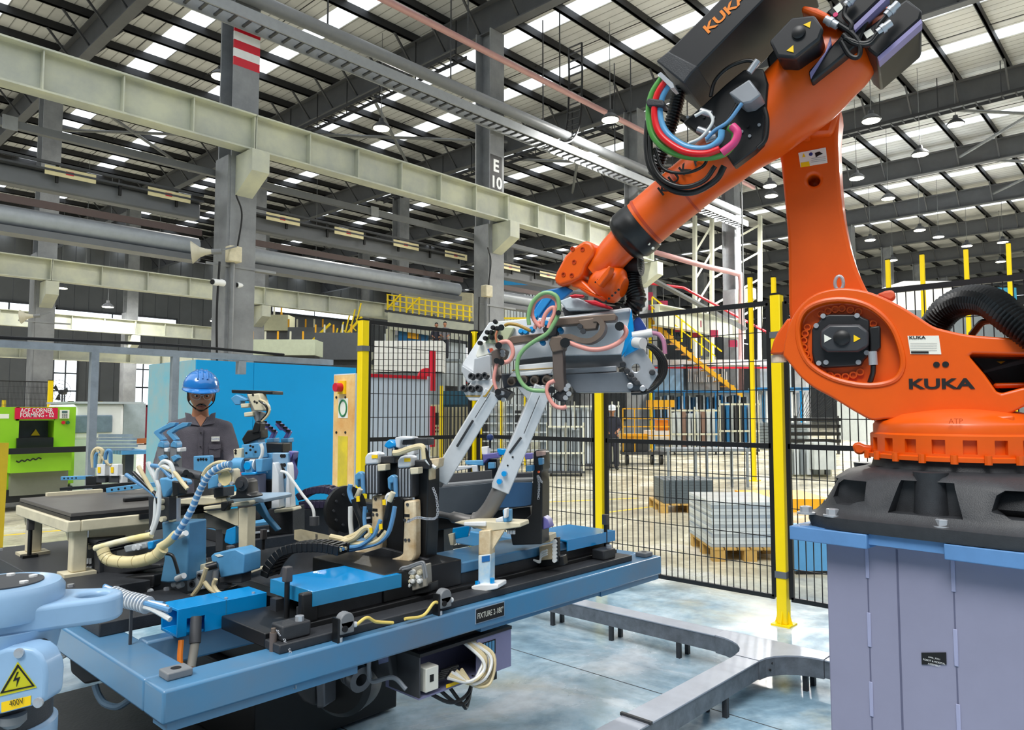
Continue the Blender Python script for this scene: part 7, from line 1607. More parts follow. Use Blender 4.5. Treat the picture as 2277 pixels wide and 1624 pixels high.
def person(foot, face, lab, shirt, trous, helmet, pose='stand', H_=1.72, detail=True, pitch=22, grp=None, gloves=None):
    """face = direction the person faces"""
    t = thing('person', lab, 'person', foot, grp); s = H_/1.72
    fwd = Vector((face.x, face.y, 0)).normalized(); rgt = fwd.cross(ZZ)                 # rgt = the person's right
    def P(r, f, z): return Vector(foot)+rgt*(r*s)+fwd*(f*s)+ZZ*(z*s)
    hipL, hipR = P(-0.095,0,0.90), P(0.095,0,0.90)
    if pose == 'work':
        sh = {1: P(0.150,0.0,1.325), -1: P(-0.150,0.0,1.325)}
        el = {1: P(0.225,0.06,1.09), -1: P(-0.215,0.08,1.09)}; wr = {1: P(0.19,0.30,1.03), -1: P(-0.235,0.32,1.07)}
    else:
        sh = {1: P(0.15,0,1.33), -1: P(-0.15,0,1.33)}; el = {1: P(0.22,-0.02,1.10), -1: P(-0.22,-0.02,1.10)}
        wr = {1: P(0.14,0.16,1.02), -1: P(-0.14,0.16,1.02)}
    def ringt(spec):
        mb = MB()
        mb.rings([[P(rx*math.cos(2*math.pi*k/28), f0+ry*math.sin(2*math.pi*k/28), z) for k in range(28)] for z, rx, ry, f0 in spec]); return mb
    def arm(mb, sg, rs):
        d_ = (wr[sg]-el[sg]).normalized(); mb.tube([P(sg*0.08,0,1.33), sh[sg], sh[sg].lerp(el[sg],0.5), el[sg], el[sg].lerp(wr[sg],0.5)]+([wr[sg]] if len(rs) > 5 else []), [r*s for r in rs], 16); return mb
    mb = ringt([(0.86,0.12,0.08,0),(1.0,0.125,0.085,0),(1.16,0.12,0.085,0),(1.30,0.13,0.085,0),(1.37,0.10,0.07,0.0),(1.405,0.055,0.055,0.015),(1.45,0.050,0.052,0.03),(1.54,0.05,0.055,0.045)])
    for sg in (1, -1):
        arm(mb, sg, [0.05,0.05,0.045,0.038,0.034,0.025]); d_ = (wr[sg]-el[sg]).normalized(); mb.tube([wr[sg]-d_*0.01*s, wr[sg]+d_*0.04*s, wr[sg]+d_*0.085*s], [0.025*s,0.036*s,0.034*s], 14)
        mb.tube([P(sg*0.095,0,0.93), P(sg*0.10,0.01,0.5), P(sg*0.11,-0.01,0.09)], [0.085*s,0.058*s,0.04*s], 16); mb.tube([P(sg*0.11,-0.04,0.05), P(sg*0.12,0.12,0.04)], [0.04*s,0.032*s], 12)
    mb = fuse(mb, 0.012*s)
    pr = math.radians(pitch); hf = fwd*math.cos(pr)-ZZ*math.sin(pr); hu = ZZ*math.cos(pr)+fwd*math.sin(pr); C = P(0,0.055,1.555)
    def face_fn(q):
        x, y, z = q
        if z < 0: k = 1-0.30*(-z)**1.3; x *= k; y *= (1-0.10*(-z)) if y > 0 else (1-0.25*(-z))
        if y > 0.3:
            y += 0.20*math.exp(-(x/0.16)**2-((z+0.30)/0.20)**2)            # nose
            y += 0.05*math.exp(-(x/0.3)**2-((z+0.85)/0.2)**2)              # chin
            y -= 0.07*(math.exp(-((x-0.42)/0.2)**2-((z+0.02)/0.13)**2)+math.exp(-((x+0.42)/0.2)**2-((z+0.02)/0.13)**2))
        return Vector((x, y, z))
    ell(mb, C, (rgt, hf, hu), (0.074*s, 0.095*s, 0.115*s), 36, 28, face_fn)
    for sg in (1, -1): ell(mb, C+rgt*(sg*0.074*s)-hf*0.005*s-hu*0.02*s, (rgt, hf, hu), (0.012*s, 0.02*s, 0.032*s), 10, 8)
    # five fingers on each hand
    for sg in (1, -1):
        d_ = (wr[sg]-el[sg]).normalized(); w_ = wr[sg]+d_*0.075*s; sd = d_.cross(ZZ).normalized()
        for k, ln in enumerate((0.058, 0.068, 0.064, 0.050)):
            a_ = w_+sd*((k-1.5)*0.019*s); b_ = a_+d_*ln*0.55*s-ZZ*0.006*s; c_ = b_+d_*ln*0.35*s-ZZ*0.022*s
            mb.tube([a_-d_*0.02*s, a_, b_, c_], [0.0085*s, 0.0085*s, 0.008*s, 0.006*s], 7)
        a_ = wr[sg]+d_*0.03*s-sd*sg*0.0; tb = sd*(0.03*s*(-sg)); mb.tube([a_+tb*0.6, a_+tb*1.3+d_*0.025*s-ZZ*0.006*s, a_+tb*1.4+d_*0.055*s-ZZ*0.016*s], [0.011*s, 0.0095*s, 0.007*s], 7)
    mb.build('body', m_skin, t, smooth=True)
    # shirt: torso and sleeves a little outside the body
    g = 0.016*s
    mb = ringt([(0.84,0.165,0.118,0),(0.95,0.158,0.115,0),(1.10,0.150,0.112,0),(1.24,0.160,0.116,0),(1.32,0.160,0.108,0),(1.37,0.118,0.09,0.0),(1.40,0.075,0.072,0.01),(1.41,0.066,0.066,0.012)])
    for sg in (1, -1): arm(mb, sg, [0.075,0.068,0.064,0.056,0.046])
    shm = fuse(mb, 0.014*s).build('shirt', shirt, t, smooth=True)
    md = shm.modifiers.new('soft', 'SMOOTH'); md.factor = 0.5; md.iterations = 3
    mb = ringt([(0.80,0.15,0.11,0),(0.93,0.155,0.112,0)])
    for sg in (1, -1): mb.tube([P(sg*0.085,0,0.88), P(sg*0.10,0.01,0.5), P(sg*0.11,-0.01,0.08)], [0.092*s,0.078*s,0.064*s], 18)
    fuse(mb, 0.016*s).build('trousers', trous, t, smooth=True)
    for sg in (1, -1):
        b_ = MB(); ell(b_, P(sg*0.12,0.06,0.045), (rgt, fwd, ZZ), (0.048*s, 0.13*s, 0.045*s), 14, 8); b_.build('shoe', m_shoe, t, smooth=True)
    # helmet
    if helmet:
        b_ = MB(); HC = C+hu*0.046*s-hf*0.010*s
        ell(b_, HC, (rgt, hf, hu), (0.114*s, 0.136*s, 0.118*s), 36, 12, None, 0.0, math.pi*0.52)
        h_ = b_.build('helmet', helmet, t, smooth=True)
        md = h_.modifiers.new('th', 'SOLIDIFY'); md.thickness = 0.004
        b_ = MB(); rg_ = []
        for k in range(37):
            a_ = 2*math.pi*k/36; ext = 0.012+0.04*max(0, math.sin(a_))**2
            i_ = HC+rgt*(0.112*s*math.cos(a_))+hf*(0.134*s*math.sin(a_))-hu*0.004*s; o_ = HC+rgt*((0.112+ext*0.5)*s*math.cos(a_))+hf*((0.134+ext)*s*math.sin(a_))-hu*(0.012+0.012*max(0,math.sin(a_)))*s
            rg_.append([i_+hu*0.004*s, o_+hu*0.003*s, o_-hu*0.003*s, i_-hu*0.004*s])
        b_.rings(rg_, caps=False).build('helmet_brim', helmet, t, smooth=True)
        if detail:
            for x_ in (-0.03, 0.0, 0.03):
                pts_ = [HC+rgt*(x_*s)+hf*(0.137*s*math.sin(a_))+hu*(0.119*s*math.cos(a_)*math.sqrt(1-(x_/0.115)**2)+0.001) for a_ in [-1.0+2.0*k/12 for k in range(13)]]
                MB().tube(pts_, 0.006*s, 6).build('helmet_rib', helmet, t, smooth=True)
    else:
        b_ = MB(); ell(b_, C+hu*0.03*s-hf*0.012*s, (rgt, hf, hu), (0.082*s,0.098*s,0.098*s), 20, 10, None, 0, math.pi*0.5); b_.build('hair', m_hair, t, smooth=True)
    if detail:
        def F(x, z, d=0.0):                                   # a point on the face
            q = Vector((x, math.sqrt(max(0.02, 1-x*x-z*z)), z)); q = face_fn(q); return C+rgt*(q.x*0.074*s)+hf*((q.y*0.095+d)*s)+hu*(q.z*0.115*s)
        for sg in (1, -1):
            b_ = MB(); ell(b_, F(sg*0.42,-0.02,-0.003), (rgt,hf,hu), (0.0135*s,0.008*s,0.0065*s), 12, 8); b_.build('eye', m_sticker, t, smooth=True)
            b_ = MB(); ell(b_, F(sg*0.42,-0.04,0.003), (rgt,hf,hu), (0.0065*s,0.004*s,0.0062*s), 10, 6); b_.build('iris', m_ink, t, smooth=True)
            MB().tube(spline([F(sg*0.18,0.13,0.003),F(sg*0.42,0.20,0.003),F(sg*0.70,0.12,0.003)],5), 0.0042*s, 6).build('eyebrow', m_hair, t)
            MB().tube(spline([F(sg*0.03,-0.50,0.004),F(sg*0.25,-0.54,0.003),F(sg*0.48,-0.64,0.001)],5), [0.006*s]*6+[0.005*s]*4+[0.003*s], 7).build('moustache', m_hair, t, smooth=True)
            MB().tube(spline([C+rgt*(sg*0.085*s)+hu*0.02*s+hf*0.04*s, C+rgt*(sg*0.074*s)-hu*0.05*s+hf*0.045*s, F(sg*0.3,-0.93,0.004), F(0,-0.98,0.006)],6), 0.004*s, 6).build('chin_strap', m_ink, t)
            MB().tube(spline([F(sg*0.12,0.06,0.012),F(sg*0.45,0.14,0.014),F(sg*0.85,0.06,0.012),F(sg*0.8,-0.16,0.012),F(sg*0.4,-0.24,0.012),F(sg*0.12,-0.1,0.014),F(sg*0.12,0.06,0.012)],4), 0.0014*s, 5).build('goggle_rim', M('goggle_clear', (210,214,210), 0.15), t)
        MB().tube(spline([F(-0.12,0.0,0.016),F(0,0.04,0.018),F(0.12,0.0,0.016)],4), 0.002*s, 5).build('goggle_bridge', M('goggle_clear', (210,214,210), 0.15), t)
        MB().tube(spline([F(-0.30,-0.68,0.001),F(0,-0.66,0.004),F(0.30,-0.68,0.001)],5), 0.005*s, 6).build('lips', M('lips', (150,86,78), 0.5), t, smooth=True)
        MB().tube(spline([F(-0.42,-0.86,0.0),F(0,-0.90,0.002),F(0.42,-0.86,0.0)],6), 0.007*s, 6).build('beard_line', m_hair, t, smooth=True)
        # collar, placket, pocket and badge
        def T(r, z, d=0.0): return P(r, 0.118+d-abs(r)*0.25, z)
        for sg in (1, -1):
            MB().prism([P(sg*0.005,0.10,1.345), P(sg*0.085,0.085,1.36), P(sg*0.095,0.03,1.435), P(sg*0.062,0.075,1.425)], fwd*0.010).build('collar', shirt, shm, bevel=0.003)
        MB().prism([P(0.0,0.098,1.34), P(0.034,0.088,1.40), P(0,0.085,1.42), P(-0.034,0.088,1.40)], fwd*0.004).build('neck_skin', m_skin, t)
        MB().prism([T(-0.014,1.34,0.004), T(0.014,1.34,0.004), T(0.014,0.92,0.006), T(-0.014,0.92,0.006)], fwd*0.003).build('placket', shirt, shm)
        for k in range(4): MB().lathe(T(0.0,1.30-k*0.09,0.008), fwd, [(0.005,0),(0.005,0.003)], 10).build('button', m_ink, shm)
        MB().prism([T(-0.125,1.215,0.008), T(-0.055,1.215,0.002), T(-0.055,1.135,0.002), T(-0.125,1.135,0.008)], fwd*0.005).build('pocket', shirt, shm, bevel=0.002)
        MB().prism([T(-0.128,1.222,0.012), T(-0.052,1.222,0.006), T(-0.052,1.195,0.006), T(-0.09,1.188,0.010), T(-0.128,1.195,0.012)], fwd*0.004).build('pocket_flap', shirt, shm, bevel=0.002)
        bd = MB().prism([T(-0.118,1.275,0.012), T(-0.066,1.275,0.008), T(-0.066,1.243,0.008), T(-0.118,1.243,0.012)], fwd*0.003).build('badge', m_sticker, shm)
        text('Godrej', T(-0.069,1.251,0.0135), -rgt, ZZ, 0.016, M('badge_print', (40,90,170), 0.5), shm, width=0.044)
        for sg in (1,):
            MB().prism([el[-1]+ZZ*0.0, el[-1]+rgt*-0.02, el[-1]+rgt*-0.02-ZZ*0.02], fwd*0.004).build('sleeve_mark', m_red, shm)
    if gloves:
        for sg in (1, -1):
            d_ = (wr[sg]-el[sg]).normalized(); b_ = MB(); b_.tube([wr[sg]-d_*0.02*s, wr[sg]+d_*0.03*s, wr[sg]+d_*0.075*s, wr[sg]+d_*0.085*s], [0.034*s,0.04*s,0.042*s,0.03*s], 12)
            sd = d_.cross(ZZ).normalized()
            for k, ln in enumerate((0.058, 0.068, 0.064, 0.050)):
                a_ = wr[sg]+d_*0.075*s+sd*((k-1.5)*0.019*s); e_ = a_+d_*ln*0.55*s-ZZ*0.006*s; b_.tube([a_-d_*0.02*s, e_, e_+d_*ln*0.4*s-ZZ*0.024*s], [0.011*s, 0.0105*s, 0.008*s], 8)
            b_.build('glove', gloves, t, smooth=True)
    return t
wd = D(445, 915, 4.93); wd.z = 0
person(wd, (-wd+RT*0.35), 'worker in charcoal shirt and blue helmet looking down at the fixture', m_shirt, m_trous, m_helm, 'work', 1.73, True, 7, gloves=M('red_glove', (176,40,60), 0.7))
# ================================================================ goods and structures beyond the fence
def gpt(px, py): return onZ(px, py, 0)
def zat(p, px, py): return D(px, py, (p-EYE).dot(FW)).z
def fbox(mb, p, px0, px1, py0, py1, th):
    """upright box facing the viewer's wall direction, seen between the pixels, at the distance of p"""
    pl = Plane(Vector(p), 0); a_ = pl(px0, py0); b_ = pl(px1, py1)
    z0, z1 = min(a_.z, b_.z), max(a_.z, b_.z); a2 = Vector((a_.x, a_.y, 0)); b2 = Vector((b_.x, b_.y, 0))
    return mb.hexa([a2+ZZ*z0, b2+ZZ*z0, b2+ZZ*z0+FH*th, a2+ZZ*z0+FH*th], [a2+ZZ*z1, b2+ZZ*z1, b2+ZZ*z1+FH*th, a2+ZZ*z1+FH*th])
def fb(p, px0, px1, py0, py1, th, nm, mt, par, push=0.0): return fbox(MB(), Vector(p)+FH*push, px0, px1, py0, py1, th).build(nm, mt, par)
m_sheetA = M('sheet_steel', (186,196,204), 0.35, 0.3, var=0.2, scale=2); m_sheetB = M('sheet_pale', (214,222,228), 0.4, var=0.12); m_brownb = M('brown_board', (146,116,104), 0.6)
m_rackw = M('rack_cream', (226,226,206), 0.5); m_rackb = M('rack_blue', (30,116,176), 0.45); m_yel2 = M('cart_yellow', (242,176,28), 0.5); m_steel2 = M('bench_steel', (140,150,158), 0.4, 0.3)
# sheet carts
def sheet_cart(px0, px1, ytop, ybot, lab, n, mats, frame=m_rackw):
    p = gpt((px0+px1)/2, ybot); t = thing('sheet_cart', lab, 'cart', p)
    hpx = (ybot-ytop)
    fb(p, px0, px1, ybot-hpx*0.10, ybot-hpx*0.06, 0.7, 'deck', m_dgrey, t)
    for x in (px0, (px0+px1)/2-1.5, px1-4): fb(p, x, x+4, ytop, ybot-hpx*0.1, 0.05, 'upright', frame, t)
    for yy in (ytop+hpx*0.06, ytop+hpx*0.55): fb(p, px0, px1, yy, yy+4, 0.05, 'rail', frame, t)
    for k in range(n):
        a_ = px0+5+(px1-px0-12)*k/n; w_ = (px1-px0-12)/n
        fb(p, a_, a_+w_*0.82, ytop+hpx*random.uniform(0.04,0.14), ybot-hpx*0.10, 0.5, 'sheet', mats[k % len(mats)], t, push=0.08+0.02*(k%3))
    for x in (px0+6, px1-12):
        pl = Plane(p+FH*0.05, 0); c = pl(x+4, ybot-hpx*0.03); r_ = max(0.05, c.z*0.9); c.z = r_; MB().cyl(c-RT*0.02, c+RT*0.02, r_, n=14).build('caster', m_black, t, smooth=True)
    return t
random.seed(11)
sheet_cart(1222, 1334, 893, 1047, 'cart of grey sheet panels left of the post below the gripper', 9, [m_sheetA, m_sheetB, m_sheetA])
sheet_cart(1344, 1378, 893, 1042, 'narrow cart of leaning strips right of the post below the gripper', 4, [m_sheetA, m_steel2])
sheet_cart(1490, 1600, 905, 1012, 'cart with pale sheets and brown boards beside the yellow cage cart', 9, [m_sheetB, m_sheetB, m_brownb, m_sheetB])
sheet_cart(1600, 1690, 890, 1012, 'cart with dark blue edged sheets near the tall yellow post', 8, [m_dgrey, m_rackb, m_sheetA, m_dgrey])
sheet_cart(1215, 1300, 940, 1060, 'low cart of thin grey strips beneath the gripper rails', 8, [m_steel2, m_sheetA])
# yellow cage cart
p = gpt(1440, 1034); t = thing('cage_cart', 'yellow wire cage cart on black wheels', 'cart', p)
fb(p, 1384, 1492, 1005, 1012, 0.9, 'deck', m_dgrey, t)
for x in (1384, 1410, 1448, 1488): fb(p, x, x+3, 908, 1005, 0.04, 'upright', m_yel2, t)
for yy in (908, 930, 948, 968): fb(p, 1384, 1491, yy, yy+2.5, 0.04, 'rail', m_yel2, t)
fb(p, 1445, 1500, 890, 906, 0.5, 'yellow_board', m_yel2, t); fb(p, 1462, 1486, 934, 958, 0.4, 'orange_crate', M('orange_crate', (232,140,20), 0.5), t, push=0.1); fb(p, 1384, 1442, 966, 978, 0.6, 'yellow_board', m_yel2, t, push=0.06); fb(p, 1440, 1490, 958, 978, 0.6, 'white_crate', m_white, t, push=0.1); fb(p, 1390, 1440, 980, 1004, 0.6, 'machine_parts', m_dark, t, push=0.1)
for x in (1394, 1450, 1470): c = Plane(p+FH*0.1,0)(x, 1022); MB().cyl(c-RT*0.04, c+RT*0.04, c.z, n=16).build('wheel', m_black, t, smooth=True)
# blue storage rack behind
p = gpt(1570, 1003); t = thing('storage_rack', 'blue storage rack full of upright dark panels', 'rack', p)
for x in (1452, 1520, 1590, 1672): fb(p, x, x+5, 868, 1003, 0.08, 'upright', m_rackb, t)
for yy in (868, 930): fb(p, 1452, 1678, yy, yy+5, 0.9, 'shelf_beam', m_rackb, t)
for k in range(26): fb(p, 1460+k*8, 1460+k*8+4, 878+random.uniform(0,6), 930, 0.6, 'panel', [m_dgrey, m_sheetA, m_rackb, m_sheetB][k % 4], t, push=0.15)
# long steel bench in front
p = gpt(1540, 1086); t = thing('steel_bench', 'low grey steel bench with square legs behind the fence', 'bench', p)
fb(p, 1482, 1668, 998, 1004, 0.6, 'top', m_steel2, t)
for x in (1484, 1545, 1570, 1625, 1660): fb(p, x, x+6, 1004, 1084, 0.06, 'leg', m_steel2, t, push=0.05*(x%2))
fb(p, 1482, 1660, 1062, 1066, 0.05, 'stretcher', m_steel2, t)
# pallets with goods
def pallet(p, w_, d_, lab, top=0.13):
    t = thing('wooden_pallet', lab, 'pallet', p, 'pallets'); u, v = RT, FH; m_w = M('pallet_wood', (206,166,92), 0.7, var=0.25, scale=8)
    for k in range(6): MB().obox(Vector(p)+u*(-w_/2+w_*(k+0.5)/6)+v*(d_/2)+ZZ*(top-0.011), u, v, ZZ, w_/6*0.42, d_/2, 0.011).build('deck_board', m_w, t)
    for i in (-1,0,1):
        for j in (0.06,0.5,0.94): MB().obox(Vector(p)+u*(i*(w_/2-0.07))+v*(d_*j)+ZZ*(top-0.024)/2, u, v, ZZ, 0.06, 0.05, (top-0.024)/2-0.0005).build('block', m_w, t)
    return t
p = gpt(1540, 1142); pallet(p, 0.95, 0.9, 'wooden pallet carrying a stack of ribbed steel parts')
t = thing('ribbed_stack', 'stack of ribbed grey steel parts on the wooden pallet', 'stack', p+ZZ*0.131)
for k in range(9):
    for i in range(8):
        MB().obox(p+RT*(-0.36+i*0.09)+FH*0.4+ZZ*(0.131+0.018+k*0.037), RT, FH, ZZ, 0.040, 0.36, 0.0175).build('ribbed_part', M('part_grey', (96,108,116), 0.4, 0.3), t)
p2 = gpt(1670, 1250); pallet(p2, 0.75, 0.9, 'wooden pallet under the shrink-wrapped white sheets')
t = thing('sheet_stack', 'pile of white laminated sheets in film behind the tall yellow post', 'stack', p2+ZZ*0.131)
for k in range(14): MB().obox(p2+FH*0.5+RT*random.uniform(-0.01,0.01)+ZZ*(0.131+0.0155+k*0.031), RT, FH, ZZ, 0.36, 0.46, 0.0145).build('sheet', M('film_white', (214,222,224), 0.2, var=0.2, scale=4) if k % 3 else m_sheetA, t)
p3_ = gpt(1805, 1278); t = thing('steel_crate', 'blue steel crate on the floor behind the pedestal top', 'crate', p3_)
fb(p3_, 1766, 1850, 1185, 1270, 0.35, 'body', M('crate_blue', (90,160,216), 0.5), t); fb(p3_, 1760, 1856, 1178, 1186, 0.38, 'rim', m_lblue, t); fb(p3_, 1770, 1846, 1270, 1278, 0.3, 'skid', m_black, t)
p4_ = gpt(1760, 1140); t = thing('yellow_tray', 'wide yellow steel tray on the floor behind the mesh fence', 'tray', p4_)
fb(p4_, 1690, 1850, 1110, 1140, 1.2, 'side_wall', m_yel2, t); fb(p4_, 1640, 1690, 1118, 1140, 1.0, 'side_wall', m_yel2, t, push=0.3)
# rods fanned out and stacked profiles at right
p5_ = gpt(1820, 1010); t = thing('profile_rack', 'black rack with fanned thin bars under the robot hub', 'rack', p5_)
for yy in (930, 945, 962, 978): fb(p5_, 1765, 1870, yy, yy+7, 0.8, 'shelf', m_black, t)
for x in (1768, 1862): fb(p5_, x, x+6, 925, 1010, 0.1, 'upright', m_dgrey, t)
pl = Plane(p5_+FH*0.3, 0)
for k in range(12): MB().bar(pl(1772+k*4.2, 928), pl(1790+k*9, 872), 0.012).build('thin_bar', m_ink, t)
p6_ = gpt(1800, 1060); t = thing('pale_machine', 'pale machine cabinet with slatted front below the profile rack', 'machine', p6_)
for k in range(7): fb(p6_, 1752+k*14, 1763+k*14, 1000, 1056, 0.1, 'slat', m_sheetB if k % 2 else m_steel2, t)
fb(p6_, 1750, 1850, 992, 1060, 0.8, 'body', m_rackw, t, push=0.11); fb(p6_, 1810, 1860, 985, 1045, 0.5, 'wrapped_load', M('film_white', (214,222,224), 0.2, var=0.2, scale=4), t, push=-0.3)
# hanging white / blue strips behind the tall post
p7 = gpt(1720, 1000); t = thing('strip_rack', 'rack of upright white and blue strips beside the tall yellow post', 'rack', p7)
for k in range(16): fb(p7, 1682+k*7, 1687+k*7, 868+random.uniform(0,10), 940, 0.1, 'strip', [m_white, m_sheetA, m_blue, m_white][k % 4], t, push=random.uniform(0,0.2))
fb(p7, 1678, 1800, 938, 998, 0.8, 'base_stack', m_sheetA, t, push=0.2); fb(p7, 1678, 1800, 862, 868, 0.8, 'top_beam', m_rackb, t)
for k in range(8): fb(p7, 1678, 1796, 944+k*6.5, 948+k*6.5, 0.03, 'flat_bar', m_steel2, t, push=0.15)
# long white table line with machines above the racks
p8 = gpt(1580, 994); t = thing('processing_table', 'long pale processing table with blue cover line behind the racks', 'machine', p8)
fb(p8, 1430, 1760, 800, 812, 2.0, 'table_top', m_sheetB, t); fb(p8, 1440, 1520, 812, 868, 1.5, 'cabinet', M('cab_blue', (150,190,226), 0.4), t); fb(p8, 1530, 1600, 815, 868, 1.2, 'lattice_box', m_steel2, t); fb(p8, 1690, 1760, 812, 868, 1.2, 'cabinet', m_sheetA, t)
fb(p8, 1430, 1760, 868, 994, 0.8, 'lower_body', m_steel2, t, push=1.0); fb(p8, 1420, 1750, 816, 820, 0.05, 'red_line', m_red, t, push=-0.2)
for k in range(18): fb(p8, 1530+k*5, 1532+k*5, 815+(k%5)*6, 850, 0.05, 'lattice_rod', m_sheetB, t, push=-0.05)
# yellow stair with red boards
ys = 27.0; ps = gpt(1530, 998); t = thing('yellow_stair', 'yellow steel stair with handrails descending behind the fence', 'stair', ps)
pl = Plane(ps, 0); pl2 = Plane(ps+FH*1.0, 0)
for q in (pl, pl2):
    MB().bar(q(1440,708), q(1545,800), 0.10, 0.16).build('stringer', m_yel2, t); MB().bar(q(1545,800), q(1650,880), 0.10, 0.16).build('stringer', m_yel2, t)
    MB().bar(q(1450,660), q(1605,782), 0.05).build('handrail', m_yellow, t); MB().bar(q(1448,682), q(1590,792), 0.04).build('handrail', m_yellow, t)
    for k in range(7): MB().bar(q(1450+k*22,662+k*17.3), q(1450+k*22,716+k*15), 0.045).build('baluster', m_yellow, t)
for k in range(14): a_ = pl(1445+k*15, 712+k*12.2); MB().obox(a_+FH*0.5, RT, FH, ZZ, 0.14, 0.5, 0.02).build('tread', m_yel2, t)
MB().cyl(pl(1650,880), Vector((pl(1650,880).x, pl(1650,880).y, 0)), 0.06, n=8).build('post', m_yellow, t); MB().cyl(pl(1445,712), Vector((pl(1445,712).x, pl(1445,712).y, 0)), 0.06, n=8).build('post', m_yellow, t)
pb = ps+FH*1.5
pb_l = [(1430,650,1452,668),(1432,678,1452,690),(1464,669,1485,686),(1464,697,1487,715),(1502,694,1520,715),(1500,720,1526,738),(1540,713,1560,728),(1578,734,1597,750),(1620,757,1640,772),(1540,740,1556,752)]
for k, (x0, y0, x1, y1) in enumerate(pb_l):
    o = thing('red_board', 'maroon sign board hung over the yellow stair', 'sign', Plane(pb,0)((x0+x1)/2, y1), 'maroon boards over the stair')
    pk_ = 0.3*(k in (1,3,5,9)); fb(pb, x0, x1, y0, y1, 0.03, 'panel', M('maroon_board', (156,32,70), 0.5), o, push=pk_); xm2 = (x0+x1)/2; fb(pb, xm2-0.5, xm2+0.5, min(y0-3, 606+(xm2-1420)*0.53), y0, 0.02, 'hanger', m_grey, o, push=pk_)
t = thing('overhead_conveyor', 'sloping overhead conveyor rail from which the maroon boards hang', 'conveyor', ps+FH*1.5); pq2 = Plane(pb+FH*0.02, 0)
MB().bar(pq2(1415,600)+FH*0.15, pq2(1660,732)+FH*0.15, 0.5, 0.08).build('rail', m_grey, t)
for x in (1425, 1655): q = pq2(x, 604+(x-1420)*0.53); MB().cyl(q+ZZ*0.05, Vector((q.x, q.y, ZR-0.28)), 0.03, n=8).build('hanger', m_grey, t)
# mezzanine with yellow railing and cream beam
pm = gpt(950, 985); t = thing('mezzanine', 'mezzanine platform with yellow railing on a cream beam behind column E 10', 'platform', pm)
pl = Plane(pm, 18)
MB().prism([pl(862,694), pl(1060,722), pl(1060,762), pl(862,732)], -pl.n*0.4).build('edge_beam', m_gird, t)
MB().prism([pl(855,688), pl(1060,716), pl(1060,722), pl(855,694)], -pl.n*2.2).build('deck', m_dgrey, t)
for k in range(14): x = 862+k*14; MB().bar(pl(x,690+(x-862)*0.138), pl(x,655+(x-862)*0.14), 0.06).build('rail_post', m_yellow, t)
for dy in (0, 12, 24): MB().bar(pl(860,655+dy), pl(1050,682+dy), 0.05).build('hand_rail', m_yellow, t)
for (x0,y0,x1,y1) in ((862,686,905,640),(905,690,940,655)): MB().bar(pl(x0,y0), pl(x1,y1), 0.07).build('stair_rail', m_yellow, t)
MB().prism([pl(900,642,-1.5), pl(1050,652,-1.5), pl(1050,712,-1.5), pl(900,690,-1.5)], -pl.n*0.2).build('rear_cladding', M('clad_cream', (196,190,160), 0.5, var=0.2), t)
for x in (868, 1050): q = pl(x, 732, -0.2); MB().box(q.x-0.15, q.x+0.15, q.y-0.15, q.y+0.15, 0, q.z).build('leg', m_gird, t)
MB().prism([pl(855,742,-0.5), pl(1030,765,-0.5), pl(1030,860,-0.5), pl(855,850,-0.5)], -pl.n*0.3).build('clad_wall', M('clad_white', (212,222,230), 0.5, var=0.1), t)
MB().prism([pl(885,715,-0.3), pl(950,722,-0.3), pl(950,762,-0.3), pl(885,758,-0.3)], -pl.n*0.15).build('blue_doorway', M('door_blue', (36,110,164), 0.4), t)
MB().prism([pl(905,718,-0.25), pl(930,720,-0.25), pl(930,755,-0.25), pl(905,752,-0.25)], -pl.n*0.05).build('yellow_gate', m_yel2, t)
# white stack wrapped on the left behind fence
pw = gpt(925, 1000); t = thing('white_block_stack', 'big white wrapped stack standing behind the red-edged cabinet', 'stack', pw)
for k in range(5): fb(pw, 832, 985, 758+k*14, 771+k*14, 1.5, 'wrapped_layer', m_white, t)
fb(pw, 835, 982, 829, 1000, 1.2, 'support_table', m_steel2, t, push=0.1)
# corrugated white wall with blue strip behind the gripper
pc = gpt(1170, 980); t = thing('clad_partition', 'white corrugated partition with a blue strip beyond the gripper', 'partition', pc)
for k in range(20): fb(pc, 1108+k*7, 1113.5+k*7, 655, 980, 0.1, 'corrugation', M('clad_white', (212,222,230), 0.5, var=0.1), t, push=0.05*(k%2))
fb(pc, 1105, 1250, 622, 634, 0.3, 'blue_strip', m_blue, t); fb(pc, 1105, 1250, 634, 655, 0.25, 'header', m_bb, t)
fb(pc, 1108, 1116, 610, 980, 0.2, 'yellow_upright', m_yellow, t, push=-0.3); fb(pc, 1105, 1240, 706, 710, 0.05, 'yellow_rail', m_yellow, t, push=-0.4)
# machines low behind the fence, under the gripper
pk = gpt(1010, 1020); t = thing('cream_machine', 'cream machine with control buttons behind the red-edged cabinet', 'machine', pk)
fb(pk, 958, 1040, 900, 1015, 1.0, 'cabinet', M('machine_cream', (222,214,176), 0.5), t); fb(pk, 985, 1045, 870, 905, 0.8, 'teal_hood', M('teal_hood', (40,96,124), 0.5), t); fb(pk, 962, 975, 918, 945, 0.02, 'screen', m_ink, t, push=-0.03)
for k in range(6): fb(pk, 962+(k%3)*5, 965+(k%3)*5, 950+(k//3)*8, 954+(k//3)*8, 0.02, 'button', m_red if k == 2 else m_ink, t, push=-0.03)
for k in range(7): fb(pk, 985+k*8, 988+k*8, 905, 1010, 0.03, 'guard_bar', m_dgrey, t, push=-0.2)
fb(pk, 978, 984, 858, 1020, 0.06, 'yellow_post', m_yellow, t, push=-0.5)
pj = gpt(1130, 1035); t = thing('assembly_line', 'dark assembly line with yellow uprights beneath the gripper body', 'machine', pj)
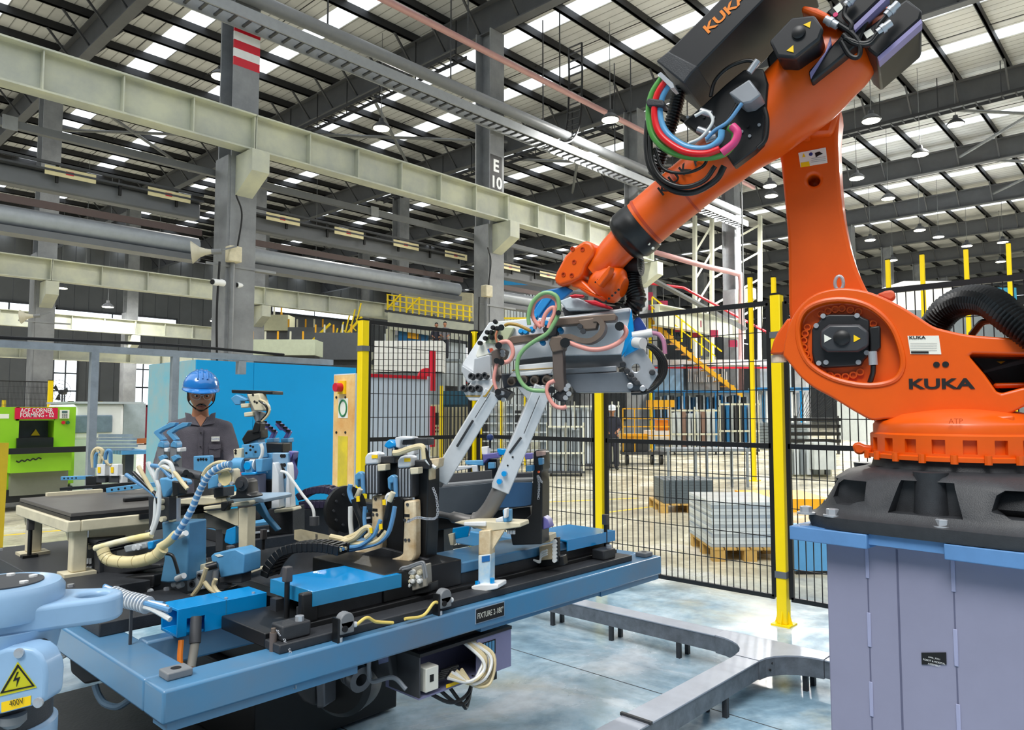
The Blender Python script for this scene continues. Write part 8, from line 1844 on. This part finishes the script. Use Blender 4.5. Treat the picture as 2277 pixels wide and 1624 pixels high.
for k in range(9): fb(pj, 1050+k*19, 1064+k*19, 885+(k%3)*14, 1020, 0.6, 'module', [m_steel2, m_dgrey, m_sheetA, m_rackw][k % 4], t, push=0.1*(k%2))
for x in (1068, 1112, 1165): fb(pj, x, x+5, 880, 1035, 0.06, 'upright', m_yellow, t, push=-0.2)
for k in range(6): fb(pj, 1050, 1215, 900+k*20, 903+k*20, 0.05, 'rail', m_sheetB, t, push=-0.1)
# glass-like shiny table between
pt = gpt(1000, 975); t = thing('shiny_table', 'long table of glossy pale film beyond the switch cabinet', 'table', pt)
fb(pt, 955, 1230, 815, 838, 1.0, 'film_roll_bed', M('film_gloss', (190,214,232), 0.12, var=0.35, scale=3), t); fb(pt, 955, 1230, 838, 975, 0.8, 'body', m_dgrey, t, push=0.1); fb(pt, 955, 1230, 850, 853, 0.05, 'red_line', m_red, t, push=-0.05)
# tall yellow net posts and low buildings at right
pn_ = [(1990,572,2000), (2068,560,2000), (2168,548,2000), (2265,534,2000), (1677,612,1000), (1730,612,1000)]
for k, (x, yt, _) in enumerate(pn_):
    p = gpt(x, 1070); t = thing('net_post', ['tall yellow net post close to the link arm', 'tall yellow net post above the lifting lug', 'tall yellow net post above the black conduit', 'tall yellow net post farthest along the net line', 'slim yellow post left of the tall fence post top', 'slim yellow post beside the link arm base'][k], 'post', p)
    z = zat(p, x, yt); MB().box(p.x-0.04, p.x+0.04, p.y-0.04, p.y+0.04, 0.02, z).build('tube', m_yellow, t); MB().box(p.x-0.1, p.x+0.1, p.y-0.1, p.y+0.1, 0, 0.02).build('base_plate', m_yellow, t); MB().box(p.x-0.045, p.x+0.045, p.y-0.045, p.y+0.045, z, z+0.02).build('cap', m_black, t)
pr_ = gpt(2120, 985); t = thing('site_office', 'low pale site office with dark windows behind the right fence', 'building', pr_)
fb(pr_, 1940, 2340, 690, 985, 4.0, 'wall', M('office_white', (206,214,218), 0.5), t); fb(pr_, 1930, 2350, 678, 692, 4.4, 'roof', m_sheetB, t)
for x in (1965, 2035, 2062, 2160, 2235): fb(pr_, x, x+24, 702, 728, 0.05, 'window', m_ink, t, push=-0.04)
pq = gpt(2080, 1002); t = thing('storage_container', 'blue and white containers stacked in front of the site office', 'container', pq)
fb(pq, 2215, 2262, 640, 690, 2.0, 'blue_container', M('container_teal', (60,150,190), 0.5), t); fb(pq, 2010, 2120, 625, 690, 2.0, 'white_container', m_white, t); fb(pq, 2000, 2300, 690, 1002, 1.5, 'plinth', m_steel2, t)
# pink pipes near the stair
t = thing('service_pipe', 'pink service pipe turning down beside the cream support girder', 'pipe', gpt(1648, 989)); pp = Plane(ORG[t], 0)
MB().tube(spline([pp(1400,545), pp(1560,590), pp(1635,608), pp(1647,620), pp(1648,700), pp(1648,989)], 8), 0.12, 10).build('pipe', M('pipe_196', (196,120,112), 0.4), t, smooth=True)
t = thing('service_pipe', 'thin red pipe sloping across the yellow stair', 'pipe', gpt(1520, 985)); pp = Plane(ORG[t]-FH*1.0, 0)
MB().tube([pp(1440,630), pp(1520,640), pp(1725,750)], 0.06, 8).build('pipe', m_red, t, smooth=True); MB().cyl(pp(1725,750), Vector((pp(1725,750).x, pp(1725,750).y, 0)), 0.05, n=8).build('drop', m_red, t)
# lattice towers / white braces behind the robot forearm
t = thing('lattice_tower', 'white braced lattice tower between the forearm and the link arm', 'tower', gpt(1590, 979)); pp = Plane(ORG[t], 0)
for x in (1545, 1583, 1690): MB().bar(pp(x,979), pp(x,480), 0.18).build('leg', m_rackw, t)
for k in range(4): MB().bar(pp(1547,560+k*60), pp(1583,500+k*60), 0.1).build('brace', m_rackw, t); MB().bar(pp(1583,560+k*60), pp(1690,500+k*60), 0.1).build('brace', m_rackw, t)
# far clutter along the left wall
for k, (x0, x1, y0, y1, c) in enumerate(((560,640,700,735,(180,180,150)), (640,735,728,760,(110,116,124)), (560,700,755,790,(205,214,190)), (700,800,740,800,(90,94,100)))):
    p = gpt((x0+x1)/2, (978,984,1000,992)[k]); t = thing('machine_block', ['grey process machine behind the blue enclosure top', 'dark process machine right of the banded column', 'pale green beam-topped machine above the blue enclosure', 'dark lattice machine left of the corner fence post'][k], 'machine', p)
    fb(p, x0, x1, y0, y1, 1.2, 'upper_body', M('blk%d' % k, c, 0.5), t); fb(p, x0+5, x1-5, y1, (978,984,1000,992)[k], 0.8, 'lower_body', m_dgrey, t, push=0.2)
    for q in range(5): fb(p, x0+q*(x1-x0)/5, x0+q*(x1-x0)/5+3, y0-18, y0, 0.05, 'mast', m_rackw if q % 2 else m_yel2, t)
t = thing('yellow_lattice_stair', 'yellow lattice stair with crossed rails left of the first fence post', 'stair', gpt(770, 985)); pp = Plane(ORG[t], 0)
for (a_, b_) in (((690,835),(805,705)), ((720,835),(805,745)), ((650,800),(735,720))): MB().bar(pp(*a_), pp(*b_), 0.1).build('stringer', m_yellow, t)
for k in range(8): MB().bar(pp(700+k*13,822-k*14), pp(712+k*13,772-k*14), 0.06).build('baluster', m_yellow, t); MB().bar(pp(700+k*13,800-k*13), pp(720+k*12,820-k*14), 0.05).build('lattice', m_yellow, t)
for x in (705, 800): MB().cyl(Vector((pp(x,830).x, pp(x,830).y, 0)), pp(x,830), 0.08, n=8).build('leg', m_yellow, t)
# distant people
m_sh2 = M('dark_navy_shirt', (44,46,60), 0.8); m_sh3 = M('grey_work_shirt', (120,120,126), 0.8)
p = gpt(1362, 1045); person(p, -p, 'distant worker in dark vest between the sheet carts', m_sh2, m_trous, M('white_helmet', (226,232,236), 0.3), 'stand', 1.62, False, 5)
p = gpt(193, 1000); person(p, RT*-1, 'distant dark-clothed worker behind the guard frame post', m_sh2, m_trous, None, 'stand', 1.7, False, 5)
pd = Plane(pm, 18); 
for k, (px, py, sh_) in enumerate(((970, 800, m_sh2), (989, 798, m_sh3))):
    q = Plane(pm-FH*2.0, 18)(px, py); 
    person(q, -q, ['distant worker in navy with crossed hands on the inspection platform', 'distant worker in grey on the inspection platform'][k], sh_, m_trous, None, 'stand', 1.66, False, 5)
q = Plane(pm-FH*2.0, 18)(980, 802); t = thing('inspection_platform', 'grey inspection platform carrying two distant workers', 'platform', (q.x, q.y, 0))
MB().obox(Vector((q.x, q.y, Plane(pm-FH*2.0, 18)(980,800).z-0.06)), RT, FH, ZZ, 0.9, 0.5, 0.05).build('deck', m_steel2, t)
for sx_, sy_ in ((-0.8,-0.4),(0.8,-0.4),(-0.8,0.4),(0.8,0.4)): b_ = Vector((q.x,q.y,0))+RT*sx_+FH*sy_; MB().cyl(b_, b_+ZZ*(q.z-0.1), 0.04, n=8).build('leg', m_steel2, t)
for sx_ in (-0.85, 0.85): b_ = Vector((q.x,q.y,q.z))+RT*sx_-FH*0.45; MB().cyl(b_, b_+ZZ*1.0, 0.025, n=8).build('rail_post', m_dgrey, t)
# ================================================================ small fittings belong to the part they sit on
SMALL = ('screw', 'bolt', 'hole', 'port', 'label', 'triangle', 'cap', 'button', 'print_line', 'bar_code', 'mark', 'sign_border', 'lightning', 'lettering', 'slot', 'nut', 'tag', 'knob', 'key', 'display', 'screen', 'washer', 'fin', 'groove', 'shim', 'fitting', 'socket', 'band', 'plate_edge', 'rim', 'clip', 'bead', 'seam', 'stiffener', 'window')
def _box(o):
    c = [Vector(v) for v in o.bound_box]; lo = Vector((min(v.x for v in c), min(v.y for v in c), min(v.z for v in c))); hi = Vector((max(v.x for v in c), max(v.y for v in c), max(v.z for v in c))); return lo, hi
for root in [o for o in COL.objects if o.parent is None and o.type == 'EMPTY']:
    kids = [c for c in root.children if c.type == 'MESH']
    if root.name.startswith('person'): continue
    small = [c for c in kids if any(c.name.split('.')[0].endswith(w_) for w_ in SMALL) and not c.children]
    big = [(c, _box(c)) for c in kids if c not in small]
    for c in small:
        lo, hi = _box(c); m_ = (lo+hi)/2; best = None
        for b_, (l2, h2) in big:
            e = 0.03 if (h2-l2).length < 2 else 0.1
            if all(l2[i]-e <= m_[i] <= h2[i]+e for i in range(3)):
                vol = (h2-l2).length
                if vol > (hi-lo).length and (best is None or vol < best[0]): best = (vol, b_)
        if best: c.parent = best[1]
